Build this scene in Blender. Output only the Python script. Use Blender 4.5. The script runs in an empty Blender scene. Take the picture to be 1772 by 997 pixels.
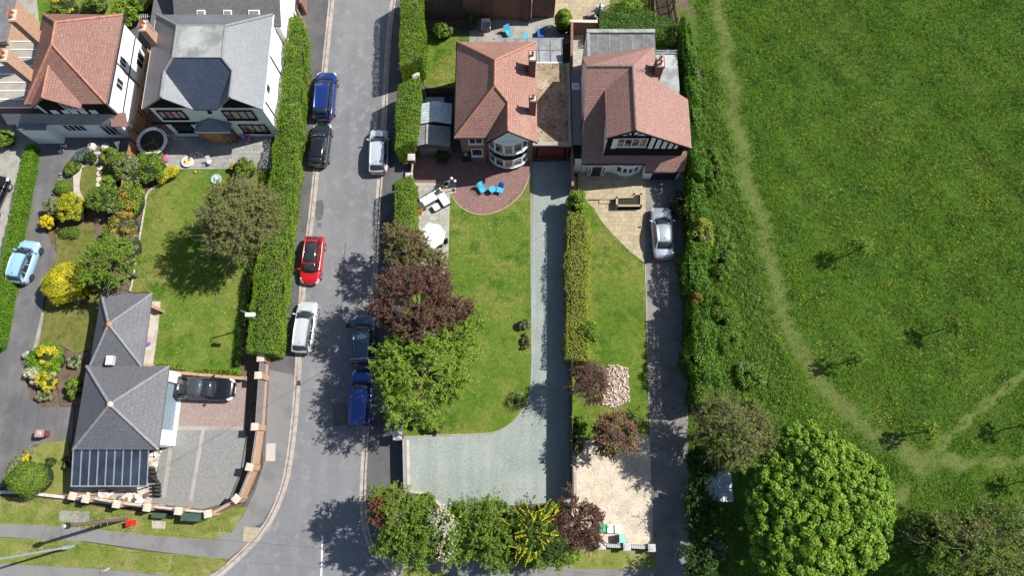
import bpy, math, random
import numpy as np
from mathutils import Vector, Matrix
R = math.radians
sc = bpy.context.scene
COL = sc.collection
# ------------------------------------------------------------------ camera
CAM_H = 55.0; PITCH = R(15.0); FPX = 1181.0
cam = bpy.data.cameras.new('camera'); camo = bpy.data.objects.new('camera', cam); COL.objects.link(camo)
camo.location = (0, 0, CAM_H); camo.rotation_euler = (PITCH, 0, 0)
cam.sensor_width = 36.0; cam.lens = 36.0*FPX/1772.0; cam.clip_start = 0.5; cam.clip_end = 4000
sc.camera = camo
# ------------------------------------------------------------------ sky, sun, exposure
SUN_EL = 47.5; SUN_AZ = 16.5                     # azimuth of the sun from +x towards +y
w = bpy.data.worlds.new('World'); sc.world = w; w.use_nodes = True
nt = w.node_tree; nt.nodes.clear()
sky = nt.nodes.new('ShaderNodeTexSky'); sky.sky_type = 'NISHITA'; sky.sun_disc = False
sky.sun_elevation = R(SUN_EL); sky.sun_rotation = R(90-SUN_AZ)
bg = nt.nodes.new('ShaderNodeBackground'); bg.inputs['Strength'].default_value = 0.08
wo = nt.nodes.new('ShaderNodeOutputWorld')
nt.links.new(sky.outputs[0], bg.inputs['Color']); nt.links.new(bg.outputs[0], wo.inputs['Surface'])
sl = bpy.data.lights.new('sun', 'SUN'); sl.energy = 5.0; sl.angle = R(0.53); sl.color = (1.0, 0.955, 0.885)
so = bpy.data.objects.new('sun', sl); COL.objects.link(so)
sd = Vector((math.cos(R(SUN_EL))*math.cos(R(SUN_AZ)), math.cos(R(SUN_EL))*math.sin(R(SUN_AZ)), math.sin(R(SUN_EL))))
so.rotation_euler = sd.to_track_quat('Z', 'Y').to_euler(); so.location = (30, 10, 60)
vs = sc.view_settings; vs.view_transform = 'Standard'; vs.look = 'None'; vs.gamma = 1; vs.use_curve_mapping = False
vs.exposure = 0.55
sc.cycles.max_bounces = 6; sc.cycles.diffuse_bounces = 2; sc.cycles.glossy_bounces = 3; sc.cycles.transmission_bounces = 4
sc.cycles.transparent_max_bounces = 6
sc.cycles.use_denoising = True

# ------------------------------------------------------------------ surveying: plan positions from the aerial view
SP, CP = math.sin(PITCH), math.cos(PITCH)
def G(x, y, z=0.0):                # plan position of a point of known height z
    u = x-886.0; v = y-498.5; t = (CAM_H-z)/(v*SP+FPX*CP)
    return (u*t, t*(-v*CP+FPX*SP))
def MPP(x, y, z=0.0):              # metres per photo pixel there
    return (CAM_H-z)/((y-498.5)*SP+FPX*CP)
def FY(x, y, Y0):                  # point on a wall that faces the street (plane y = Y0): (X, Z)
    u = x-886.0; v = y-498.5; t = Y0/(-v*CP+FPX*SP)
    return (u*t, CAM_H-t*(v*SP+FPX*CP))
def G3(x, y, z): a = G(x, y, z); return (a[0], a[1], z)

# ------------------------------------------------------------------ materials
MATS = {}
def N(nt, t, **k):
    n = nt.nodes.new(t)
    for a, b in k.items(): setattr(n, a, b)
    return n
def mixc(nt, f, a, b, blend='MIX'):
    m = N(nt, 'ShaderNodeMix', data_type='RGBA', blend_type=blend)
    if isinstance(f, (int, float)): m.inputs[0].default_value = f
    else: nt.links.new(f, m.inputs[0])
    for i, c in ((6, a), (7, b)):
        if isinstance(c, tuple): m.inputs[i].default_value = (*c[:3], 1)
        else: nt.links.new(c, m.inputs[i])
    return m.outputs[2]
def ramp(nt, f, lo, hi):
    r = N(nt, 'ShaderNodeMapRange'); nt.links.new(f, r.inputs[0]); r.inputs[1].default_value = lo; r.inputs[2].default_value = hi
    return r.outputs[0]
def noise(nt, vec, scale, detail=3, rough=.6):
    n = N(nt, 'ShaderNodeTexNoise'); n.inputs['Scale'].default_value = scale; n.inputs['Detail'].default_value = detail
    n.inputs['Roughness'].default_value = rough; nt.links.new(vec, n.inputs['Vector']); return n.outputs['Fac']
def newmat(name):
    m = bpy.data.materials.new(name); m.use_nodes = True; nt = m.node_tree; nt.nodes.clear()
    o = N(nt, 'ShaderNodeOutputMaterial'); b = N(nt, 'ShaderNodeBsdfPrincipled'); nt.links.new(b.outputs[0], o.inputs[0])
    MATS[name] = m; return m, nt, b, o
def bump(nt, b, f, strength, dist=0.02):
    n = N(nt, 'ShaderNodeBump'); n.inputs['Strength'].default_value = strength; n.inputs['Distance'].default_value = dist
    nt.links.new(f, n.inputs['Height']); nt.links.new(n.outputs[0], b.inputs['Normal'])
def pos(nt): return N(nt, 'ShaderNodeNewGeometry').outputs['Position']
def uvn(nt): return N(nt, 'ShaderNodeUVMap').outputs[0]
def plain(name, col, rough=.6, metal=0., vary=.12, scale=3., spec=.5, coat=0., bstr=0.0, bscale=60, col2=None, fine=None):
    m, nt, b, o = newmat(name)
    p = N(nt, 'ShaderNodeTexCoord').outputs['Object']
    f = noise(nt, p, scale, 4)
    f = ramp(nt, f, .32, .68)
    c2 = col2 if col2 else tuple(min(1, c*(1+vary)) for c in col); c1 = tuple(c*(1-vary) for c in col) if not col2 else col
    c = mixc(nt, f, c1, c2)
    if fine:
        g = ramp(nt, noise(nt, p, fine[0], 2, .7), .3, .7)
        c = mixc(nt, g, c, mixc(nt, 1.0, c, (fine[1],)*3, 'MULTIPLY'))
    nt.links.new(c, b.inputs['Base Color'])
    b.inputs['Roughness'].default_value = rough; b.inputs['Metallic'].default_value = metal
    b.inputs['Specular IOR Level'].default_value = spec
    if coat: b.inputs['Coat Weight'].default_value = coat; b.inputs['Coat Roughness'].default_value = .04
    if bstr: bump(nt, b, noise(nt, p, bscale, 3), bstr)
    return m
def tiles(name, c1, c2, mortar, bw, rh, ms, rough=.75, stain=(.3, .28, .25), stain_amt=.5, spec=.3, bstr=.5, off=.5, big=.25, moss=None):
    m, nt, b, o = newmat(name)
    uv = uvn(nt)
    br = N(nt, 'ShaderNodeTexBrick'); nt.links.new(uv, br.inputs['Vector'])
    br.inputs['Scale'].default_value = 1; br.inputs['Brick Width'].default_value = bw; br.inputs['Row Height'].default_value = rh
    br.inputs['Mortar Size'].default_value = ms; br.inputs['Mortar Smooth'].default_value = .3; br.inputs['Bias'].default_value = 0
    br.offset = off
    br.inputs['Color1'].default_value = (*c1, 1); br.inputs['Color2'].default_value = (*c2, 1); br.inputs['Mortar'].default_value = (*mortar, 1)
    f = ramp(nt, noise(nt, uv, big, 5, .65), .5, .78)
    fm = N(nt, 'ShaderNodeMath', operation='MULTIPLY'); nt.links.new(f, fm.inputs[0]); fm.inputs[1].default_value = stain_amt
    c = mixc(nt, fm.outputs[0], br.outputs['Color'], stain)
    g = ramp(nt, noise(nt, uv, 5, 4, .7), .3, .72)
    c = mixc(nt, g, mixc(nt, 1.0, c, (.72, .72, .72), 'MULTIPLY'), mixc(nt, 1.0, c, (1.15, 1.15, 1.15), 'MULTIPLY'))
    if moss:
        q = ramp(nt, noise(nt, uv, 1.6, 6, .75), .62, .72)
        c = mixc(nt, q, c, moss)
    nt.links.new(c, b.inputs['Base Color']); b.inputs['Roughness'].default_value = rough; b.inputs['Specular IOR Level'].default_value = spec
    bump(nt, b, br.outputs['Fac'], -bstr, .02)
    return m
def leafmat(name, c1, c2, c3=None, trans=.3, rough=.5, f3=.12, patch=None):
    m, nt, b, o = newmat(name)
    g = N(nt, 'ShaderNodeNewGeometry')
    c = mixc(nt, g.outputs['Random Per Island'], c1, c2)
    p = g.outputs['Position']
    f = ramp(nt, noise(nt, p, 1.3, 2), .35, .65)
    c = mixc(nt, f, c, mixc(nt, 1.0, c, (1.25, 1.12, .8), 'MULTIPLY'))
    if c3:
        th = N(nt, 'ShaderNodeMath', operation='FRACT'); mu = N(nt, 'ShaderNodeMath', operation='MULTIPLY')
        nt.links.new(g.outputs['Random Per Island'], mu.inputs[0]); mu.inputs[1].default_value = 37.3; nt.links.new(mu.outputs[0], th.inputs[0])
        lt = N(nt, 'ShaderNodeMath', operation='LESS_THAN'); nt.links.new(th.outputs[0], lt.inputs[0]); lt.inputs[1].default_value = f3
        c = mixc(nt, lt.outputs[0], c, c3)
    for sc_, col, lo, hi in (patch or []):
        c = mixc(nt, ramp(nt, noise(nt, p, sc_, 3, .6), lo, hi), c, col)
    nt.links.new(c, b.inputs['Base Color']); b.inputs['Roughness'].default_value = rough; b.inputs['Specular IOR Level'].default_value = .3
    tr = N(nt, 'ShaderNodeBsdfTranslucent'); nt.links.new(c, tr.inputs[0])
    mx = N(nt, 'ShaderNodeMixShader'); mx.inputs[0].default_value = trans
    nt.links.new(b.outputs[0], mx.inputs[1]); nt.links.new(tr.outputs[0], mx.inputs[2]); nt.links.new(mx.outputs[0], o.inputs[0])
    return m
def ground(name, cols, scales, fine=(40, .75), rough=.95, bstr=.6, bscale=30, patches=None, spec=.2, cracks=None, streak=None, mottle=None):
    """cols: base a/b, large patches; fine speckle"""
    m, nt, b, o = newmat(name); p = pos(nt)
    c = mixc(nt, ramp(nt, noise(nt, p, scales[0], 5, .6), .35, .65), cols[0], cols[1])
    if len(cols) > 2:
        c = mixc(nt, ramp(nt, noise(nt, p, scales[1], 5, .65), .46, .62), c, cols[2])
    if len(cols) > 3:
        c = mixc(nt, ramp(nt, noise(nt, p, scales[2], 4, .7), .53, .64), c, cols[3])
    if streak:      # wear that runs along the direction of travel
        mp = N(nt, 'ShaderNodeMapping'); mp.inputs['Scale'].default_value = streak[0]; nt.links.new(p, mp.inputs['Vector'])
        c = mixc(nt, ramp(nt, noise(nt, mp.outputs[0], 1., 4, .6), .4, .66), c, mixc(nt, 1.0, c, (streak[1],)*3, 'MULTIPLY'))
        c = mixc(nt, ramp(nt, noise(nt, p, 1.1, 6, .8), .66, .74), c, mixc(nt, 1.0, c, (streak[2],)*3, 'MULTIPLY'))
    if mottle: c = mixc(nt, ramp(nt, noise(nt, p, mottle[0], 4, .75), .38, .62), mixc(nt, 1.0, c, (mottle[1],)*3, 'MULTIPLY'), c)
    g = ramp(nt, noise(nt, p, fine[0], 3, .75), .32, .68)
    c = mixc(nt, g, mixc(nt, 1.0, c, (fine[1],)*3, 'MULTIPLY'), mixc(nt, 1.0, c, (2-fine[1],)*3, 'MULTIPLY'))
    if cracks:
        v = N(nt, 'ShaderNodeTexVoronoi', feature='DISTANCE_TO_EDGE'); v.inputs['Scale'].default_value = cracks
        nt.links.new(p, v.inputs['Vector'])
        lt = N(nt, 'ShaderNodeMath', operation='LESS_THAN'); nt.links.new(v.outputs['Distance'], lt.inputs[0]); lt.inputs[1].default_value = .004
        c = mixc(nt, lt.outputs[0], c, mixc(nt, 1.0, c, (.72,)*3, 'MULTIPLY'))
    nt.links.new(c, b.inputs['Base Color']); b.inputs['Roughness'].default_value = rough; b.inputs['Specular IOR Level'].default_value = spec
    bump(nt, b, noise(nt, p, bscale, 4, .7), bstr, .03)
    return m

# ------------------------------------------------------------------ mesh builder and scene graph
def auto_uv(me):
    if not me.uv_layers: me.uv_layers.new(name='UVMap')
    uvl = me.uv_layers[0].data
    for p in me.polygons:
        n = p.normal
        if abs(n.z) > .985: tu, tv = Vector((1, 0, 0)), Vector((0, 1, 0))
        else:
            tu = Vector((-n.y, n.x, 0)).normalized(); tv = n.cross(tu)
        for li in p.loop_indices:
            co = me.vertices[me.loops[li].vertex_index].co
            uvl[li].uv = (co.dot(tu), co.dot(tv))
WL = {}
def tag(o, label=None, cat=None, group=None, kind=None):
    if label: o['label'] = label
    if cat: o['category'] = cat
    if group: o['group'] = group
    if kind: o['kind'] = kind
    return o
def empty(name, loc, label, cat, group=None, rz=0):
    o = bpy.data.objects.new(name, None); COL.objects.link(o); o.location = loc; o.rotation_euler = (0, 0, rz)
    o.empty_display_size = .3; WL[o.name] = Vector(loc); return tag(o, label, cat, group)
class MB:
    def __init__(s): s.v = []; s.f = []; s.m = []; s.cur = 0; s.sm = []; s.smooth = False
    def add(s, vs, fs):
        b = len(s.v); s.v += [tuple(q) for q in vs]
        for f in fs: s.f.append(tuple(b+i for i in f)); s.m.append(s.cur); s.sm.append(s.smooth)
    def box(s, x0, x1, y0, y1, z0, z1):
        s.add([(x0,y0,z0),(x1,y0,z0),(x1,y1,z0),(x0,y1,z0),(x0,y0,z1),(x1,y0,z1),(x1,y1,z1),(x0,y1,z1)],
              [(0,3,2,1),(4,5,6,7),(0,1,5,4),(1,2,6,5),(2,3,7,6),(3,0,4,7)]); return s
    def obox(s, c, size, rz=0., tilt=0., roll=0.):
        M = Matrix.Rotation(rz, 3, 'Z') @ Matrix.Rotation(tilt, 3, 'X') @ Matrix.Rotation(roll, 3, 'Y')
        h = [q/2 for q in size]; vs = []
        for sx, sy, sz in ((-1,-1,-1),(1,-1,-1),(1,1,-1),(-1,1,-1),(-1,-1,1),(1,-1,1),(1,1,1),(-1,1,1)):
            vs.append(tuple(Vector(c)+M@Vector((sx*h[0], sy*h[1], sz*h[2]))))
        s.add(vs, [(0,3,2,1),(4,5,6,7),(0,1,5,4),(1,2,6,5),(2,3,7,6),(3,0,4,7)]); return s
    def prism(s, pts, z0, z1, cap=True):
        a = sum(pts[i][0]*pts[(i+1) % len(pts)][1]-pts[(i+1) % len(pts)][0]*pts[i][1] for i in range(len(pts)))
        if a < 0: pts = pts[::-1]
        n = len(pts); zt = z1 if callable(z1) else (lambda x, y: z1)
        vs = [(x, y, z0) for x, y in pts]+[(x, y, zt(x, y)) for x, y in pts]
        fs = [(i, (i+1) % n, n+(i+1) % n, n+i) for i in range(n)]
        if cap: fs += [tuple(range(n, 2*n))]
        fs += [tuple(range(n-1, -1, -1))]
        s.add(vs, fs); return s
    def poly(s, pts): s.add(pts, [tuple(range(len(pts)))]); return s
    def cyl(s, p0, p1, r0, r1=None, n=10, cap=True):
        r1 = r0 if r1 is None else r1
        p0, p1 = Vector(p0), Vector(p1); d = (p1-p0)
        if d.length < 1e-6: return s
        q = d.to_track_quat('Z', 'Y').to_matrix(); vs = []
        for p, r in ((p0, r0), (p1, r1)):
            for i in range(n):
                a = 2*math.pi*i/n; vs.append(tuple(p+q@Vector((r*math.cos(a), r*math.sin(a), 0))))
        fs = [(i, (i+1) % n, n+(i+1) % n, n+i) for i in range(n)]
        if cap: fs += [tuple(range(n-1, -1, -1)), tuple(range(n, 2*n))]
        s.add(vs, fs); return s
    def tube(s, pts, r, n=8, closed=False):
        rr = r if isinstance(r, (list, tuple)) else [r]*len(pts)
        P = [Vector(p) for p in pts]; k = len(P); vs = []
        for j in range(k):
            if closed: d = P[(j+1) % k]-P[j-1]
            else: d = (P[min(j+1, k-1)]-P[max(j-1, 0)])
            q = d.to_track_quat('Z', 'Y').to_matrix()
            for i in range(n):
                a = 2*math.pi*i/n; vs.append(tuple(P[j]+q@Vector((rr[j]*math.cos(a), rr[j]*math.sin(a), 0))))
        fs = []
        for j in range(k if closed else k-1):
            for i in range(n):
                a, b = j*n+i, j*n+(i+1) % n; c, d_ = ((j+1) % k)*n+(i+1) % n, ((j+1) % k)*n+i
                fs.append((a, b, c, d_))
        if not closed: fs += [tuple(range(n-1, -1, -1)), tuple((k-1)*n+i for i in range(n))]
        s.add(vs, fs); return s
    def lathe(s, c, prof, n=16):
        vs = []; k = len(prof)
        for r, z in prof:
            for i in range(n):
                a = 2*math.pi*i/n; vs.append((c[0]+r*math.cos(a), c[1]+r*math.sin(a), c[2]+z))
        fs = [(j*n+i, j*n+(i+1) % n, (j+1)*n+(i+1) % n, (j+1)*n+i) for j in range(k-1) for i in range(n)]
        fs += [tuple((k-1)*n+i for i in range(n)), tuple(range(n-1, -1, -1))]
        s.add(vs, fs); return s
    def roof(s, polys, th=.14):
        """closed roof skin: each polygon on top, a copy th below, a skirt on the free edges"""
        key = lambda p: (round(p[0], 3), round(p[1], 3), round(p[2], 3))
        edges = {}
        fixed = []
        for P in polys:
            n = Vector((0, 0, 0))
            for i in range(len(P)):
                a, b = Vector(P[i]), Vector(P[(i+1) % len(P)]); n += a.cross(b)
            if n.z < 0: P = P[::-1]
            fixed.append(P)
            for i in range(len(P)):
                edges.setdefault((key(P[i]), key(P[(i+1) % len(P)])), 0)
        for P in fixed:
            s.poly(P); s.poly([(x, y, z-th) for x, y, z in P[::-1]])
            for i in range(len(P)):
                a, b = key(P[i]), key(P[(i+1) % len(P)])
                if (b, a) not in edges:
                    s.poly([(a[0], a[1], a[2]-th), (b[0], b[1], b[2]-th), b, a])
        return s
    def build(s, name, mats, parent=None, label=None, cat=None, group=None, kind=None, uv=True, bevel=0, base=None, local=False):
        me = bpy.data.meshes.new(name)
        c = Vector((0, 0, 0))
        if not local:
            A = np.array(s.v); lo, hi = A.min(0), A.max(0)
            c = Vector(((lo[0]+hi[0])/2, (lo[1]+hi[1])/2, lo[2]))
        vs = [(x-c.x, y-c.y, z-c.z) for x, y, z in s.v]
        me.from_pydata(vs, [], s.f)
        if not isinstance(mats, (list, tuple)): mats = [mats]
        for m in mats: me.materials.append(MATS[m] if isinstance(m, str) else m)
        me.polygons.foreach_set('material_index', s.m); me.polygons.foreach_set('use_smooth', s.sm)
        me.update()
        if uv:
            if not local:
                me.transform(Matrix.Translation(c)); auto_uv(me); me.transform(Matrix.Translation(-c))
            else: auto_uv(me)
        o = bpy.data.objects.new(name, me); COL.objects.link(o)
        if parent is not None:
            o.parent = parent
            o.location = c-(Vector((0, 0, 0)) if local else WL[parent.name])
        else: o.location = c
        WL[o.name] = c
        if bevel:
            b = o.modifiers.new('bevel', 'BEVEL'); b.width = bevel; b.segments = 2; b.limit_method = 'ANGLE'
        tag(o, label, cat, group, kind)
        return o
def npmesh(name, V, F, mats, mi=None):
    """V (n,3), F (m,4) quads"""
    me = bpy.data.meshes.new(name); nv, nf = len(V), len(F)
    me.vertices.add(nv); me.vertices.foreach_set('co', np.ascontiguousarray(V, dtype=np.float32).ravel())
    k = F.shape[1]
    me.loops.add(nf*k); me.loops.foreach_set('vertex_index', np.ascontiguousarray(F, dtype=np.int32).ravel())
    me.polygons.add(nf); me.polygons.foreach_set('loop_start', np.arange(0, nf*k, k, dtype=np.int32))
    for m in mats: me.materials.append(MATS[m])
    if mi is not None: me.polygons.foreach_set('material_index', np.ascontiguousarray(mi, dtype=np.int32))
    me.update(calc_edges=True); me.validate(); return me
def linkmesh(name, me, loc, parent=None, **k):
    o = bpy.data.objects.new(name, me); COL.objects.link(o); o.location = loc
    if parent is not None: o.parent = parent; o.location = Vector(loc)-WL[parent.name]
    WL[o.name] = Vector(loc); tag(o, **k); return o
def ribbon(pts, w0, w1):
    """closed outline of a strip that runs along pts between offsets w0 and w1 (left positive)"""
    P = [Vector((p[0], p[1])) for p in pts]; L, Rr = [], []
    for i, p in enumerate(P):
        d = (P[min(i+1, len(P)-1)]-P[max(i-1, 0)]).normalized(); n = Vector((-d.y, d.x))
        L.append(tuple(p+n*w1)); Rr.append(tuple(p+n*w0))
    return L, Rr
def strip(mb, pts, w0, w1, z0, z1, wobble=0):
    L, Rr = ribbon(pts, w0, w1)
    for i in range(len(pts)-1):
        mb.prism([Rr[i], Rr[i+1], L[i+1], L[i]], z0, z1)
    return mb
def smooth_line(pts, n=6):
    """Catmull-Rom through plan points"""
    P = [np.array(p, float) for p in pts]; P = [2*P[0]-P[1]]+P+[2*P[-1]-P[-2]]; out = []
    for i in range(1, len(P)-2):
        for k in range(n):
            t = k/n
            out.append(tuple(.5*((2*P[i])+(-P[i-1]+P[i+1])*t+(2*P[i-1]-5*P[i]+4*P[i+1]-P[i+2])*t*t+(-P[i-1]+3*P[i]-3*P[i+1]+P[i+2])*t**3)))
    out.append(tuple(P[-2])); return out
def gp(l, z=0.): return [G(x, y, z) for x, y in l]
def slab(name, px, z, mat, smooth=False, kind='structure', depth=.35, **k):
    pts = gp(px, z)
    if smooth: pts = smooth_line(pts+[pts[0]], 5)[:-1]
    return MB().prism(pts, z-depth, z).build(name, mat, kind=kind, **k)
# ------------------------------------------------------------------ foliage
rng = np.random.default_rng(7)
def unit(a): return a/np.maximum(np.linalg.norm(a, axis=1, keepdims=True), 1e-9)
def leaf_quads(P, Nr, size, asp=.55, jit=.55, szj=.35):
    n = len(P); Nn = unit(Nr+rng.normal(0, jit, (n, 3)))
    T = unit(np.cross(Nn, rng.normal(0, 1, (n, 3)))); B = np.cross(Nn, T)
    s = (size*(1+rng.uniform(-szj, szj, (n, 1))))
    V = np.empty((n, 4, 3)); V[:, 0] = P-T*s; V[:, 1] = P+B*s*asp+Nn*s*.22; V[:, 2] = P+T*s; V[:, 3] = P-B*s*asp+Nn*s*.22
    return V.reshape(-1, 3), np.arange(4*n).reshape(n, 4)
def rand_dir(n): return unit(rng.normal(0, 1, (n, 3)))
def clump_points(cent, rad, per, up=.35):
    """leaves over the shells of many clumps"""
    k = len(cent); C_ = np.repeat(cent, per, 0); Rr = np.repeat(rad, per)[:, None]
    D = rand_dir(k*per); D[:, 2] = np.abs(D[:, 2])*.75+D[:, 2]*.25
    q = rng.uniform(.25, 1, (k*per, 1))**.5
    return C_+D*Rr*q*np.array([1, 1, .8]), unit(D+np.array([0, 0, up]))
def crown_clumps(c, r, n, inner=.5, floor=-.35, lobes=0):
    D = rand_dir(n*3); D = D[D[:, 2] > floor][:n]
    rr = rng.uniform(inner, 1, (len(D), 1))**.6
    if lobes:
        ph = rng.uniform(0, 6.28, 3)
        a = np.arctan2(D[:, 1], D[:, 0]); rr = rr*(1+lobes*(np.sin(2*a+ph[0])+.8*np.sin(3*a+ph[1])+.7*np.sin(5*a+ph[2]))/2)[:, None]
    return np.array(c)+D*rr*np.array(r)
def sprig_points(cent, rad, per, origin, sprigs=5, up=.3):
    """leaves strung along short twigs that fan outwards from each clump"""
    k = len(cent); out = unit(cent-np.array(origin)); out[:, 2] = np.abs(out[:, 2])*.6
    S = np.repeat(cent, sprigs, 0); D = unit(np.repeat(out, sprigs, 0)*.75+rand_dir(k*sprigs)*.85+np.array([0, 0, up])); L = np.repeat(rad, sprigs)*rng.uniform(.9, 2.1, k*sprigs)
    q = max(1, per//sprigs); t = rng.uniform(0, 1, (k*sprigs*q, 1))**.8; S = np.repeat(S, q, 0); Dq = np.repeat(D, q, 0); Lq = np.repeat(L, q)[:, None]
    P = S+Dq*Lq*t+rng.normal(0, 1, (len(S), 3))*(.035+.10*(1-t))*np.minimum(Lq, 1.2)+np.array([0, 0, -.12])*t*t*Lq
    return P, unit(rng.normal(0, .5, P.shape)+np.array([0, 0, .8])+Dq*.25), q*sprigs
def foliage_mesh(name, cent, rad, per, size, mats, asp=.55, up=.35, jit=.55, mixf=None, sprigs=0, origin=None):
    if sprigs: P, Nn, per = sprig_points(cent, rad, per, origin, sprigs)
    else: P, Nn = clump_points(cent, rad, per, up)
    V, F = leaf_quads(P, Nn, size, asp, jit)
    o = P.mean(0); o[2] = P[:, 2].min()
    mi = None
    if mixf is not None:
        ci = (rng.random(len(cent)) < mixf).astype(int); mi = np.repeat(ci, per)
    me = npmesh(name, V-o, F, mats, mi); return me, tuple(o)
def tree(name, label, px, rpx, zc, mat, n=120, per=90, leaf=.13, crad=.55, flat=.8, sprigs=5, ztop=None, bark='bark', trunk_r=.16, ry=1., inner=.35, limbs=16,
         cat='tree', group=None, twigs=0, lobes=.22, asp=.55, floor=-.35, up=.35, base_off=(0, 0), mixf=None, base_z=0., twig_r=.03, jit=.55, trunkfrac=.45):
    X, Y = G(px[0], px[1], zc); rm = rpx*MPP(px[0], px[1], zc); rz = rm*flat
    rz = min(rz, zc-.4-base_z)
    root = empty(name, (X+base_off[0], Y+base_off[1], base_z), label, cat, group)
    cent = crown_clumps((X, Y, zc), (rm*.86, rm*.86*ry, rz), n, inner, floor, lobes)
    rad = rng.uniform(.55, 1.4, len(cent))*crad
    me, o = foliage_mesh('crown', cent, rad, per, leaf, mat if isinstance(mat, list) else [mat], asp, up, jit, mixf, sprigs, (X, Y, zc-rz*.8))
    linkmesh('crown', me, o, root)
    mb = MB(); mb.smooth = True
    bx, by = X+base_off[0], Y+base_off[1]; zt = base_z+(zc-base_z)*trunkfrac+.2
    mb.tube([(bx, by, base_z-.1), (bx+.03, by, base_z+.25), (bx+(X-bx)*.5, by+(Y-by)*.5, zt*.6), (X, Y, zt), (X, Y, zc+rz*.3)],
            [trunk_r*1.5, trunk_r*1.1, trunk_r, trunk_r*.8, trunk_r*.25], 10)
    idx = rng.permutation(len(cent))[:limbs]
    ends = []
    for i in idx:
        e = cent[i]; s0 = np.array([X, Y, zt+rng.uniform(-.1, .5)*(zc-zt)]); m = s0*.45+e*.55+np.array([0, 0, -.12*rm])
        mb.tube([tuple(s0), tuple(m), tuple(e)], [trunk_r*.42, trunk_r*.25, trunk_r*.07+.008], 6); ends.append((m, e))
    mb.build('trunk', bark, root, uv=False)
    if twigs:
        tb = MB()
        for k in range(twigs):
            m, e = ends[k % len(ends)]; a = m+(e-m)*rng.uniform(.1, 1); d = rand_dir(1)[0]*np.array([1, 1, .55]); d[2] = abs(d[2])
            l = rm*rng.uniform(.18, .42); b_ = a+d*l; c_ = b_+(d+rand_dir(1)[0]*.5)*l*.6
            tb.tube([tuple(a), tuple(b_), tuple(c_)], [twig_r, twig_r*.7, .006], 4)
        tb.build('twigs', 'twig', root, uv=False)
    return root
def bush(name, label, px, rpx, h, mat, leaf=.08, n=30, per=120, cat='shrub', group=None, ry=1., core='hedge_core', smoothness=0., base_z=.1, crad=None, rz=0., asp=.55, mixf=None, up=.4, jit=.55, lobes=.12, fill=.86):
    """a low mound of leaves over a dark twiggy core: one mesh"""
    zc = base_z+h*.5; X, Y = G(px[0], px[1], zc); rm = rpx*MPP(px[0], px[1], zc)
    a = rx_ = rm; b = rm*ry
    # core
    mb = MB(); ring = []; kk = 14
    prof = [(.55, 0), (.82, .15), (.88, .4), (.8, .65), (.55, .85), (.2, .93)]
    for f, z in prof:
        for i in range(kk):
            t = 2*math.pi*i/kk; ring.append((a*f*fill*math.cos(t), b*f*fill*math.sin(t), z*h*.95))
    fs = [(j*kk+i, j*kk+(i+1) % kk, (j+1)*kk+(i+1) % kk, (j+1)*kk+i) for j in range(len(prof)-1) for i in range(kk)]
    fs.append(tuple((len(prof)-1)*kk+i for i in range(kk)))
    # leaves
    tot = n*per
    if smoothness:
        D = rand_dir(tot); D[:, 2] = np.where(D[:, 2] < -.2, -D[:, 2], D[:, 2])
        q = 1-rng.uniform(0, .12, (tot, 1)); ph = rng.uniform(0, 6, 4)
        q = q*(1+.07*np.sin(D[:, :1]*4.5+ph[0])*np.sin(D[:, 1:2]*5+ph[1])+.05*np.sin(D[:, 1:2]*9+D[:, 2:]*6+ph[2])); sh_ = rng.random(tot) < .05; q[sh_] *= 1.07
        P = D*q*np.array([a*.95, b*.95, h*.5])+np.array([0, 0, h*.5]); Nn = unit(D+np.array([0, 0, .1]))
    else:
        cr = crad if crad else rm*.28
        cent = crown_clumps((0, 0, h*.5), (max(a-cr*.7, .05), max(b-cr*.7, .05), max(h*.5-cr*.3, .05)), n, .7, -.15, lobes)
        P, Nn = clump_points(cent, rng.uniform(.7, 1.2, len(cent))*cr, per, up)
    P[:, 2] = np.maximum(P[:, 2], .02)
    V, F = leaf_quads(P, Nn, leaf, asp, jit)
    Vc = np.array(ring); V = np.vstack([Vc, V])
    c_, s_ = math.cos(rz), math.sin(rz); V[:, :2] = np.stack([V[:, 0]*c_-V[:, 1]*s_, V[:, 0]*s_+V[:, 1]*c_], 1)
    off = len(Vc); faces = [f for f in fs]
    me = bpy.data.meshes.new(name)
    # quads only: split the cap into the leaf index space
    quads = np.array([f for f in faces if len(f) == 4]); Fq = np.vstack([quads, F+off])
    mlist = (mat if isinstance(mat, list) else [mat]); mi = np.concatenate([np.full(len(quads), len(mlist)), (np.repeat((rng.random(len(F)//per+1) < (mixf or 0)).astype(int), per)[:len(F)] if len(mlist) > 1 else np.zeros(len(F), int))])
    me = npmesh(name, V, Fq, mlist+[core], mi)
    o = linkmesh(name, me, (X, Y, base_z), label=label, cat=cat, group=group); return o
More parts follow.
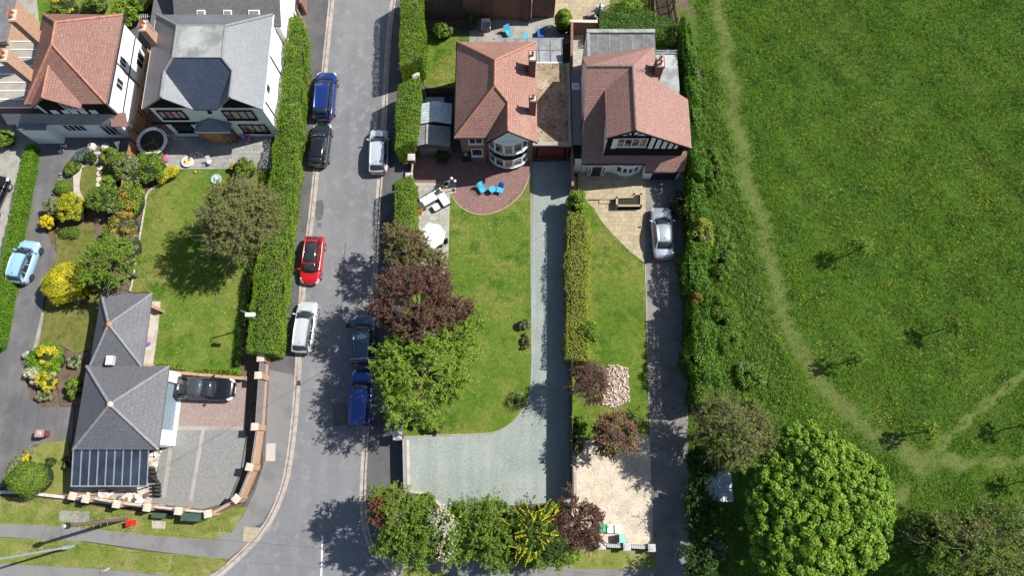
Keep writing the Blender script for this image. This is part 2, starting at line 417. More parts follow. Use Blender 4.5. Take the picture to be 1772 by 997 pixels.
def hedge(name, label, lpx, rpx, h, mat, dens=330, leaf=.05, cat='hedge', base_z=.08, rough=.07, group=None, side_in=0., asp=.55, rag=1., wild=0.):
    """lpx / rpx: the two long edges of the hedge's top, walked the same way"""
    wl = lpx[0][0] < 886   # the flank that faces the viewpoint was measured at its foot, the other at its top
    def res(l, k, zf=1.):
        P = np.array(smooth_line(gp(l, base_z+h*zf), 4)); d = np.r_[0, np.cumsum(np.linalg.norm(np.diff(P, axis=0), axis=1))]
        t = np.linspace(0, d[-1], k); return np.stack([np.interp(t, d, P[:, 0]), np.interp(t, d, P[:, 1])], 1), d[-1]
    _, ln = res(lpx, 4); K = max(6, int(ln/.8)); L, _ = res(lpx, K, 1. if wl else .5); Rr, _ = res(rpx, K, .5 if wl else 1.)
    Wm = np.linalg.norm(L-Rr, axis=1).mean()
    sec = [(0, 0), (0, .86), (.14, .985), (.86, .985), (1, .86), (1, 0)]
    dp = .08+rough*1.2+wild*.95; ins = dp/max(Wm, .3); core = []
    for k in range(K):
        for s, z in sec: 
            q = L[k]*(1-(ins+s*(1-2*ins)))+Rr[k]*(ins+s*(1-2*ins)); core.append((q[0], q[1], base_z+(h-dp)*z))
    quads = [(k*6+i, k*6+i+1, (k+1)*6+i+1, (k+1)*6+i) for k in range(K-1) for i in range(5)]
    e = (K-1)*6; quads += [(0, 1, 4, 5), (1, 2, 3, 4), (e, e+5, e+4, e+1), (e+1, e+4, e+3, e+2)]
    per = 2*h+Wm; tot = int(ln*per*dens); t = rng.uniform(0, K-1.001, tot); i0 = t.astype(int); f = (t-i0)[:, None]
    l = L[i0]*(1-f)+L[i0+1]*f; r = Rr[i0]*(1-f)+Rr[i0+1]*f; a = (r-l); a = a/np.linalg.norm(a, axis=1, keepdims=True)
    u = rng.uniform(0, per, tot); top = (u > h) & (u < h+Wm); lf = u <= h
    s = np.where(lf, 0, np.where(top, (u-h)/Wm, 1))
    z = np.where(lf, u/h, np.where(top, 1., (per-u)/h))
    rd = np.where(top, np.minimum(s, 1-s)*Wm, 1.); z = np.where(top & (rd < .18), 1-(.18-rd)**2*2.4/h, z)
    xy = l+(r-l)*s[:, None]
    Nn = np.zeros((tot, 3)); Nn[:, :2] = a*np.where(lf, -1, np.where(top, (s-.5)*.5, 1))[:, None]; Nn[:, 2] = np.where(top, 1, .15)
    P = np.stack([xy[:, 0], xy[:, 1], base_z+z*h], 1)
    wv = np.sin(P[:, 0]*3.1+P[:, 1]*2.3)*np.sin(P[:, 1]*4.1-P[:, 0]*1.7+1)+.6*np.sin(P[:, 1]*1.1+P[:, 2]*5+P[:, 0])
    if wild:
        wv2 = np.sin(P[:, 0]*1.3+2*np.sin(P[:, 1]*.9))*.5+np.sin(P[:, 1]*2.1+P[:, 0]*1.1+1.5*np.sin(P[:, 2]*2))*.35+np.sin(P[:, 1]*4.7+P[:, 0]*3.3)*np.sin(P[:, 0]*5.1-P[:, 1]*2.9)*.35
        P = P+unit(Nn)*wv2[:, None]*wild
    P = P+unit(Nn)*(wv[:, None]*rough+rng.uniform(-.06, .05, (tot, 1))*rag)
    sh = rng.random(tot) < .035; P[sh] += unit(Nn[sh]+rng.normal(0, .4, (int(sh.sum()), 3)))*rng.uniform(.05, .24, (int(sh.sum()), 1))   # stray shoots
    ne = int(Wm*h*dens)   # the two ends
    for (A, B, sg) in ((L[0], Rr[0], -1), (L[-1], Rr[-1], 1)):
        d = (L[1]-L[0] if sg < 0 else L[-1]-L[-2]); d = d/np.linalg.norm(d)*sg
        s_ = rng.random((ne, 1)); zz = rng.random(ne); q = A*(1-s_)+B*s_
        P = np.vstack([P, np.stack([q[:, 0]+d[0]*.03, q[:, 1]+d[1]*.03, base_z+zz*h], 1)]); Nn = np.vstack([Nn, np.tile([d[0], d[1], .2], (ne, 1))])
    V, F = leaf_quads(P, Nn, leaf, asp, .6)
    Vc = np.array(core); c0 = Vc.mean(0); c0[2] = base_z
    me = npmesh(name, np.vstack([Vc, V])-c0, np.vstack([np.array(quads), F+len(Vc)]), [mat, 'hedge_core'], np.r_[np.ones(len(quads), int), np.zeros(len(F), int)])
    return linkmesh(name, me, tuple(c0), label=label, cat=cat, group=group)
def blades(P, h, wd, lean=.5, hj=.5):
    n = len(P); a = rng.uniform(0, 6.283, n); D = np.stack([np.cos(a), np.sin(a), np.zeros(n)], 1); S = np.stack([-np.sin(a), np.cos(a), np.zeros(n)], 1)
    hh = (h*(1+rng.uniform(-hj, hj, n)))[:, None]; V = np.empty((n, 3, 3))
    V[:, 0] = P-S*wd; V[:, 1] = P+S*wd; V[:, 2] = P+D*hh*lean*rng.uniform(.3, 1.6, (n, 1))+np.array([0, 0, 1])*hh
    return V.reshape(-1, 3), np.arange(3*n).reshape(n, 3)
def in_poly(P, poly):
    x, y = P[:, 0], P[:, 1]; ins = np.zeros(len(P), bool); n = len(poly)
    for i in range(n):
        x0, y0 = poly[i]; x1, y1 = poly[(i+1) % n]
        if y0 == y1: continue
        c = ((y0 > y) != (y1 > y)) & (x < (x1-x0)*(y-y0)/(y1-y0)+x0); ins ^= c
    return ins
def seg_dist(P, line):
    d = np.full(len(P), 1e9)
    for a, b in zip(line[:-1], line[1:]):
        a = np.array(a); b = np.array(b); ab = b-a; t = np.clip(((P-a)@ab)/(ab@ab), 0, 1)
        d = np.minimum(d, np.linalg.norm(P-(a+t[:, None]*ab), axis=1))
    return d
def scatter(poly, dens):
    p = np.array(poly); lo, hi = p.min(0), p.max(0); n = int((hi[0]-lo[0])*(hi[1]-lo[1])*dens)
    P = rng.uniform(lo, hi, (n, 2)); return P[in_poly(P, poly)]

# ------------------------------------------------------------------ windows, doors
def win(parent, p0, p1, z0, z1, nx=2, ny=1, frame='upvc', glass='glass', fw=.075, proud=.05, name='window', sill=True, label=None, split=None):
    p0 = Vector((p0[0], p0[1])); p1 = Vector((p1[0], p1[1])); L = (p1-p0).length; d = (p1-p0)/L; n = Vector((d.y, -d.x)); rz = math.atan2(d.y, d.x)
    def at(u, o): q = p0+d*u+n*o; return q.x, q.y
    mb = MB()
    def bar(u0, u1, a, b, pr=proud, back=.02):
        x, y = at((u0+u1)/2, (pr-back)/2); mb.obox((x, y, (a+b)/2), (u1-u0, pr+back, b-a), rz)
    bar(0, L, z0, z0+fw); bar(0, L, z1-fw, z1); bar(0, fw, z0+fw, z1-fw); bar(L-fw, L, z0+fw, z1-fw)
    for i in range(1, nx): u = L*i/nx; bar(u-fw*.4, u+fw*.4, z0+fw, z1-fw)
    for i in range(1, ny):
        zz = z0+(z1-z0)*(split if split else i/ny)
        for k in range(nx):
            a = L*k/nx+(fw if k == 0 else fw*.4); b = L*(k+1)/nx-(fw if k == nx-1 else fw*.4); bar(a, b, zz-fw*.3, zz+fw*.3)
    if sill:
        x, y = at(L/2, .06); mb.obox((x, y, z0-.03), (L+.1, .14, .05), rz)
    f = mb.build(name, frame, parent, label=label)
    g = MB(); x, y = at(L/2, .008); g.obox((x, y, (z0+z1)/2), (L-fw, .02, z1-z0-fw), rz); g.build('pane', glass, f)
    return f
def winpx(parent, Y0, a, b, nx=2, ny=1, **k):
    """window on a street-facing wall from two measured corners (top-left, bottom-right)"""
    x0, z1 = FY(a[0], a[1], Y0); x1, z0 = FY(b[0], b[1], Y0); return win(parent, (x0, Y0), (x1, Y0), z0, z1, nx, ny, **k)
def ridge(mb, a, b, r=.1): mb.cyl((a[0], a[1], a[2]+.01), (b[0], b[1], b[2]+.01), r, r, 8)
def chimney(parent, x, y, z0, z1, wx=.9, wy=.5, pots=2, mat='brick', name='chimney'):
    mb = MB(); mb.box(x-wx/2, x+wx/2, y-wy/2, y+wy/2, z0, z1-.15); mb.box(x-wx/2-.05, x+wx/2+.05, y-wy/2-.05, y+wy/2+.05, z1-.15, z1)
    c = mb.build(name, mat, parent)
    cap = MB(); cap.box(x-wx/2+.04, x+wx/2-.04, y-wy/2+.04, y+wy/2-.04, z1+.001, z1+.05); cap.build('mortar_cap', 'mortar', c)
    for i in range(pots):
        o = (i-(pots-1)/2)*.38; px, py = (x+o, y) if wx >= wy else (x, y+o)
        p = MB(); p.lathe((px, py, z1+.05), [(.14, 0), (.12, .1), (.11, .32), (.14, .34), (.14, .4), (.09, .4), (.08, .2)], 12); p.build('chimney_pot', 'terracotta', c)
    return c

# ------------------------------------------------------------------ cars: x forward, built at the origin, then set down
CAR = {  # L, W, H, belt, bonnet, [cabin: rear base, rear top, front top, front base] as fractions from the rear, boot height
 'hatch': dict(L=4.0, W=1.72, H=1.48, belt=.93, bon=.92, cab=(.02, .13, .60, .76), boot=.95),
 'suv': dict(L=4.65, W=1.88, H=1.70, belt=1.08, bon=1.08, cab=(.03, .12, .63, .77), boot=1.05),
 'sedan': dict(L=4.6, W=1.80, H=1.42, belt=.90, bon=.90, cab=(.17, .30, .58, .74), boot=.98),
 'coupe': dict(L=4.7, W=1.84, H=1.36, belt=.90, bon=.88, cab=(.08, .30, .52, .70), boot=.93),
 'van': dict(L=4.4, W=1.80, H=1.78, belt=1.08, bon=1.02, cab=(.02, .07, .62, .76), boot=1.1),
}
def ip(keys, s): return float(np.interp(s, [k[0] for k in keys], [k[1] for k in keys]))
def wheel_parts(root, x, y, r, side, rim):
    t = MB(); t.smooth = False
    prof = [(-.1, r*.62), (-.1, r*.93), (-.07, r), (.07, r), (.1, r*.93), (.1, r*.62)]
    n = 24; vs = []
    for o, q in prof:
        for i in range(n): a = 2*math.pi*i/n; vs.append((x+q*math.cos(a), y+o, r+q*math.sin(a)))
    fs = [(j*n+i, j*n+(i+1) % n, (j+1)*n+(i+1) % n, (j+1)*n+i) for j in range(5) for i in range(n)]
    t.add(vs, fs); w_ = t.build('wheel', 'tyre', root, local=True)
    q = MB(); q.cyl((x, y+side*.05, r), (x, y+side*.085, r), r*.62, r*.6, 20)
    for k in range(5):
        a = 2*math.pi*k/5; q.obox((x+r*.32*math.cos(a), y+side*.095, r+r*.32*math.sin(a)), (r*.55, .02, .06), 0, 0, -a)
    q.build('rim', rim, w_, local=True)
def car(label, px, zc, ang, typ, paint, roof=None, scale=1., rails=False, panroof=False, stripe=None, rim='alloy', trim=None, group=None, gmat='car_glass', lights='lamp_glass', name='parked_car', L=None, ribs=0, plate=True, cat='car', gz=0.0):
    S = dict(CAR[typ]);  S['L'] = L or S['L']*scale
    Lc, W, H = S['L'], S['W'], S['H']; hl, hw = Lc/2, W/2; c0, c1, c2, c3 = S['cab']
    X, Y = G(px[0], px[1], zc)
    root = empty(name, (X, Y, gz), label, cat, group, R(ang))
    # lower body
    K = 30; sec = [];
    wk = [(0, .62), (.015, .80), (.05, .92), (.14, .985), (.35, 1), (.7, 1), (.84, .975), (.93, .90), (.975, .76), (1, .56)]
    zk = [(0, S['boot']-.32), (.02, S['boot']-.12), (.05, S['boot']-.02), (max(c0, .06)+.02, S['boot']), (c1+.05, S['belt']+.02), (.5, S['belt']), (c3-.03, S['bon']+.015), (.86, S['bon']-.06), (.94, S['bon']-.15), (.98, S['bon']-.27), (1, S['bon']-.42)]
    lk = [(0, .36), (.08, .2), (.92, .2), (1, .30)]
    m = MB(); m.smooth = True; ring = 15
    ss = [0, .006, .015, .03, .05, .08]+list(np.linspace(.11, .88, 18))+[.91, .94, .96, .975, .988, .996, 1]
    for s in ss:
        x = -hl+Lc*s; w_ = hw*ip(wk, s); zt = ip(zk, s); zl = ip(lk, s); cr = .035 if s < .9 else .02
        pr = [(.90, zl), (.985, zl+.16), (1.0, zl+(zt-zl)*.55), (.975, zt-.1), (.92, zt-.03), (.80, zt), (.45, zt+cr*.7), (0, zt+cr)]
        pts = [(x, w_*a, z) for a, z in pr]+[(x, -w_*a, z) for a, z in pr[-2::-1]]
        sec.append(pts)
    vs = [p for q in sec for p in q]; ns = len(ss)
    fs = [(j*ring+i, j*ring+i+1, (j+1)*ring+i+1, (j+1)*ring+i) for j in range(ns-1) for i in range(ring-1)]
    fs += [(j*ring+ring-1, j*ring, (j+1)*ring, (j+1)*ring+ring-1) for j in range(ns-1)]
    fs += [tuple(range(ring-1, -1, -1)), tuple((ns-1)*ring+i for i in range(ring))]
    m.add(vs, [f[::-1] for f in fs])
    # cabin
    def cabrow(s, z, y, bow): return [(-hl+Lc*s+bow*(1-(j/3)**2), y*j/3, z+(.045*(1-(j/3)**2) if z > S['belt']+.2 else .03)) for j in range(-3, 4)]
    yb, yt = hw*.90, hw*.70; fb = .14
    rows = [cabrow(c3, S['belt']-.02, yb*.93, fb), cabrow(c2, H-.06, yt, fb*.55), cabrow(c2*.75+c1*.25, H-.015, yt*1.01, .0), cabrow((c1+c2)/2, H, yt, 0), cabrow(c1+.03, H-.035, yt*.97, 0), cabrow(c1, H-.08, yt*.94, -fb*.3), cabrow(c0, S['boot']-.02, yb*.90, -fb*.5)]
    base = [(-hl+Lc*(c3+(c0-c3)*t), yb*(1-.06*abs(2*t-1)), S['belt']-.03) for t in (0, .22, .4, .6, .8, .9, 1)]
    gv = [p for r_ in rows for p in r_]; nb = len(gv); k = len(rows)
    gv += [(x, y, z) for x, y, z in base]+[(x, -y, z) for x, y, z in base]
    gf = [(j*7+i, (j+1)*7+i, (j+1)*7+i+1, j*7+i+1) for j in range(k-1) for i in range(6)]
    gf = [f[::-1] for f in gf]
    for j in range(k-1):
        gf.append((nb+j, j*7+6, (j+1)*7+6, nb+j+1)); gf.append((nb+k+j+1, (j+1)*7, j*7, nb+k+j))
    m.add(gv, gf)
    body = m.build('body', paint, root, local=True)
    def grid_between(ra, rb, u0, u1, v0, v1, off, nm, mat, par=root, nu=6):
        g = MB(); g.smooth = True; V = []
        for v in (v0, (v0+v1)/2, v1):
            for i in range(nu+1):
                u = (u0+(u1-u0)*i/nu)*6; a = min(int(u), 5); f = u-a
                A = Vector(ra[a]).lerp(Vector(ra[a+1]), f); B = Vector(rb[a]).lerp(Vector(rb[a+1]), f); V.append(tuple(A.lerp(B, v)+Vector(off)))
        g.add(V, [(j*(nu+1)+i, j*(nu+1)+i+1, (j+1)*(nu+1)+i+1, (j+1)*(nu+1)+i) for j in range(2) for i in range(nu)])
        o = g.build(nm, mat, par, local=True); sol = o.modifiers.new('thickness', 'SOLIDIFY'); sol.thickness = .01; sol.offset = 0
        return o
    grid_between(rows[0], rows[1], .05, .95, .07, .93, (.018, 0, .018), 'windscreen', gmat)
    grid_between(rows[6], rows[5], .08, .92, .25 if typ != 'sedan' else .1, .92, (-.018, 0, .018), 'rear_window', gmat)
    if roof or panroof:
        g = MB(); g.smooth = True; V = []; rr = rows[1:6] if roof else rows[1:5]
        e = 1.0 if roof else .84
        for r_ in rr: V += [(x, y*e, z+.012) for x, y, z in r_]
        g.add(V, [(j*7+i, j*7+i+1, (j+1)*7+i+1, (j+1)*7+i) for j in range(len(rr)-1) for i in range(6)])
        o = g.build('roof_panel' if roof else 'glass_roof', roof or gmat, root, local=True); so_ = o.modifiers.new('thickness', 'SOLIDIFY'); so_.thickness = .012; so_.offset = 0
    # side windows
    def side_pt(t, v, sg):   # t 0 front .. 1 rear along base; v up
        xb = -hl+Lc*(c3+(c0-c3)*t); xt = -hl+Lc*(c2+(c1-c2)*t)
        return ((1-v)*xb+v*xt, sg*((1-v)*yb*(1-.06*abs(2*t-1))+v*yt*(1-.03*abs(2*t-1)))+sg*.012, (1-v)*(S['belt']-.03)+v*(H-.08)+.0)
    for sg in (1, -1):
        for (t0, t1) in ((.12, .46), (.50, .80)) if typ in ('coupe',) else ((.10, .42), (.455, .72), (.75, .90)):
            g = MB(); q = [side_pt(t0, .12, sg), side_pt(t1, .12, sg), side_pt(t1, .86, sg), side_pt(t0, .86, sg)]
            if t0 > .7: q[2] = side_pt(t1*.97, .6, sg)
            g.poly(q if sg < 0 else q[::-1]); o = g.build('side_window', gmat, root, local=True); so_ = o.modifiers.new('thickness', 'SOLIDIFY'); so_.thickness = .015; so_.offset = 0
        g = MB(); g.smooth = True; xm = -hl+Lc*(c3-.035); g.obox((xm, sg*(hw+.07), S['belt']+.04), (.12, .2, .14)); g.cyl((xm, sg*(hw-.08), S['belt']), (xm, sg*(hw+.03), S['belt']+.03), .03, .03, 6)
        g.build('wing_mirror', 'black_plastic' if roof or typ == 'suv' else paint, root, local=True, bevel=.03)
        # lamps
        g = MB(); xh = hl-.2
        g.add([(hl-.46, sg*hw*.83, S['bon']-.085), (hl-.12, sg*hw*.60, S['bon']-.24), (hl-.035, sg*hw*.62, S['bon']-.36), (hl-.13, sg*hw*.83, S['bon']-.36), (hl-.40, sg*hw*.965, S['bon']-.24)], [(0, 1, 2, 3, 4)] if sg > 0 else [(4, 3, 2, 1, 0)])
        o = g.build('headlight', lights, root, local=True); so_ = o.modifiers.new('thickness', 'SOLIDIFY'); so_.thickness = .07; so_.offset = 0
        g = MB(); g.obox((-hl+.10, sg*hw*.80, S['boot']-.16), (.13, .22, .2), -sg*.5); g.build('tail_light', 'red_lamp', root, local=True, bevel=.02)
        if rails:
            g = MB(); g.tube([(-hl+Lc*(c1+.02), sg*yt*.93, H+.0), (-hl+Lc*(c1+.05), sg*yt*.95, H+.06), (-hl+Lc*(c2-.05), sg*yt*.95, H+.055), (-hl+Lc*(c2-.01), sg*yt*.93, H-.02)], .025, 6); g.build('roof_rail', 'chrome', root, local=True)
        for xw in (-hl+Lc*.185, hl-Lc*.19): wheel_parts(root, xw, sg*(hw-.085), .31 if typ != 'suv' else .35, sg, rim)
    if ribs:
        g = MB()
        for i in range(ribs): y = (i-(ribs-1)/2)*.19; g.box(-hl+Lc*(c1+.06), -hl+Lc*(c2-.08), y-.02, y+.02, H-.01, H+.042)
        g.build('roof_ribs', paint, root, local=True)
    if trim:   # bright line round the windows
        g = MB(); pts = [side_pt(t, .05, 1) for t in (.0, .3, .6, .9)]+[tuple(Vector(p)+Vector((-.02, 0, .03))) for p in rows[6][5:1:-1]]+[side_pt(t, .05, -1) for t in (.9, .6, .3, .0)]
        g.tube(pts, .022, 5); g.tube([tuple(Vector(p)+Vector((.015, 0, .025))) for p in rows[1]], .022, 5); g.build('bright_trim', trim, root, local=True)
    if plate:
        g = MB(); g.obox((-hl-.012, 0, .62), (.02, .5, .11)); g.build('number_plate', 'plate_yellow', root, local=True)
        g = MB(); g.obox((hl+.004, 0, .42), (.02, .5, .11)); g.build('number_plate', 'upvc', root, local=True)
    g = MB(); g.obox((hl-.045, 0, .44), (.1, W*.5, .16)); g.build('grille', 'black_plastic', root, local=True, bevel=.02)
    g = MB(); g.obox((-hl+Lc*(c3+.035), 0, S['bon']+.035), (.04, W*.6, .012)); g.build('wiper', 'black_plastic', root, local=True)
    if typ != 'coupe':
        g = MB(); g.obox((-hl+Lc*(c1+.04), 0, H+.03), (.12, .03, .05), 0, 0, -.3); g.build('roof_aerial', 'black_plastic', root, local=True)
    return root
# ------------------------------------------------------------------ materials
ground('asphalt', [(.165, .168, .178), (.19, .192, .20), (.15, .152, .162), (.21, .21, .212)], (.25, .12, 1.1), fine=(55, .84), bstr=.25, streak=((.9, .07, 1), 1.12, .78))
ground('tar_stain', [(.115, .115, .12), (.09, .09, .095), (.13, .13, .135)], (2., 1.5, 1), fine=(50, .8))
ground('asphalt_walk', [(.095, .095, .098), (.115, .113, .113), (.08, .08, .084)], (.4, .5, 1.1), fine=(60, .82), bstr=.3, streak=((.5, .3, 1), 1.15, 1.3))
ground('footpath_tar', [(.19, .19, .19), (.215, .212, .208), (.16, .16, .16)], (.5, .5, 1.1), fine=(60, .86), bstr=.3)
ground('drive_tar', [(.095, .096, .102), (.115, .115, .12), (.145, .135, .13)], (.5, .35, 1.1), fine=(60, .82), bstr=.3, streak=((1.1, .12, 1), 1.25, .8))
ground('drive_worn', [(.20, .19, .178), (.24, .225, .205), (.16, .15, .14)], (.6, .8, 1.1), fine=(60, .84), bstr=.3)
ground('concrete', [(.30, .285, .255), (.34, .325, .295), (.24, .225, .20)], (.6, .8, 2), fine=(50, .88), bstr=.2)
ground('concrete_pale', [(.42, .39, .34), (.48, .45, .40), (.34, .31, .27)], (.8, 1.2, 2), fine=(50, .86), bstr=.2)
ground('kerb_stone', [(.36, .31, .26), (.44, .39, .34), (.28, .24, .21)], (1.2, 2, 2), fine=(40, .85), bstr=.2)
ground('lawn_soil', [(.095, .175, .017), (.135, .21, .024), (.22, .235, .055), (.055, .135, .010)], (.3, .28, .45), fine=(26, .55), bstr=1., bscale=22, mottle=(3.2, .68))
ground('lawn_dry', [(.15, .155, .035), (.13, .15, .03), (.19, .17, .055), (.09, .12, .02)], (.5, .7, 1.1), fine=(26, .6), bstr=1., bscale=22, mottle=(3., .75))
ground('verge', [(.15, .18, .035), (.17, .19, .04), (.25, .23, .09), (.10, .15, .022)], (.5, .6, 1.0), fine=(22, .6), bstr=1., bscale=20)
ground('soil', [(.13, .095, .065), (.17, .13, .09), (.09, .07, .05)], (1., 2, 2), fine=(20, .65), bstr=1.)
ground('far_grass', [(.035, .07, .010), (.05, .085, .014), (.06, .08, .02)], (.02, .05, 1), fine=(2, .8), bstr=.5)
ground('gravel_green', [(.21, .25, .232), (.25, .287, .268), (.262, .287, .268)], (.3, .45, 1), fine=(16, .58), streak=((1.3, .1, 1), 1.14, .86), bstr=1., bscale=16)
ground('gravel_cream', [(.50, .43, .335), (.56, .49, .39), (.44, .375, .29)], (.5, .9, 1), fine=(13, .62), bstr=1., bscale=13)
ground('moss_gravel', [(.31, .245, .16), (.23, .18, .11), (.38, .33, .25), (.13, .10, .06)], (2.2, .5, 2.4), fine=(11, .45), bstr=1., bscale=14)
ground('felt', [(.12, .125, .125), (.15, .155, .155), (.19, .19, .185)], (.9, 1.4, 1), fine=(30, .82), bstr=.2)
ground('felt_pale', [(.24, .26, .255), (.38, .39, .385), (.19, .20, .195)], (.55, .7, 1), fine=(30, .85), bstr=.2)
tiles('slabs_grey', (.40, .385, .34), (.31, .30, .265), (.20, .19, .15), .62, .45, .012, rough=.9, big=.8, stain=(.45, .43, .38), bstr=.2, off=.37)
tiles('slabs_buff', (.44, .365, .24), (.34, .285, .185), (.22, .18, .11), .55, .42, .013, rough=.9, big=.9, stain=(.46, .40, .30), bstr=.2, off=.4)
tiles('slabs_slate', (.33, .325, .31), (.25, .25, .245), (.15, .145, .13), .6, .42, .014, rough=.9, big=.9, stain=(.38, .36, .33), bstr=.2, off=.33)
tiles('block_paving', (.27, .155, .14), (.20, .118, .11), (.12, .08, .07), .2, .1, .006, rough=.9, big=.6, stain=(.27, .17, .155), bstr=.2)
tiles('block_drive', (.33, .25, .225), (.27, .21, .19), (.25, .19, .17), .2, .1, .006, rough=.9, big=.6, stain=(.33, .27, .24), bstr=.2)
tiles('pattern_grey', (.235, .237, .23), (.222, .224, .218), (.20, .20, .195), .45, .45, .01, rough=.9, big=.5, stain=(.27, .25, .23), bstr=.2)
tiles('brick', (.30, .125, .085), (.20, .085, .06), (.26, .22, .19), .225, .075, .010, rough=.9, big=.7, stain=(.17, .10, .075), bstr=.3)
tiles('brick_dark', (.20, .09, .07), (.13, .06, .05), (.17, .14, .12), .225, .075, .010, rough=.9, big=.5, stain=(.13, .085, .07), bstr=.3)
tiles('brick_orange', (.47, .28, .175), (.38, .21, .135), (.42, .34, .27), .225, .075, .010, rough=.9, big=.7, stain=(.44, .29, .20), bstr=.3)
tiles('roof_red', (.39, .215, .17), (.31, .165, .13), (.16, .085, .07), .17, .20, .020, stain=(.42, .27, .215), stain_amt=.7, bstr=.8, moss=(.36, .30, .25))
tiles('roof_rose', (.38, .22, .188), (.31, .175, .148), (.17, .095, .08), .17, .20, .020, stain=(.36, .20, .17), stain_amt=.7, bstr=.8, moss=(.36, .30, .25))
tiles('roof_red_old', (.31, .165, .135), (.24, .12, .10), (.14, .075, .06), .17, .20, .022, stain=(.26, .19, .13), stain_amt=.5, bstr=.6, moss=(.24, .22, .14))
tiles('roof_slate', (.165, .18, .20), (.14, .155, .175), (.09, .10, .115), .30, .20, .008, stain=(.24, .25, .26), stain_amt=.6, bstr=.25, rough=.42, spec=1.0)
tiles('roof_slate_blue', (.05, .065, .10), (.04, .052, .085), (.02, .03, .05), .30, .20, .008, stain=(.075, .09, .12), stain_amt=.6, bstr=.25, rough=.5, spec=.6)  # darker, bluer slate colour, used on the central slope only
tiles('roof_concrete', (.14, .143, .158), (.125, .128, .142), (.085, .088, .098), .33, .31, .012, stain=(.22, .225, .24), stain_amt=.35, bstr=.6, rough=.7)
tiles('roof_grey_rear', (.15, .15, .15), (.125, .125, .125), (.08, .08, .08), .25, .16, .012, stain=(.18, .175, .165), bstr=.5, rough=.8)
plain('ridge_red', (.36, .16, .11), .8, vary=.25, scale=4); plain('ridge_dark', (.17, .12, .10), .9, vary=.3, scale=4); plain('ridge_grey', (.21, .21, .22), .8, vary=.2, scale=4)
plain('lead', (.16, .17, .18), .6, vary=.2, scale=5); plain('render_white', (.86, .86, .85), .85, vary=.03, scale=1.2)
plain('upvc', (.82, .82, .82), .35, vary=.02); plain('black_timber', (.014, .013, .013), .95, vary=.2, spec=.15); plain('dark_timber', (.035, .028, .025), .6, vary=.2)
plain('glass', (.030, .036, .045), .06, vary=.25, scale=1.5, spec=.9); plain('glass_roofing', (.03, .042, .062), .12, vary=.35, scale=.8, spec=.7)
plain('curtain_glass', (.16, .15, .14), .1, vary=.35, scale=6, spec=.8)
plain('terracotta', (.42, .16, .085), .85, vary=.2); plain('mortar', (.50, .47, .42), .9, vary=.15); plain('garage_red', (.22, .028, .022), .45, vary=.06)
plain('garage_black', (.02, .022, .03), .4); plain('garage_blue', (.20, .27, .33), .5, vary=.06); plain('wood_warm', (.42, .20, .075), .6, vary=.2, scale=8)
plain('wood_orange', (.38, .20, .085), .75, vary=.25, scale=6); plain('wood_grey', (.27, .25, .235), .85, vary=.2, scale=6, fine=(30, .8)); plain('wood_old', (.14, .10, .08), .9, vary=.3, scale=6)
plain('fence_slat', (.20, .185, .185), .7, vary=.15, scale=5); plain('fence_pale', (.40, .33, .22), .8, vary=.2, scale=4)
plain('capstone', (.58, .50, .40), .9, vary=.12, scale=5, fine=(30, .85)); plain('capstone_grey', (.46, .46, .46), .9, vary=.12, scale=5, fine=(30, .85))
plain('iron', (.015, .015, .017), .4); plain('steel', (.34, .42, .47), .45, .3, vary=.1); plain('galv', (.42, .43, .44), .45, .5, vary=.12)
plain('chrome', (.75, .75, .76), .15, 1.0, vary=.03); plain('alloy', (.55, .56, .58), .3, .7, vary=.05); plain('alloy_dark', (.09, .09, .095), .35, .5)
plain('tyre', (.022, .022, .024), .8, vary=.2); plain('black_plastic', (.016, .016, .018), .45); plain('red_lamp', (.45, .01, .012), .2); plain('lamp_glass', (.62, .64, .66), .12, .2, vary=.05)
plain('car_glass', (.022, .03, .036), .05, vary=.2, spec=.9); plain('plate_yellow', (.65, .5, .06), .5)
def paint(n, c, metal=.3, rough=.28): plain(n, c, rough, metal, vary=.03, spec=.5, coat=.8)
paint('paint_blue', (.014, .040, .20), .4); paint('paint_charcoal', (.03, .036, .044), .4); paint('paint_white', (.44, .48, .53), .1); paint('paint_red', (.50, .008, .014), .1, .3)
paint('paint_white_green', (.48, .52, .53), .1); paint('paint_slate', (.06, .10, .15), .4); paint('paint_cobalt', (.02, .07, .30), .3); paint('paint_silver', (.50, .54, .60), .55)
paint('paint_black', (.012, .012, .016), .2, .18); paint('paint_sky', (.30, .52, .68), .1, .3); paint('soft_top', (.035, .045, .052), 0, .7)
paint('black_roof', (.014, .016, .02), .2, .15)
plain('bark', (.10, .078, .058), .95, vary=.3, scale=6); plain('twig', (.20, .165, .13), .9, vary=.2); plain('hedge_core', (.018, .028, .008), 1, vary=.2)
plain('earth_core', (.03, .028, .02), 1)
plain('fabric_white', (.72, .73, .78), .9, vary=.04); plain('fabric_ivory', (.80, .80, .78), .9, vary=.03); plain('rattan', (.05, .045, .04), .7, vary=.3, scale=30); plain('rattan_grey', (.24, .23, .21), .8, vary=.2, scale=20)
plain('bright_blue', (.045, .40, .62), .5, vary=.05); plain('deep_blue', (.02, .11, .36), .5, vary=.1); plain('pink', (.70, .07, .28), .5); plain('pink_pale', (.75, .38, .45), .5); plain('toy_yellow', (.75, .55, .03), .5)
plain('toy_blue', (.05, .17, .55), .5); plain('purple', (.15, .06, .35), .5); plain('sand', (.60, .43, .22), .95, vary=.25, scale=10); plain('pale_blue', (.42, .60, .64), .6, vary=.15, scale=6)
plain('white_plastic', (.78, .78, .78), .4, vary=.03); plain('box_green', (.03, .42, .22), .5, vary=.1); plain('box_teal', (.22, .55, .44), .5, vary=.1); plain('bin_brown', (.17, .06, .035), .5, vary=.12); plain('bin_lid', (.30, .19, .18), .6, vary=.1, scale=8)
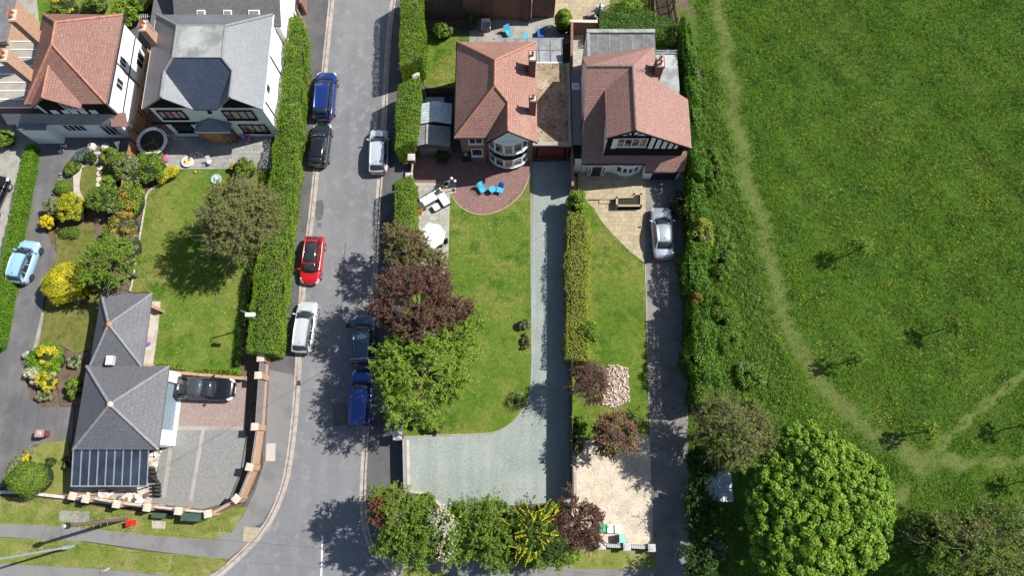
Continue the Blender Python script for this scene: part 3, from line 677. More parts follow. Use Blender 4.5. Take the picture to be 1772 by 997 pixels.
plain('cabinet_green', (.045, .085, .055), .55, vary=.15); plain('post_red', (.62, .012, .012), .4, vary=.05); plain('mesh_black', (.012, .012, .013), .8); plain('pole_wood', (.15, .095, .065), .9, vary=.3, scale=6)
plain('pot_clay', (.50, .28, .14), .85, vary=.2); plain('stone', (.46, .41, .34), .95, vary=.3, scale=5, fine=(20, .75)); plain('stone_pale', (.58, .52, .46), .95, vary=.25, scale=4, fine=(20, .8)); plain('stone_pink', (.50, .41, .34), .95, vary=.25, scale=5)
plain('metal_sheet', (.62, .68, .72), .4, .1, vary=.18, scale=2.5); plain('asbestos', (.27, .27, .255), .9, vary=.2, scale=2); plain('shed_blue', (.40, .50, .56), .5, .1, vary=.12, scale=2)
plain('perspex', (.24, .25, .26), .15, vary=.3, scale=1.2, spec=.6); plain('perspex_warm', (.34, .31, .26), .3, vary=.15, scale=1.0); plain('drain', (.05, .03, .028), .8)
plain('manhole', (.42, .39, .34), .9, vary=.12, scale=5); plain('white_paint', (.72, .72, .72), .8, vary=.12, scale=12)
GREEN = dict(trans=.3)
leafmat('leaf_hedge', (.115, .235, .014), (.17, .31, .022), (.06, .13, .010), trans=.25, patch=[(.45, (.22, .32, .022), .48, .64), (1.5, (.12, .13, .035), .56, .68)])
leafmat('leaf_hedge_dark', (.06, .16, .012), (.11, .24, .02), (.03, .08, .008), trans=.25)
leafmat('leaf_hedge_olive', (.24, .30, .038), (.32, .37, .055), (.12, .18, .02), trans=.25)
leafmat('leaf_lowhedge', (.10, .25, .009), (.16, .33, .014), (.06, .14, .006), trans=.25)
leafmat('leaf_lime', (.17, .29, .035), (.26, .385, .055), (.10, .19, .025), trans=.35)
leafmat('leaf_mid', (.12, .215, .028), (.18, .28, .04), (.06, .12, .018), trans=.3)
leafmat('leaf_chestnut', (.15, .30, .022), (.25, .41, .05), (.07, .16, .015), trans=.3, patch=[(.35, (.11, .24, .02), .5, .66), (.9, (.27, .40, .05), .58, .72)])
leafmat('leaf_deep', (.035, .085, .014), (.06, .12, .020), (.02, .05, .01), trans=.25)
leafmat('leaf_grey', (.21, .26, .14), (.28, .33, .20), (.12, .16, .08), trans=.25)
leafmat('leaf_blue', (.13, .19, .20), (.20, .27, .28), (.07, .11, .10), trans=.2)
leafmat('leaf_brown', (.16, .115, .065), (.23, .17, .095), (.12, .14, .045), trans=.25, f3=.3)
leafmat('leaf_olivebrown', (.15, .19, .055), (.215, .25, .085), (.19, .145, .09), trans=.25, f3=.25)
leafmat('leaf_purple', (.095, .050, .045), (.15, .080, .068), (.11, .085, .045), trans=.2, f3=.14)
leafmat('leaf_pink', (.21, .105, .085), (.29, .17, .13), (.10, .055, .04), trans=.25, f3=.25)
leafmat('leaf_maroon', (.16, .05, .045), (.22, .085, .065), (.12, .10, .05), trans=.2, f3=.2)
leafmat('leaf_gold', (.50, .49, .025), (.66, .61, .05), (.22, .28, .02), trans=.3)
leafmat('leaf_yellow', (.62, .52, .012), (.75, .62, .02), (.40, .38, .02), trans=.3)
leafmat('leaf_goldgreen', (.33, .37, .022), (.44, .46, .035), (.14, .20, .015), trans=.3)
leafmat('leaf_white', (.55, .55, .48), (.68, .68, .62), (.20, .28, .12), trans=.25, f3=.25)
leafmat('leaf_orange', (.42, .24, .04), (.55, .34, .06), (.20, .22, .04), trans=.25, f3=.25)
leafmat('leaf_rust', (.30, .09, .035), (.38, .15, .05), (.14, .14, .03), trans=.25, f3=.25)
leafmat('grass_blade', (.11, .225, .018), (.18, .34, .034), (.19, .21, .06), trans=.3, f3=.08, patch=[(.16, (.12, .245, .024), .45, .72), (.45, (.07, .175, .03), .5, .7), (.11, (.15, .21, .03), .55, .68), (1.7, (.05, .13, .014), .54, .75)])
leafmat('grass_lawn', (.12, .22, .02), (.18, .28, .032), (.26, .26, .08), trans=.3, f3=.10, patch=[(.33, (.27, .27, .075), .48, .62), (.27, (.045, .125, .010), .52, .64), (1.1, (.23, .24, .06), .56, .75)])
leafmat('grass_worn', (.17, .19, .05), (.23, .23, .075), (.10, .14, .03), trans=.3, f3=.2)
leafmat('flower_yellow', (.70, .52, .02), (.80, .66, .03), None, trans=.2); leafmat('flower_white', (.75, .75, .72), (.8, .8, .78), None, trans=.2)
leafmat('nettle', (.09, .20, .018), (.15, .28, .03), (.19, .27, .08), trans=.3, f3=.2)

# ------------------------------------------------------------------ the ground
MB().box(-900, 900, -900, 900, -1.0, -.30).build('ground', 'far_grass', kind='structure')
MB().box(-120, 17.5, -60, 75, -.32, -.02).build('garden_soil', 'soil', kind='structure')

# the meadow east of the hedge: one fine sheet that rolls a little, its trodden paths drawn by wear
PATHS = [([(1236,-40),(1242,0),(1255,80),(1265,150),(1275,220),(1295,310),(1315,380),(1335,450),(1350,520),(1380,590),(1420,660),(1465,705),(1530,765),(1600,795),(1640,800)], .85),
         ([(1850,590),(1772,648),(1705,700),(1650,750),(1605,795),(1570,840),(1545,880)], .42), ([(1560,800),(1640,796),(1700,802),(1772,798),(1850,790)], .5)]
PW = [(smooth_line(gp(l), 5), w_) for l, w_ in PATHS]
def wear(P):
    v = np.zeros(len(P))
    for l, w_ in PW:
        d = seg_dist(P, l)+.22*np.sin(P[:, 0]*2.1+P[:, 1]*1.3)+.15*np.sin(P[:, 1]*4.3-P[:, 0]*3.1); v = np.maximum(v, np.exp(-(d/w_)**2*1.1))
    return v
def hz(x, y): return .05*np.sin(x*.6+1)*np.sin(y*.45)+.04*np.sin(x*1.7+y*1.1)
def meadow():
    st = .3; xs = np.arange(12.6, 75, st); ys = np.arange(-30, 75, st); Xg, Yg = np.meshgrid(xs, ys)
    Z = hz(Xg, Yg)+rng.normal(0, .012, Xg.shape); V = np.stack([Xg, Yg, Z], -1).reshape(-1, 3); nx, ny = len(xs), len(ys)
    i = np.arange((ny-1)*(nx-1)); a = (i//(nx-1))*nx+i % (nx-1); F = np.stack([a, a+1, a+nx+1, a+nx], 1)
    m, nt, b, o = newmat('meadow_turf'); p = pos(nt)
    c = mixc(nt, ramp(nt, noise(nt, p, .22, 5), .35, .65), (.06, .14, .014), (.095, .18, .022))
    c = mixc(nt, ramp(nt, noise(nt, p, 1.4, 5, .7), .45, .7), c, (.085, .10, .025))
    at = N(nt, 'ShaderNodeAttribute', attribute_name='wear')
    mu = N(nt, 'ShaderNodeMath', operation='MULTIPLY'); nt.links.new(ramp(nt, at.outputs['Fac'], .15, .95), mu.inputs[0]); nt.links.new(ramp(nt, noise(nt, p, 5, 5, .8), .2, .55), mu.inputs[1])
    c = mixc(nt, mu.outputs[0], c, mixc(nt, ramp(nt, noise(nt, p, 3.5, 4, .7), .4, .7), (.12, .17, .042), (.21, .205, .085)))
    g = ramp(nt, noise(nt, p, 14, 4, .8), .3, .7); c = mixc(nt, g, mixc(nt, 1., c, (.6, .6, .6), 'MULTIPLY'), c)
    nt.links.new(c, b.inputs['Base Color']); b.inputs['Roughness'].default_value = 1; b.inputs['Specular IOR Level'].default_value = .1
    bump(nt, b, noise(nt, p, 12, 4, .8), 1., .05)
    me = npmesh('meadow', V, F, ['meadow_turf']); at_ = me.attributes.new('wear', 'FLOAT', 'POINT'); at_.data.foreach_set('value', wear(V[:, :2]).astype(np.float32))
    linkmesh('meadow', me, (0, 0, 0), kind='structure')
    # grass: tufts thick away from the path, cropped on it
    reg = gp([(1205,-30),(1840,-30),(1830,1060),(1180,1060),(1195,600),(1215,300)])
    P = scatter(reg, 70); wv = wear(P); keep = rng.random(len(P)) < (1-.8*wv); P = P[keep]; wv = wv[keep]
    cl = np.sin(P[:, 0]*.9+2*np.sin(P[:, 1]*.5))*np.sin(P[:, 1]*.8+1.5*np.sin(P[:, 0]*.45))
    near = P[:, 0] < 24; hsc = (.15+.05*cl+.04*near)*(1-.6*wv)
    P3 = np.column_stack([P, hz(P[:, 0], P[:, 1])-.01]); rep = 3; Pq = np.repeat(P3, rep, 0); Pq[:, :2] += rng.normal(0, .06, (len(Pq), 2))
    V, F = blades(Pq, np.repeat(hsc, rep), .028, lean=.9, hj=.55)
    me = npmesh('grass', V, F, ['grass_blade']); linkmesh('grass', me, (0, 0, 0), kind='stuff', label='long dark green meadow grass in tufts either side of the trodden path', cat='grass')
    # coarse weeds along the foot of the big hedge
    reg = gp([(1215,120),(1258,120),(1285,330),(1330,560),(1380,650),(1350,740),(1215,700),(1225,420)])
    P = scatter(reg, 26); P = P[wear(P) < .2]; k = len(P); cz = rng.uniform(.03, .2, k); C3 = np.column_stack([P, cz])
    me, o = foliage_mesh('undergrowth', C3, rng.uniform(.15, .34, k), 26, .05, ['nettle', 'leaf_grey'], mixf=.02)
    linkmesh('undergrowth', me, o, kind='stuff', label='knee high nettles and bramble between the tall hedge and the meadow', cat='undergrowth')
    # buttercups
    K = 60; cs = np.array(gp([(int(rng.uniform(1290, 1770)), int(rng.uniform(60, 800))) for _ in range(K)]+[(1345,590),(1330,600),(1425,600),(1600,640),(1665,612),(1430,340),(1380,400),(1520,735),(1440,680),(1360,470),(1650,600),(1440,440),(1290,610),(1360,600),(1590,500),(1550,470)]*2))
    P = np.vstack([c+rng.normal(0, rng.uniform(.4, 1.6), (int(rng.integers(4, 34)), 2))*np.array([rng.uniform(.5, 1.6), 1]) for c in cs]); P = P[(wear(P) < .3) & (P[:, 0] > 17)]
    P3 = np.column_stack([P, hz(P[:, 0], P[:, 1])+rng.uniform(.14, .26, len(P))]); V, F = leaf_quads(P3, np.tile([0, 0, 1.], (len(P3), 1)), .026, .9, .3, .6)
    me = npmesh('buttercups', V, F, ['flower_yellow']); linkmesh('buttercups', me, (0, 0, 0), kind='stuff', label='scattered yellow buttercups in the meadow grass', cat='flowers')
meadow()

# roads
MB().box(-140, 12.2, -40, G(0, 985)[1], -.3, 0).build('road', 'asphalt', kind='structure')
KL = [(574,-40),(572,0),(566,60),(560,120),(552,200),(545,300),(534,400),(523,480),(516,600),(510,700),(500,790),(487,850),(462,905),(430,945),(398,975),(372,997),(330,1015)]
KR = [(685,-40),(683,0),(677,39),(672,100),(667,200),(660,305),(653,410),(650,492),(643,600),(636,739),(634,778),(630,861),(636,920),(655,965),(690,1000),(740,1020)]
kl = smooth_line(gp(KL), 4); kr = smooth_line(gp(KR), 4)
MB().prism(kl+kr[::-1], -.3, .004).build('side_street', 'asphalt', kind='structure')
# repaired joint and worn centre dashes
strip(MB(), gp([(598,420),(594,470),(590,560)]), -.03, .03, 0, .0085).build('tar_joint', 'asphalt_walk', kind='structure')
strip(MB(), gp([(558,928),(556,997),(555,1030)]), -.06, .06, 0, .0085).build('centre_line', 'white_paint', kind='structure')
# pavements
slab('left_pavement', [(525,-40),(524,60),(520,200),(505,330),(495,440),(485,560),(470,625),(466,660),(462,760),(455,810),(440,850),(415,885),(400,925),(395,968)]+KL[-3:][::-1]+[], .11, 'asphalt_walk') if False else None
lp = gp([(395,970),(400,925),(420,880),(440,845),(455,805),(452,620),(470,560),(480,440),(490,330),(500,200),(505,60),(508,-40)])
MB().prism(kl[:[i for i, p in enumerate(kl) if p[1] < G(398,975)[1]][0]]+lp, -.3, .10).build('left_pavement', 'asphalt_walk', kind='structure')
rp_ = gp([(705,1000),(700,860),(698,600),(705,400),(712,200),(722,0),(724,-40)])
MB().prism(kr[:[i for i, p in enumerate(kr) if p[1] < G(655,965)[1]][0]]+rp_, -.3, .10).build('right_pavement', 'asphalt_walk', kind='structure')
slab('worn_pavement', [(466,640),(512,650),(508,720),(498,795),(483,852),(455,905),(400,930),(425,885),(442,850),(458,800)], .104, 'footpath_tar')
for nm, k, sgn in (('left_kerb', kl, 1), ('right_kerb', kr, -1)):
    a, b = (0.0, .15) if sgn < 0 else (-.15, .0)
    strip(MB(), k[::2], a, b, -.3, .112).build(nm, 'kerb_stone', kind='structure')
    a, b = (.06, .36) if sgn > 0 else (-.36, -.06)
    strip(MB(), k[::2], a, b, -.3, .0125).build('road_channel', 'kerb_stone', kind='structure')
slab('footpath', [(-30,904),(0,906),(130,912),(250,926),(330,932),(400,922),(425,888),(445,905),(430,940),(395,968),(300,959),(150,938),(0,930),(-30,929)], .108, 'footpath_tar')
slab('cycle_path', [(-30,972),(0,975),(180,984),(250,992),(330,1000),(330,1040),(-30,1040)], .03, 'footpath_tar')
slab('front_verge', [(-30,858),(0,860),(115,866),(130,874),(300,893),(352,902),(400,880),(428,878),(405,918),(370,934),(330,933),(250,927),(130,913),(0,907),(-30,905)], .116, 'verge')
slab('roadside_verge', [(-30,928),(0,931),(100,935),(150,939),(250,956),(300,960),(397,966),(380,988),(345,1000),(250,993),(180,985),(0,976),(-30,973)], .10, 'verge')
slab('south_footpath', [(640,958),(720,968),(900,972),(1190,962),(1190,1040),(690,1040),(650,990)], .106, 'footpath_tar')
slab('south_verge', [(698,984),(740,986),(780,995),(780,1040),(700,1040)], .12, 'verge')
slab('bin_verge', [(960,955),(1030,950),(1135,954),(1135,985),(1000,986),(960,975)], .12, 'verge')
slab('tactile_slab', [(422,912),(452,914),(436,938),(420,938)], .114, 'slabs_buff')
for q in ([(461,768),(477,768),(476,799),(460,798)],):
    slab('manhole_cover', q, .116, 'manhole')
slab('concrete_pad', [(103,884),(155,886),(154,906),(102,903)], .121, 'concrete')
slab('drain_cover', [(263,902),(287,903),(286,916),(263,915)], .125, 'manhole')
slab('tar_patch', [(546,348),(558,346),(560,360),(557,378),(549,381),(544,368)], .0085, 'tar_stain', smooth=True)
slab('tar_patch', [(549,386),(555,385),(556,392),(550,394)], .0085, 'tar_stain', smooth=True)
slab('tar_patch', [(575,700),(600,698),(602,735),(577,738)], .0088, 'asphalt_walk')
slab('road_manhole', [(598,560),(606,560),(606,568),(598,568)], .009, 'drain')
slab('gully_grate', [(514,659),(520,659),(520,668),(513,668)], .018, 'drain')
# left drives and gardens
slab('left_concrete_drive', [(-60,180),(80,180),(75,245),(40,300),(18,430),(0,520),(-60,600)], .06, 'concrete')
slab('tarmac_drive', [(60,238),(225,240),(222,262),(170,262),(132,290),(108,318),(88,360),(78,395),(90,428),(98,440),(82,490),(72,540),(58,600),(45,650),(50,690),(75,706),(128,704),(124,765),(60,770),(28,795),(8,825),(0,850),(-60,860),(-60,640),(-5,620),(20,500),(45,380)], .075, 'drive_tar')
slab('stone_edging', [(72,540),(58,600),(46,640),(56,642),(72,585),(80,545)], .085, 'concrete')
slab('front_lawn', [(95,400),(160,385),(175,500),(172,600),(130,612),(105,598),(66,600),(76,545),(88,480),(98,440)], .09, 'lawn_dry')
slab('round_lawn', [(142,290),(165,282),(200,290),(210,330),(190,350),(150,345),(138,325)], .094, 'lawn_dry', smooth=True)
slab('gravel_path', [(126,300),(150,280),(178,268),(205,285),(170,287),(145,294),(138,325),(145,345),(140,352),(128,345)], .084, 'concrete_pale')
slab('corner_lawn', [(70,768),(118,762),(126,852),(95,858),(45,860),(20,845),(30,800)], .09, 'verge')
slab('flower_bed', [(96,600),(135,612),(140,700),(105,705),(98,660)], .088, 'soil')
slab('patio_slate', [(262,232),(470,228),(468,292),(296,293),(262,285)], .16, 'slabs_slate')
slab('left_lawn', [(310,291),(470,289),(462,350),(445,430),(430,520),(415,645),(300,645),(262,640),(258,505),(226,507),(240,420),(256,335),(285,315),(302,300)], .10, 'lawn_soil')
strip(MB(), smooth_line(gp([(300,300),(284,316),(257,334),(250,370),(240,430),(232,480),(226,505)])), -.07, .07, 0, .15).build('lawn_edging', 'stone', kind='structure')
slab('annex_patio', [(250,520),(278,522),(272,580),(262,645),(245,645)], .14, 'concrete_pale')
slab('pink_block_drive', [(290,652),(428,652),(424,742),(290,740)], .105, 'block_drive')
slab('patterned_drive', [(286,739),(424,741),(425,800),(402,868),(350,882),(262,872),(275,800)], .101, 'pattern_grey')
strip(MB(), gp([(284,741),(422,742)], .1), -.15, .15, 0, .109).build('paving_band', 'concrete', kind='structure')
strip(MB(), gp([(352,742),(340,810),(330,868)], .1), -.14, .14, 0, .1085).build('paving_band', 'concrete', kind='structure')
strip(MB(), gp([(300,742),(292,800),(282,868)], .1), -.16, .16, 0, .1080).build('paving_band', 'concrete', kind='structure')
slab('builders_yard', [(122,842),(262,850),(280,780),(262,776),(255,845),(250,878),(122,862)], .07, 'concrete_pale')
slab('builders_yard', [(122,840),(285,845),(285,884),(122,866)], .072, 'concrete_pale')
# middle plot
slab('rear_lawn', [(733,60),(860,60),(800,140),(792,150),(733,150)], .07, 'lawn_soil')
slab('rear_patio', [(812,30),(985,30),(990,75),(812,75)], .078, 'concrete')
slab('side_yard', [(722,150),(800,150),(800,290),(722,290)], .066, 'asphalt_walk')
slab('block_terrace', [(716,250),(922,250),(922,300),(908,330),(888,350),(862,365),(835,371),(808,365),(790,350),(781,334),(716,318)], .092, 'block_paving')
slab('slab_patio', [(718,316),(789,317),(789,333),(779,335),(776,440),(772,480),(718,480)], .098, 'slabs_grey')
slab('middle_lawn', [(770,320),(922,290),(920,640),(914,690),(897,722),(872,742),(842,751),(760,756),(697,757),(692,560),(700,480),(768,470)], .086, 'lawn_soil')
slab('gravel_drive', [(916,280),(990,278),(992,500),(995,870),(965,880),(800,895),(745,880),(697,860),(696,755),(760,752),(842,748),(872,739),(894,719),(912,690),(918,640)], .075, 'gravel_green')
strip(MB(), smooth_line(gp([(698,757),(760,754),(842,751),(872,742),(895,722),(914,692),(920,640),(920,560),(919,450),(919,280)])), -.05, .05, 0, .115).build('drive_edging', 'concrete', kind='structure')
strip(MB(), smooth_line(gp([(919,296),(906,330),(887,351),(862,366),(835,372),(808,366),(789,350),(780,334)])), -.04, .04, 0, .112).build('terrace_edging', 'slabs_buff', kind='structure')
slab('shrub_bed', [(697,848),(730,853),(752,862),(772,882),(965,870),(1040,900),(1040,960),(640,960),(660,860)], .095, 'soil')
strip(MB(), smooth_line(gp([(700,850),(728,854),(750,864),(772,884)])), -.1, .1, 0, .2).build('curved_kerb', 'concrete_pale', kind='structure')
# right plot
slab('buff_patio', [(992,306),(1118,300),(1116,455),(1092,437),(1060,405),(1040,382),(1027,360),(1012,345),(992,335)], .11, 'slabs_buff')
MB().prism(gp([(1000,290),(1113,290),(1113,320),(1108,345),(1000,345)], .28), 0, .30).build('raised_patio', 'slabs_buff', kind='structure')
MB().prism(gp([(1037,345),(1057,345),(1057,352),(1037,352)], .2), 0, .2).build('patio_step', 'slabs_buff', kind='structure')
slab('right_lawn', [(985,340),(1012,345),(1027,360),(1040,382),(1060,405),(1092,437),(1116,455),(1121,600),(1123,760),(985,760)], .090, 'lawn_soil')
slab('worn_drive', [(1113,300),(1188,300),(1190,560),(1192,1000),(1131,1000),(1124,700),(1119,560),(1115,450)], .082, 'drive_worn')
strip(MB(), gp([(1116,455),(1120,600),(1124,740),(1130,945)]), -.04, .04, 0, .12).build('lawn_edging', 'concrete', kind='structure')
slab('cream_gravel', [(988,775),(1060,745),(1124,755),(1130,950),(1035,950),(988,910)], .100, 'gravel_cream')
slab('side_path', [(985,60),(1010,60),(1004,300),(988,300)], .07, 'slabs_grey')
slab('north_patio', [(958,-30),(1056,-30),(1054,40),(958,40)], .09, 'slabs_buff')
slab('north_lawn', [(1054,-30),(1135,-30),(1135,30),(1054,30)], .08, 'lawn_dry')
slab('north_path', [(1132,-30),(1165,-30),(1165,60),(1132,60)], .075, 'soil')
slab('north_garden', [(60,-40),(262,-40),(262,40),(70,60)], .06, 'lawn_soil')
slab('side_passage', [(215,0),(262,0),(240,240),(225,245)], .064, 'asphalt_walk')
slab('neighbour_yard', [(-60,-40),(75,-40),(70,190),(-60,190)], .055, 'concrete')
# short turf on the lawns
def turf(name, px, dens, label, mat='grass_lawn', z=.09, h=.035, wf=.9):
    P = scatter(gp(px), dens); P3 = np.column_stack([P, np.full(len(P), z)])
    V, F = blades(P3, np.full(len(P3), h), .022, 1., .5); me = npmesh(name, V, F, [mat, 'grass_worn']); 
    f = noise2 = (np.sin(P[:, 0]*1.1+np.sin(P[:, 1]*.9)*2)*np.sin(P[:, 1]*.7+1)+rng.normal(0, .35, len(P))) > wf
    me.polygons.foreach_set('material_index', f.astype(np.int32)); linkmesh(name, me, (0, 0, 0), kind='stuff', label=label, cat='grass')
turf('lawn_grass', [(310,293),(466,291),(430,520),(413,641),(300,641),(262,636),(258,508),(230,505),(258,338),(302,302)], 260, 'mown grass of the wide lawn beside the round brownish tree', z=.1)
turf('lawn_grass', [(780,360),(835,374),(862,368),(917,310),(917,640),(911,690),(892,720),(870,738),(842,747),(700,752),(775,480)], 260, 'mown grass of the lawn beside the grey green gravel drive', z=.086)
turf('lawn_grass', [(1005,350),(1030,370),(1060,408),(1112,456),(1118,600),(1120,740),(1005,745)], 260, 'mown grass of the lawn beside the driveway with the silver saloon', z=.09)
turf('verge_grass', [(0,862),(115,868),(300,895),(400,885),(398,918),(330,930),(250,924),(130,910),(0,904)], 260, 'grass verge below the brick pillar wall', z=.116, h=.05)
turf('verge_grass', [(0,933),(150,941),(250,958),(393,968),(345,995),(250,990),(0,974)], 260, 'grass verge between the footpath and the main road', z=.10, h=.05)
turf('lawn_grass', [(735,62),(830,62),(800,140),(735,148)], 220, 'rough grass of the small back lawn beside the tall clipped hedge', z=.07, h=.05)
def daisies(px, n, label, z=.13):
    P = scatter(gp(px), n); P3 = np.column_stack([P, np.full(len(P), z)]); V, F = leaf_quads(P3, np.tile([0, 0, 1.], (len(P3), 1)), .022, .9, .2)
    linkmesh('daisies', npmesh('daisies', V, F, ['flower_white']), (0, 0, 0), kind='stuff', label=label, cat='flowers')
daisies([(780,360),(917,320),(917,560),(780,560)], 5, 'white daisies in the lawn beside the gravel drive')
daisies([(262,510),(440,520),(413,641),(262,636)], 2.5, 'white daisies in the lower part of the wide lawn')

leafmat('leaf_litter', (.20, .13, .06), (.32, .24, .12), (.12, .18, .04), trans=.1, f3=.3)
def litter(px, n, label, z, sz=.035):
    P = scatter(gp(px), n); P3 = np.column_stack([P, np.full(len(P), z)]); V, F = leaf_quads(P3, np.tile([0, 0, 1.], (len(P3), 1)), sz, .6, .25, .6)
    linkmesh('leaf_litter', npmesh('leaf_litter', V, F, ['leaf_litter']), (0, 0, 0), kind='stuff', label=label, cat='leaf litter')
litter([(620,560),(650,560),(640,760),(634,860),(600,960),(560,900),(590,700)], 3, 'fallen leaves in the road under the roadside trees', .02)
litter([(700,840),(960,840),(960,880),(800,893),(745,878)], 9, 'fallen leaves along the lower edge of the grey green gravel', .09)
litter([(905,560),(925,560),(925,720),(870,752),(860,740),(905,700)], 6, 'fallen leaves where the gravel meets the middle lawn', .1)
litter([(1120,450),(1188,450),(1190,960),(1132,960)], 2.5, 'fallen leaves on the worn driveway', .095)
litter([(505,60),(528,60),(520,330),(500,560),(478,640),(470,620)], 2.5, 'hedge clippings and leaves on the left pavement', .113, .03)
litter([(990,780),(1128,760),(1130,945),(1000,940)], 2, 'fallen leaves on the cream gravel', .115)
# ------------------------------------------------------------------ houses
def gblock(mb, xz, y0, y1):
    """cross-section in x,z run along y"""
    a = sum(xz[i][0]*xz[(i+1) % len(xz)][1]-xz[(i+1) % len(xz)][0]*xz[i][1] for i in range(len(xz)))
    if a < 0: xz = xz[::-1]
    n = len(xz); vs = [(x, y0, z) for x, z in xz]+[(x, y1, z) for x, z in xz]
    fs = [(i, (i+1) % n, n+(i+1) % n, n+i) for i in range(n)]+[tuple(range(n-1, -1, -1)), tuple(range(n, 2*n))]
    mb.add(vs, [f[::-1] for f in fs] ); return mb
def door(parent, p0, p1, z1, mat, name='door', z0=.12, handle=True):
    p0 = Vector(p0); p1 = Vector(p1); L = (p1-p0).length; d = (p1-p0)/L; n = Vector((d.y, -d.x)); rz = math.atan2(d.y, d.x); c = p0+d*L/2
    m = MB(); m.obox((c.x+n.x*.02, c.y+n.y*.02, (z0+z1)/2), (L, .06, z1-z0), rz)
    for k in range(4): q = p0+d*L*(k+.5)/4; m.obox((q.x+n.x*.055, q.y+n.y*.055, (z0+z1)/2), (L/4-.08, .02, (z1-z0)-.2), rz)
    o = m.build(name, mat, parent)
    if handle: q = p0+d*L*.85; h = MB(); h.obox((q.x+n.x*.09, q.y+n.y*.09, 1.05), (.03, .04, .14), rz); h.build('handle', 'chrome', o)
    return o
def gutter(parent, a, b, mat='black_plastic', r=.06):
    MB().tube([a, b], r, 6).build('gutter', mat, parent, uv=False)
def pipe(parent, x, y, z0, z1, mat='black_plastic', r=.045):
    MB().cyl((x, y, z0), (x, y, z1), r, r, 8).build('drainpipe', mat, parent, uv=False)

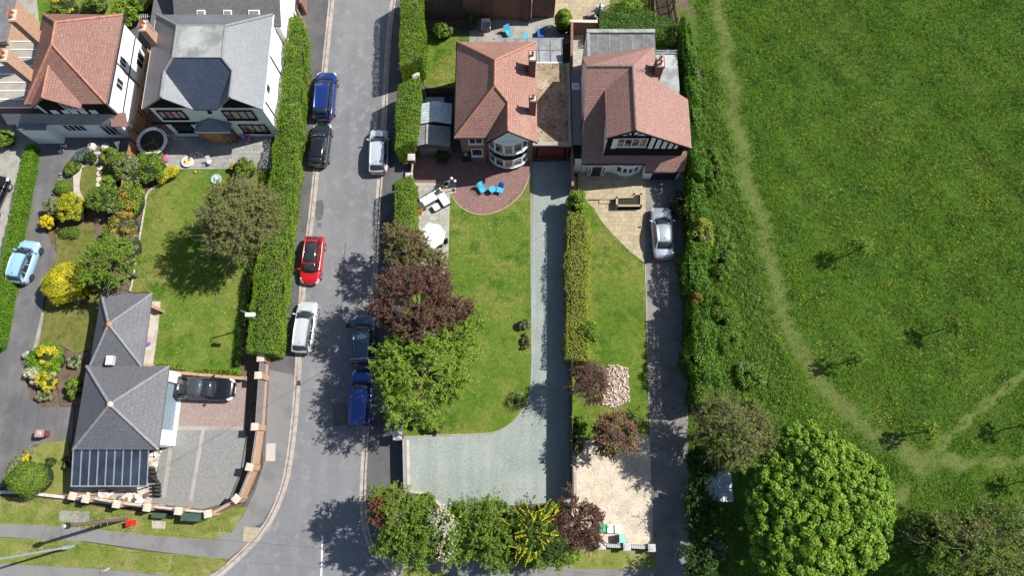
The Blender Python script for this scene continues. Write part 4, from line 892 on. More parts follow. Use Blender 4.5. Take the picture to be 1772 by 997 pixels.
# ---- brick house with the bay (middle)
def house_middle():
    h = empty('brick_house', (-1.3, 30.2, 0), 'brick house with orange red hipped roof, curved white bay windows and red garage door', 'house')
    ze = 5.2; X0, X1, Yf, Yb, Yg = -4.6, 2.03, 25.85, 34.7, 25.42
    A = (-1.32, 31.1, 8.0); B = (-1.34, 28.83, 8.0); V = (-.3, 27.91, 7.135); Gf = (-.3, Yg, 7.135)
    NW, NE, SE, SW = (X0, Yb, ze), (X1, Yb, ze), (X1, Yg, ze), (X0, Yf, ze); F, F2 = (-2.0, Yf, ze), (-2.0, Yg, ze)
    m = MB(); m.box(X0+.35, X1-.3, Yf+.35, Yb-.35, 0, ze-.02); m.build('wall', 'brick', h)
    g = MB(); gblock(g, [(-1.95, ze-.13), (1.75, ze-.13), (1.75, ze), (-.3, 6.95), (-1.85, ze)], Yg+.18, 26.5); g.build('gable_wall', 'render_white', h)
    r = MB().roof([[NW, SW, B, A], [NW, NE, A], [NE, A, B, V, Gf, SE], [SW, F, V, B], [F2, Gf, V, F]], .16).build('roof', 'roof_red', h)
    m = MB()
    for a, b in ((NW, A), (NE, A), (A, B), (B, SW), (B, V), (V, Gf)): ridge(m, a, b, .105)
    m.build('ridge_tiles', 'ridge_red', r)
    b_ = MB(); b_.tube([(F2[0], Yg-.01, ze-.08), (-.3, Yg-.01, 7.06), (X1, Yg-.01, ze-.08)], .07, 5); b_.build('bargeboard', 'black_timber', r)
    gutter(h, (X0-.03, Yf, ze-.1), (X0-.03, Yb, ze-.1)); gutter(h, (X0, Yf-.04, ze-.1), (-2.05, Yf-.04, ze-.1))
    c1 = chimney(r, 1.62, 31.65, 5.3, 7.75, .55, .9, 1, 'brick_dark'); c2 = chimney(r, 1.62, 27.95, 5.3, 7.6, .55, .5, 1, 'brick_dark')
    # bay
    P = [(-1.85, 26.2), (-1.42, 25.72), (-.68, 25.42), (.1, 25.42), (.84, 25.72), (1.27, 26.2)]
    bay = MB().prism(P, 0, .62).build('bay', 'brick_dark', h)
    MB().prism(P, 2.0, 3.12).build('bay_cladding', 'black_timber', bay); MB().prism(P, 4.72, 5.1).build('bay_head', 'render_white', bay)
    m = MB(); m.prism([(x*.96-.01, y+.06) for x, y in P], .62, 4.72); m.build('bay_core', 'curtain_glass', bay)
    for z0, z1 in ((.66, 1.98), (3.16, 4.70)):
        for a, c in zip(P[:-1], P[1:]): win(bay, a, c, z0, z1, 1, 2, proud=.03, split=.72, fw=.085, glass='curtain_glass' if a[0] > -1.2 and a[0] < .5 else 'glass')
    y = Yf+.35
    winpx(h, y, (810, 239), (836, 248), 2, 1); winpx(h, y, (815, 257), (836, 269), 1, 1)
    x0, _ = FY(797, 262, y); door(h, (x0, y), (x0+.85, y), 2.05, 'garage_black'); pipe(h, -2.15, y-.06, .1, 5.1)
    m = MB(); m.obox((x0+.42, y-.09, 1.75), (.3, .14, .42)); m.build('letter_box', 'galv', h)
    # garage
    gx0, gx1 = X1-.3+.003, G(988, 245, 2.65)[0]; gy0, gy1 = G(950, 251, 2.65)[1], G(950, 109, 2.65)[1]
    m = MB(); m.box(gx0, gx1-.1, gy0+.15, gy1-.1, 0, 2.5); ga = m.build('garage', 'brick_dark', h)
    m = MB(); m.box(gx0, gx1, gy0, gy1, 2.505, 2.66); m.build('garage_roof', 'moss_gravel', ga)
    m = MB(); m.box(gx0, gx1+.05, gy0-.06, gy0+.28, 2.45, 2.74); m.box(gx1-.22, gx1+.05, gy0+.282, gy1, 2.45, 2.72); m.build('roof_edge', 'concrete', ga)
    a, _ = FY(928, 270, gy0+.1); b, _ = FY(976, 270, gy0+.1)
    m = MB(); m.box(a-.05, b+.1, gy0+.10, gy0+.16, .02, 2.42); m.build('garage_surround', 'black_timber', ga)
    door(ga, (a+.05, gy0+.09), (b-.05, gy0+.09), 2.1, 'garage_red', 'garage_door', .05)
    # glass veranda behind
    vx0, vx1 = G(856, 66, 2.4)[0], G(972, 66, 2.4)[0]; vy0, vy1 = G(950, 108, 2.5)[1], G(950, 66, 2.35)[1]
    m = MB(); m.add([(vx0, vy0, 2.5), (vx1, vy0, 2.5), (vx1, vy1, 2.32), (vx0, vy1, 2.32), (vx0, vy0, 2.53), (vx1, vy0, 2.53), (vx1, vy1, 2.35), (vx0, vy1, 2.35)], [(0,3,2,1),(4,5,6,7),(0,1,5,4),(1,2,6,5),(2,3,7,6),(3,0,4,7)])
    ve = m.build('veranda_roof', 'perspex', h)
    m = MB()
    for i in range(7): x = vx0+(vx1-vx0)*i/6; m.obox((x, (vy0+vy1)/2, 2.47), (.05, vy1-vy0, .06), 0, -.08)
    m.obox(((vx0+vx1)/2, vy1, 2.32), (vx1-vx0+.3, .1, .1)); m.obox(((vx0+vx1)/2, (vy0+vy1)/2+.02, 2.47), (vx1-vx0, .04, .05)); m.build('veranda_frame', 'wood_grey', ve)
    m = MB()
    for x in (vx0+.1, (vx0+vx1)/2, vx1-.1): m.box(x-.05, x+.05, vy1-.1, vy1, 0, 2.3)
    m.build('veranda_post', 'wood_grey', ve); m = MB(); m.box(gx0+.2, vx1, vy0-.1, vy0+.02, 2.5, 2.6); m.build('flashing', 'upvc', ve)
house_middle()

# ---- rose roofed house with the timbered gable (right)
def house_right():
    h = empty('gabled_house', (10, 28, 0), 'white house with rose tiled roof and black and white gable beside the meadow hedge', 'house')
    xw = G(1015, 114, 8)[0]; Yr = G(1050, 114, 8)[1]; Ye, ze = G(1050, 283, 2.55)[1], 2.55; k = (8-ze)/(Yr-Ye)
    zs = lambda Y: 8-(Yr-Y)*k
    xr = G(1097, 160, 8)[0]
    # right-hand, lower part of the long slope
    Y2 = Ye
    for _ in range(60): Y2 = .5*Y2+.5*G(1150, 297, zs(Y2))[1]
    z2 = zs(Y2); xm = G(1118, 285, ze)[0]; xe = G(1186, 290, 2.4)[0]
    Yn, zn = G(1060, 98, 5.3)[1], 5.3; Xn = G(1131, 98, 6.3)[0]
    kE = .6; zE = lambda X: 8-(X-xr)*kE; kW = .62; zW = lambda X: 8-(xr-X)*kW
    XE = xr+(8-5.0)/kE; XW = G(1050, 240, 6.8)[0]; Yfr = G(1098, 225, 8)[1]; Yback = 29.4
    # main roof: south catslide and its north face
    polys = [[(xw, Yr, 8), (xw, Ye, ze), (xm, Ye, ze), (xm, Y2, z2), (xe, Y2, z2), (xe, Yfr+.6, zs(Yfr+.6)), (xr, Yfr+.6, zs(Yfr+.6)), (xr, Yr, 8)],
             [(xw, Yr, 8), (xr, Yr, 8), (Xn, Yn, zE(Xn)), (xw, Yn, zn)]]
    r = MB().roof(polys, .16).build('roof', 'roof_rose', h)
    XB = G(1138, 144, 6.3)[0]; YB = G(1138, 144, 6.3)[1]
    g = MB().roof([[(xr, Yfr, 8.012), (XE, Yfr, 5.012), (XE, Yback, 5.012), (XB, YB, zE(XB)+.012), (Xn, Yn, zE(Xn)+.012), (xr, Yr, 8.012)], [(xr, Yfr, 8.012), (xr, Yr, 8.012), (XW, Yr-(8-zW(XW))/k+.1, zW(XW)+.012), (XW, Yfr, zW(XW)+.012)]], .16).build('gable_roof', 'roof_rose', h)
    m = MB(); ridge(m, (xw, Yr, 8), (xr, Yr, 8), .1); ridge(m, (xr, Yfr, 8.02), (xr, Yr, 8.02), .1); m.build('ridge_tiles', 'ridge_dark', r)
    # walls
    yw = Yfr+.35
    m = MB(); gblock(m, [(XW+.2, 0.), (XE-.35, 0.), (XE-.35, zE(XE-.35)-.2), (xr, 7.8), (XW+.2, zW(XW+.2)-.2)], yw, Yback-.15); m.build('wing_wall', 'render_white', h)
    f = MB(); gblock(f, [(XW+.22, zs(yw)-.3), (XE-.37, zs(yw)-.3), (XE-.37, zE(XE-.37)-.22), (xr, 7.76), (XW+.22, zW(XW+.22)-.22)], yw-.03, yw+.03); tf = f.build('timbered_gable', 'black_timber', h)
    def pxX(x, y): return FY(x, y, yw)[0]
    zb = FY(1100, 256, yw)[1]
    pan = MB()
    def panel(xa, xb, za, zt_a, zt_b): pan.add([(xa, yw-.05, za), (xb, yw-.05, za), (xb, yw-.05, zt_b), (xa, yw-.05, zt_a), (xa, yw-.03, za), (xb, yw-.03, za), (xb, yw-.03, zt_b), (xa, yw-.03, zt_a)], [(0,1,2,3),(7,6,5,4),(1,0,4,5),(2,1,5,6),(3,2,6,7),(0,3,7,4)])
    for a, b in ((1056.5, 1064.5), (1120.5, 1128), (1132, 1139.5), (1143.5, 1151), (1155, 1162), (1166, 1171)):
        xa, xb = pxX(a, 256), pxX(b, 256); z = lambda X: (zE(X) if X > xr else zW(X))-.5
        top = 6.0 if a < 1120 else 9
        panel(xa, xb, zb, max(zb+.05, min(top, z(xa))), max(zb+.04, min(top, z(xb))))
    for s in (-1, 1):   # little panels under the apex
        pan.add([(xr+s*.12, yw-.05, 6.62), (xr+s*.12, yw-.05, 7.3), (xr+s*.62, yw-.05, 6.95), (xr+s*.12, yw-.032, 6.62), (xr+s*.12, yw-.032, 7.3), (xr+s*.62, yw-.032, 6.95)], [(0, 2, 1), (3, 4, 5), (0, 1, 4, 3), (1, 2, 5, 4), (2, 0, 3, 5)])
        pan.add([(xr+s*.35, yw-.05, 6.55), (xr+s*.75, yw-.05, 6.85), (xr+s*1.3, yw-.05, 6.55), (xr+s*.35, yw-.032, 6.55), (xr+s*.75, yw-.032, 6.85), (xr+s*1.3, yw-.032, 6.55)], [(0, 2, 1), (3, 4, 5), (0, 1, 4, 3), (1, 2, 5, 4), (2, 0, 3, 5)])
    pan.build('plaster_panels', 'render_white', tf)
    winpx(h, yw-.03, (1070, 239), (1117, 252.5), 4, 1)
    b_ = MB(); b_.tube([(XW, Yfr-.01, zW(XW)-.08), (xr, Yfr-.01, 7.9), (XE, Yfr-.01, 4.92)], .08, 5); b_.build('bargeboard', 'black_timber', g)
    # main block under the catslide
    m = MB(); y0, y1 = Ye+.25, Yn-.3
    vs = [(xw+.15, y0), (xw+.15, Yr), (xw+.15, y1)]
    def zrf(Y): return (zs(Y) if Y < Yr else 8-(Y-Yr)*(8-zn)/(Yn-Yr))-.2
    pr = [(y0, 0), (y1, 0), (y1, zrf(y1)), (Yr, zrf(Yr)), (y0, zrf(y0))]
    X0_, X1_ = xw+.15, xr-.1
    m.add([(X0_, y, z) for y, z in pr]+[(X1_, y, z) for y, z in pr], [(4,3,2,1,0), (5,6,7,8,9)]+[(i, (i+1) % 5, 5+(i+1) % 5, 5+i) for i in range(5)]); m.build('wall', 'render_white', h); m = MB(); m.box(xr-.1, Xn-.25, Yback-.3, Yn-.35, 0, 5.0); m.build('rear_wall', 'render_white', h)
    # ground floor front, bow window, door
    yf = y0-.003; xa = FY(1022, 290, yf)[0]
    m = MB(); m.box(xa-.25, xa+1.25, yf-.30, yf+.02, 0.0, 2.15); m.box(xa-.45, xa+1.45, yf-.35, yf, 2.15, 2.28); pch = m.build('porch', 'upvc', h); door(pch, (xa+.1, yf-.30), (xa+.9, yf-.30), 2.1, 'garage_black', z0=.3)
    for q in (xa-.2, xa+1.0): win(pch, (q, yf-.3), (q+.2, yf-.3), .6, 2.0, 1, 1, fw=.04, sill=False)
    bx = [FY(1066, 290, yf)[0]+i*.47 for i in range(5)]; by = [yf-.12, yf-.34, yf-.42, yf-.34, yf-.12]
    bw = MB().prism([(bx[0]-.3, yf)]+list(zip(bx, by))+[(bx[4]+.3, yf)], 0, 2.3).build('bow_window', 'render_white', h)
    for i in range(4): win(bw, (bx[i], by[i]-.01), (bx[i+1], by[i+1]-.01), 1.0, 2.0, 1, 1, fw=.08)
    # garage front
    yg = Y2+.22; ga = FY(1112, 305, yg)[0]; gb = xe-.15; m = MB(); m.box(ga, gb, yg, Yfr+.6, 0, z2-.14); gw = m.build('garage', 'render_white', h)
    d0, d1 = FY(1127, 305, yg)[0]-.0, FY(1169, 305, yg)[0]; door(gw, (d0, yg-.01), (d1, yg-.01), 2.1, 'garage_black', 'garage_door', .05)
    gutter(h, (xw, Ye-.04, ze-.1), (xm, Ye-.04, ze-.1)); gutter(h, (xm, Y2-.04, z2-.1), (xe, Y2-.04, z2-.1))
    # flat roofs at the back and right
    fx0, fx1 = G(1015, 60, 5)[0], G(1133, 60, 5)[0]; fy1 = G(1060, 52, 5.1)[1]
    m = MB(); m.box(fx0+.02, fx1-.02, Yn-.29, fy1-.02, 0, 4.9); bk = m.build('rear_block', 'render_white', h)
    m = MB(); m.box(fx0, fx1, Yn-.1, fy1, 4.9, 5.02); fr = m.build('flat_roof', 'felt', bk)
    m = MB(); m.box(fx0, fx1, fy1-.28, fy1+.05, 5.02, 5.22); m.box(fx0, fx0+.25, Yn, fy1-.283, 5.02, 5.15)
    m.build('parapet', 'felt_pale', fr); m = MB()
    for i in range(1, 6): x = fx0+(fx1-fx0)*i/6; m.box(x-.02, x+.02, Yn+.1, fy1-.3, 5.02, 5.03)
    m.build('roof_seams', 'felt_pale', fr)
    ex0, ex1 = Xn-.24, G(1172, 120, 2.8)[0]; ey0, ey1 = Yback-.14, G(1150, 88, 2.8)[1]
    m = MB(); m.box(ex0, ex1, ey0, ey1, 0, 2.65); er = m.build('side_room', 'render_white', h); m = MB(); m.box(ex0, ex1+.08, ey0, ey1+.05, 2.65, 2.78); m.build('side_roof', 'felt_pale', er)
    m = MB(); m.box(ex0, ex1+.08, ey1-.32, ey1-.2, 2.78, 2.9); m.box(ex0, ex1+.08, ey1-.07, ey1+.05, 2.78, 2.9); m.build('roof_curb', 'lead', er)
    cx, cy = G(1137, 138, 6.2); c = chimney(g, cx-.1, cy+.42, 5.6, 8.05, .6, .85, 2, 'brick_dark')
    m = MB(); m.tube([(cx-.35, cy+.3, 7.0), (cx-.35, cy+.3, 9.3)], .022, 5); m.tube([(cx-.75, cy+.1, 9.1), (cx+.35, cy+.65, 9.2)], .016, 5)
    for i in range(7): t = i/6; m.tube([(cx-.75+1.1*t-.12, cy+.1+.55*t+.2, 9.1+.1*t), (cx-.75+1.1*t+.12, cy+.1+.55*t-.2, 9.1+.1*t)], .012, 4)
    m.build('television_aerial', 'galv', c)
    # passage roof with rooflight between the houses
    px0, px1 = G(990, 180, 2.55)[0]-.05, xw+.14; m = MB(); m.box(px0, px1, G(995, 250, 2.55)[1], G(995, 122, 2.55)[1], 2.45, 2.55); pr_ = m.build('passage_roof', 'lead', h)
    sx, sy = G(996, 149, 2.65); m = MB(); m.box(sx-.32, sx+.32, sy-.3, sy+.3, 2.55, 2.66); s = m.build('rooflight', 'upvc', pr_); m = MB(); m.box(sx-.24, sx+.24, sy-.22, sy+.22, 2.66, 2.68); m.build('pane', 'shed_blue', s)
    m = MB(); qa = G(991, 280, 0)[0]; m.box(qa, xw+.14, Ye+.35, Ye+.6, 0, 2.25); m.build('side_gate_wall', 'render_white', h)
    # vents and small things on the white side wall
    m = MB(); m.box(xw+.07, xw+.15, 30.2, 31.1, 3.2, 4.3); w_ = m.build('side_window', 'upvc', h); pipe(h, xw+.08, 28.2, .1, 5.5)
house_right()

# ---- slate roofed house (left of the street)
def house_slate():
    h = empty('slate_house', (-25, 32.7, 0), 'large white house with grey slate roof and flat lead top beside the long street hedge', 'house')
    ze, zt, zg = 5.5, 8.0, 7.35; X0, X1, Yf, Yb = -29.9, -20.13, 28.3, 37.12
    A, B, C, D = (-26.6, 34.2, zt), (-22.75, 34.2, zt), (-22.75, 31.35, zt), (-26.6, 31.35, zt)
    L1, L0 = G3(284, 127, zg), G3(277, 171, zg); R1, R0 = G3(403, 129, zg), G3(401, 173, zg)
    lx = X0+(zg-ze)*(A[0]-X0)/(zt-ze); rx = X1-(zg-ze)*(X1-B[0])/(zt-ze); ly = 31.35-(zt-zg)*(31.35-(Yf-.1))/(zt-ze)
    L0 = (lx, Yf-.1, zg); R0 = (rx, Yf-.1, zg); L1 = (lx, ly, zg); R1 = (rx, ly, zg)
    NW, NE, SE, SW = (X0, Yb, ze), (X1, Yb, ze), (X1, Yf-.1, ze), (X0, Yf-.1, ze); a, b = G(335, 187, ze)[0], G(374, 187, ze)[0]
    FL, FR = (a, Yf-.1, ze), (b, Yf-.1, ze); V1, V2 = (a, Yf-.1, ze), (b, Yf-.1, ze)
    r = MB().roof([[NW, SW, L0, L1, D, A], [NW, NE, B, A], [NE, SE, R0, R1, C, B], [L1, L0, FL], [R1, R0, FR]], .16).build('roof', 'roof_slate', h)
    MB().roof([[D, L1, V1, V2, R1, C]], .16).build('central_slope', 'roof_slate_blue', r)
    m = MB(); m.box(A[0]-.05, B[0]+.05, D[1]-.05, A[1]+.05, zt-.05, zt+.07); m.build('flat_top', 'felt_pale', r)
    m = MB()
    for p, q in ((NW, A), (NE, B), (A, D), (B, C), (D, L1), (C, R1), (L1, L0), (R1, R0)): ridge(m, p, q, .11)
    ridge(m, A, B, .1); m.build('ridge_tiles', 'ridge_grey', r)
    for (px, py, w_, l_) in ((405, 79, .95, .75),):
        x, y = G(px, py, 6.9); s = .69
        m = MB(); m.obox((x, y, 6.98-.02), (1.05, .8, .12), 0, 0, math.atan2(2.5, 2.6)*.98); s_ = m.build('rooflight', 'lead', r); m = MB(); m.obox((x+.05, y, 7.03), (.8, .6, .04), 0, 0, math.atan2(2.5, 2.6)*.98); m.build('pane', 'perspex', s_)
    x, y = G(290, 77, 7.0); m = MB(); m.obox((x, y, 7.0), (.8, .75, .1), 0, 0, -math.atan2(2.5, 3.1)); s_ = m.build('rooflight', 'upvc', r); m = MB(); m.obox((x-.03, y, 7.05), (.62, .58, .04), 0, 0, -math.atan2(2.5, 3.1)); m.build('pane', 'glass', s_)
    yw = Yf+.3; m = MB(); m.box(X0+.3, X1-.3, yw, Yb-.3, 0, ze-.1); m.build('wall', 'render_white', h)
    for nm, (g0, g1, gx) in (('l', (X0, a, L0[0])), ('r', (b, X1, R0[0]))):
        m = MB(); gblock(m, [(g0+.3, ze-.35), (g1-.25, ze-.35), (gx, zg-.22)], yw-.05, yw+.1); gw = m.build('gable_wall', 'black_timber', h)
    winpx(h, yw-.06, (269, 191), (327, 205), 4, 1, frame='black_timber', glass='curtain_glass', fw=.1)
    winpx(h, yw-.06, (382, 191), (446, 206), 4, 1, frame='black_timber', glass='curtain_glass', fw=.1)
    winpx(h, yw-.02, (296, 215), (341, 228), 4, 1, frame='black_timber', fw=.1); winpx(h, yw-.02, (411, 215), (468, 229), 4, 1, frame='black_timber', glass='curtain_glass', fw=.1)
    winpx(h, yw-.02, (353, 185), (366, 194), 1, 1, frame='black_timber', fw=.08)
    m = MB(); x0, z0 = FY(262, 212, yw); x1, _ = FY(345, 212, yw); m.box(x0, x1, yw-.04, yw, z0-.25, z0+.15); m.build('timber_band', 'black_timber', h)
    # low front room on the left with its dark flat top
    p0, p1 = G(303, 240, 1.2), G(352, 240, 1.2); 
    # porch
    q0, q1 = G(337, 222, 2.7)[0], G(398, 222, 2.7)[0]; yp = G(365, 229, 2.6)[1]; qm = (q0+q1)/2; qz = 3.5
    P = [[(q0, yp, 2.6), (q0, yw, 2.6), (qm, yw, qz), (qm, yp+.9, qz)], [(q1, yp, 2.6), (q1, yw, 2.6), (qm, yw, qz), (qm, yp+.9, qz)], [(q0, yp, 2.6), (q1, yp, 2.6), (qm, yp+.9, qz)]]
    m = MB(); m.box(q0+.3, q1-.3, yp+.3, yw, 0, 2.46); pc = m.build('porch', 'brick_dark', h); MB().roof(P, .1).build('porch_roof', 'roof_slate', pc)
    m = MB(); m.tube([(q0, yw, 2.58), (q0, yp, 2.58), (q1, yp, 2.58)], .05, 6); m.build('porch_gutter', 'upvc', pc)
    d0, d1 = FY(360, 240, yp+.3)[0], FY(389, 240, yp+.3)[0]; door(pc, (d0, yp+.29), (d1, yp+.29), 2.15, 'wood_warm'); win(pc, (d0-.5, yp+.29), (d0-.08, yp+.29), .5, 2.1, 1, 1, frame='wood_warm', glass='curtain_glass', sill=False)
    win(pc, (d1+.08, yp+.29), (d1+.45, yp+.29), .5, 2.1, 1, 1, frame='wood_warm', glass='curtain_glass', sill=False)
    gutter(h, (X1+.04, Yf, ze-.1), (X1+.04, Yb, ze-.1), 'upvc'); gutter(h, (X0-.04, Yf, ze-.1), (X0-.04, Yb, ze-.1), 'upvc')
    pipe(h, X1-.24, 29.5, .1, 5.4); pipe(h, X1-.24, 33.8, .1, 5.4); win(h, (X1-.3, 30.5), (X1-.3, 31.3), 3.6, 4.6, 1, 1)
    cx, cy = G(266, 66, 6.0); c = chimney(r, cx, cy, 5.4, 7.7, .55, .95, 2, 'brick_orange')
    m = MB(); m.tube([(cx+.35, cy+.2, 6.6), (cx+.4, cy+.25, 8.6)], .02, 5)
    for i in range(5): m.tube([(cx+.1+.15*i, cy+.1, 8.45), (cx+.1+.15*i, cy+.5, 8.45)], .014, 4)
    m.tube([(cx, cy+.3, 8.45), (cx+.9, cy+.3, 8.45)], .018, 5); m.build('television_aerial', 'galv', c)
    # rear wing
    rx0, rx1 = G(304, 12, 4.6)[0], G(487, 12, 4.6)[0]; ry = Yb-.25
    m = MB(); m.box(rx0+.1, rx1-.15, ry, 47, 0, 4.2); rw = m.build('rear_wing', 'render_white', h)
    MB().roof([[(rx0, ry, 4.3), (rx1, ry, 4.3), (rx1, 42.5, 6.9), (rx0, 42.5, 6.9)], [(rx0, 42.5, 6.9), (rx1, 42.5, 6.9), (rx1, 47.3, 4.3), (rx0, 47.3, 4.3)]], .14).build('rear_roof', 'roof_grey_rear', rw)
    m = MB(); gblock(m, [(rx1-.151, 0), (rx1-.15, 0), (rx1-.15, 1)], ry, ry+.1) if 0 else None
    m = MB(); m.add([(rx1-.3, ry, 4.1), (rx1-.3, 47, 4.1), (rx1-.3, 42.5, 6.7), (rx1-.16, ry, 4.1), (rx1-.16, 47, 4.1), (rx1-.16, 42.5, 6.7)], [(0, 1, 2), (3, 5, 4), (0, 3, 4, 1), (1, 4, 5, 2), (2, 5, 3, 0)]); m.build('gable_end', 'render_white', rw)
    sl_ = math.atan2(2.6, 42.5-ry)
    for px in (346, 392, 438):
        x, y = G(px, 20, 5.0); zz = 4.3+(y-ry)*math.tan(sl_); w_ = .95 if px > 400 else .7
        m = MB(); m.obox((x, y, zz+.05), (w_, .6, .1), 0, sl_); s_ = m.build('rooflight', 'upvc', rw); m = MB(); m.obox((x, y-.02, zz+.1), (w_-.16, .42, .03), 0, sl_); m.build('pane', 'perspex', s_)
    fx0 = G(266, 12, 3.4)[0]; m = MB(); m.box(fx0, rx0+.09, ry+.002, 47, 0, 3.3); s_ = m.build('store_wall', 'brick', h); m = MB(); m.box(fx0-.1, rx0+.05, ry+.003, 47, 3.3, 3.4); m.build('store_roof', 'roof_grey_rear', s_)
house_slate()

# ---- red roofed semi at the far left
def house_far_left():
    h = empty('semi_detached_house', (-36, 32.8, 0), 'white semi-detached house with faded red hipped roof and two tall brick chimneys, top left', 'house')
    ze, zt = 5.5, 8.0; NW, NE, SE, SW = (-39.5, 37.2, ze), (-32.75, 37.1, ze), (-32.87, 28.75, ze), (-39.4, 28.7, ze)
    A, B = G3(93, 38, zt), G3(88, 76, zt); A = (-36.35, A[1], zt); B = (-36.3, B[1], zt)
    zg = 7.1; gx = -36.9; kf = (zt-ze)/(B[1]-SE[1]); Yk = SE[1]+(zg-ze)/kf; hw = 2.0; FR, FL = (gx+hw, 28.72, ze), (gx-hw, 28.7, ze); G0 = (gx, 28.3, zg); GK = (gx, Yk, zg); FR2, FL2 = (gx+hw, 28.3, ze), (gx-hw, 28.3, ze)
    r = MB().roof([[NW, A, B, SW], [NW, NE, A], [NE, SE, B, A], [SW, FL, GK, B], [B, GK, FR, SE], [FL, FL2, G0, GK], [FR2, FR, GK, G0]], .16).build('roof', 'roof_red_old', h)
    m = MB()
    for p, q in ((NW, A), (NE, A), (A, B), (B, SE), (B, SW), (G0, GK)): ridge(m, p, q, .1)
    m.build('ridge_tiles', 'ridge_red', r)
    yw = 29.05; m = MB(); m.box(-39.2, -33.1, yw, 36.85, 0, ze-.1); m.build('wall', 'render_white', h)
    m = MB(); gblock(m, [(gx-hw+.1, 3.3), (-33.3, 3.3), (-33.3, ze-.15), (gx+hw-.1, ze-.15), (gx, zg-.2), (gx-hw+.1, ze-.15)], yw-.12, yw+.05); tg = m.build('timbered_gable', 'black_timber', h)
    x0, z1 = FY(95, 173, yw-.13); x1, z0 = FY(152, 188, yw-.13); win(h, (x0, yw-.13), (x1-.35, yw-.13), z0, z1, 4, 1)
    m = MB()
    for px in (99, 118, 132, 148, 166): x, z = FY(px, 196, yw-.13); m.box(x-.3, x+.25, yw-.16, yw-.12, z, z+.55)
    m.build('plaster_panels', 'render_white', tg)
    bx = MB(); bx.box(-39.1, -37.6, yw-.05, yw, 3.6, 5.0); bx.build('upper_panel', 'render_white', h)
    # ground floor: slate lean-to over the bay windows
    yb_ = G(150, 240, 0)[1]+.1; xl, xr_ = G(112, 240, 0)[0], G(224, 240, 0)[0]
    m = MB(); m.box(xl-.3, xr_+.35, yb_, yw, 0, 2.5); gf = m.build('ground_floor_front', 'render_white', h)
    MB().roof([[(xl-3.2, yb_-.1, 2.65), (xr_+.45, yb_-.1, 2.65), (xr_+.45, yw-.1, 3.5), (xl-3.2, yw-.1, 3.5)]], .12).build('lean_to_roof', 'roof_slate', gf)
    winpx(gf, yb_-.01, (104, 215), (155, 226), 4, 1); winpx(gf, yb_-.01, (168, 216), (215, 233), 3, 1, sill=False)
    ys = G(90, 249, 0)[1]; p0, p1 = G(66, 249, 0)[0], G(112, 249, 0)[0]
    m = MB(); m.box(p0, p1, ys, yw, 0, 2.6); sp = m.build('side_porch', 'render_white', h); m = MB(); m.box(p0-.05, p1+.05, ys-.05, yb_-.1, 2.6, 2.7); m.build('porch_roof', 'lead', sp)
    for (px, py) in ((72, 64), (57, 131)):
        x, y = G(px, py, 5.9); chimney(r, -39.35, y+.1, 4.6, 8.6, .55, 1.05, 2, 'brick_orange')
    # side wall windows and flashing
    X = -33.1
    for (y, z, w_, hh) in ((31.0, 3.3, 1.0, 1.1), (33.2, 3.4, .8, 1.1), (34.6, 1.0, 1.3, 1.2)): win(h, (X, y), (X, y+w_), z, z+hh, 2, 1)
    m = MB(); m.box(X-.01, X+.04, 29.2, 36.8, 2.75, 2.87); m.build('string_course', 'black_timber', h); pipe(h, X+.06, 33.0, .1, 5.3)
    gutter(h, (-32.72, 28.75, 5.38), (-32.6, 37.1, 5.38)); m = MB(); a = G(186, 205, 2.9)
    MB().roof([[(-33.9, yw-.9, 2.75), (-32.55, yw-.9, 2.75), (-32.55, yw+.1, 3.35), (-33.9, yw+.1, 3.35)]], .1).build('bay_hood', 'roof_rose', h)
    # neighbour's lean-to glazed roof beyond the party line, part of the twin house
    t = empty('glazed_side_extension', (-43, 34, 0), 'tan glazed lean-to roof with white bars at the left edge of the picture', 'extension')
    x0, x1 = -52, -39.95; y0, y1 = G(40, 185, 3.0)[1], G(40, 70, 3.0)[1]; gx0 = G(-60, 120, 3)[0]
    m = MB(); m.box(x0, x1, y0+.1, y1-.1, 0, 2.75); m.build('wall', 'brick', t); m = MB(); m.box(x0, x1+.1, y0, y1, 2.78, 2.86); rf = m.build('glazed_roof', 'perspex_warm', t); m = MB()
    for i in range(9): y = y0+(y1-y0)*i/8; m.box(x0, x1+.1, y-.045, y+.045, 2.86, 2.93)
    m.box(x1+.0, x1+.12, y0, y1, 2.931, 2.97); m.build('glazing_bars', 'upvc', rf)
    x, y = G(18, 72, 4.2); m = MB()
    tw = empty('brick_outbuilding', (x-1.5, y+4, 0), 'brick outbuilding with tan walls at the upper left corner of the picture', 'outbuilding')
    m = MB(); m.box(x-4.6, x-1.1, y+.6, y+5, 0, 3.4); m.build('wall', 'brick_orange', tw); m = MB(); m.box(x-4.8, x-.95, y+.5, y+5.1, 3.4, 3.52); m.build('roof', 'felt', tw)
house_far_left()

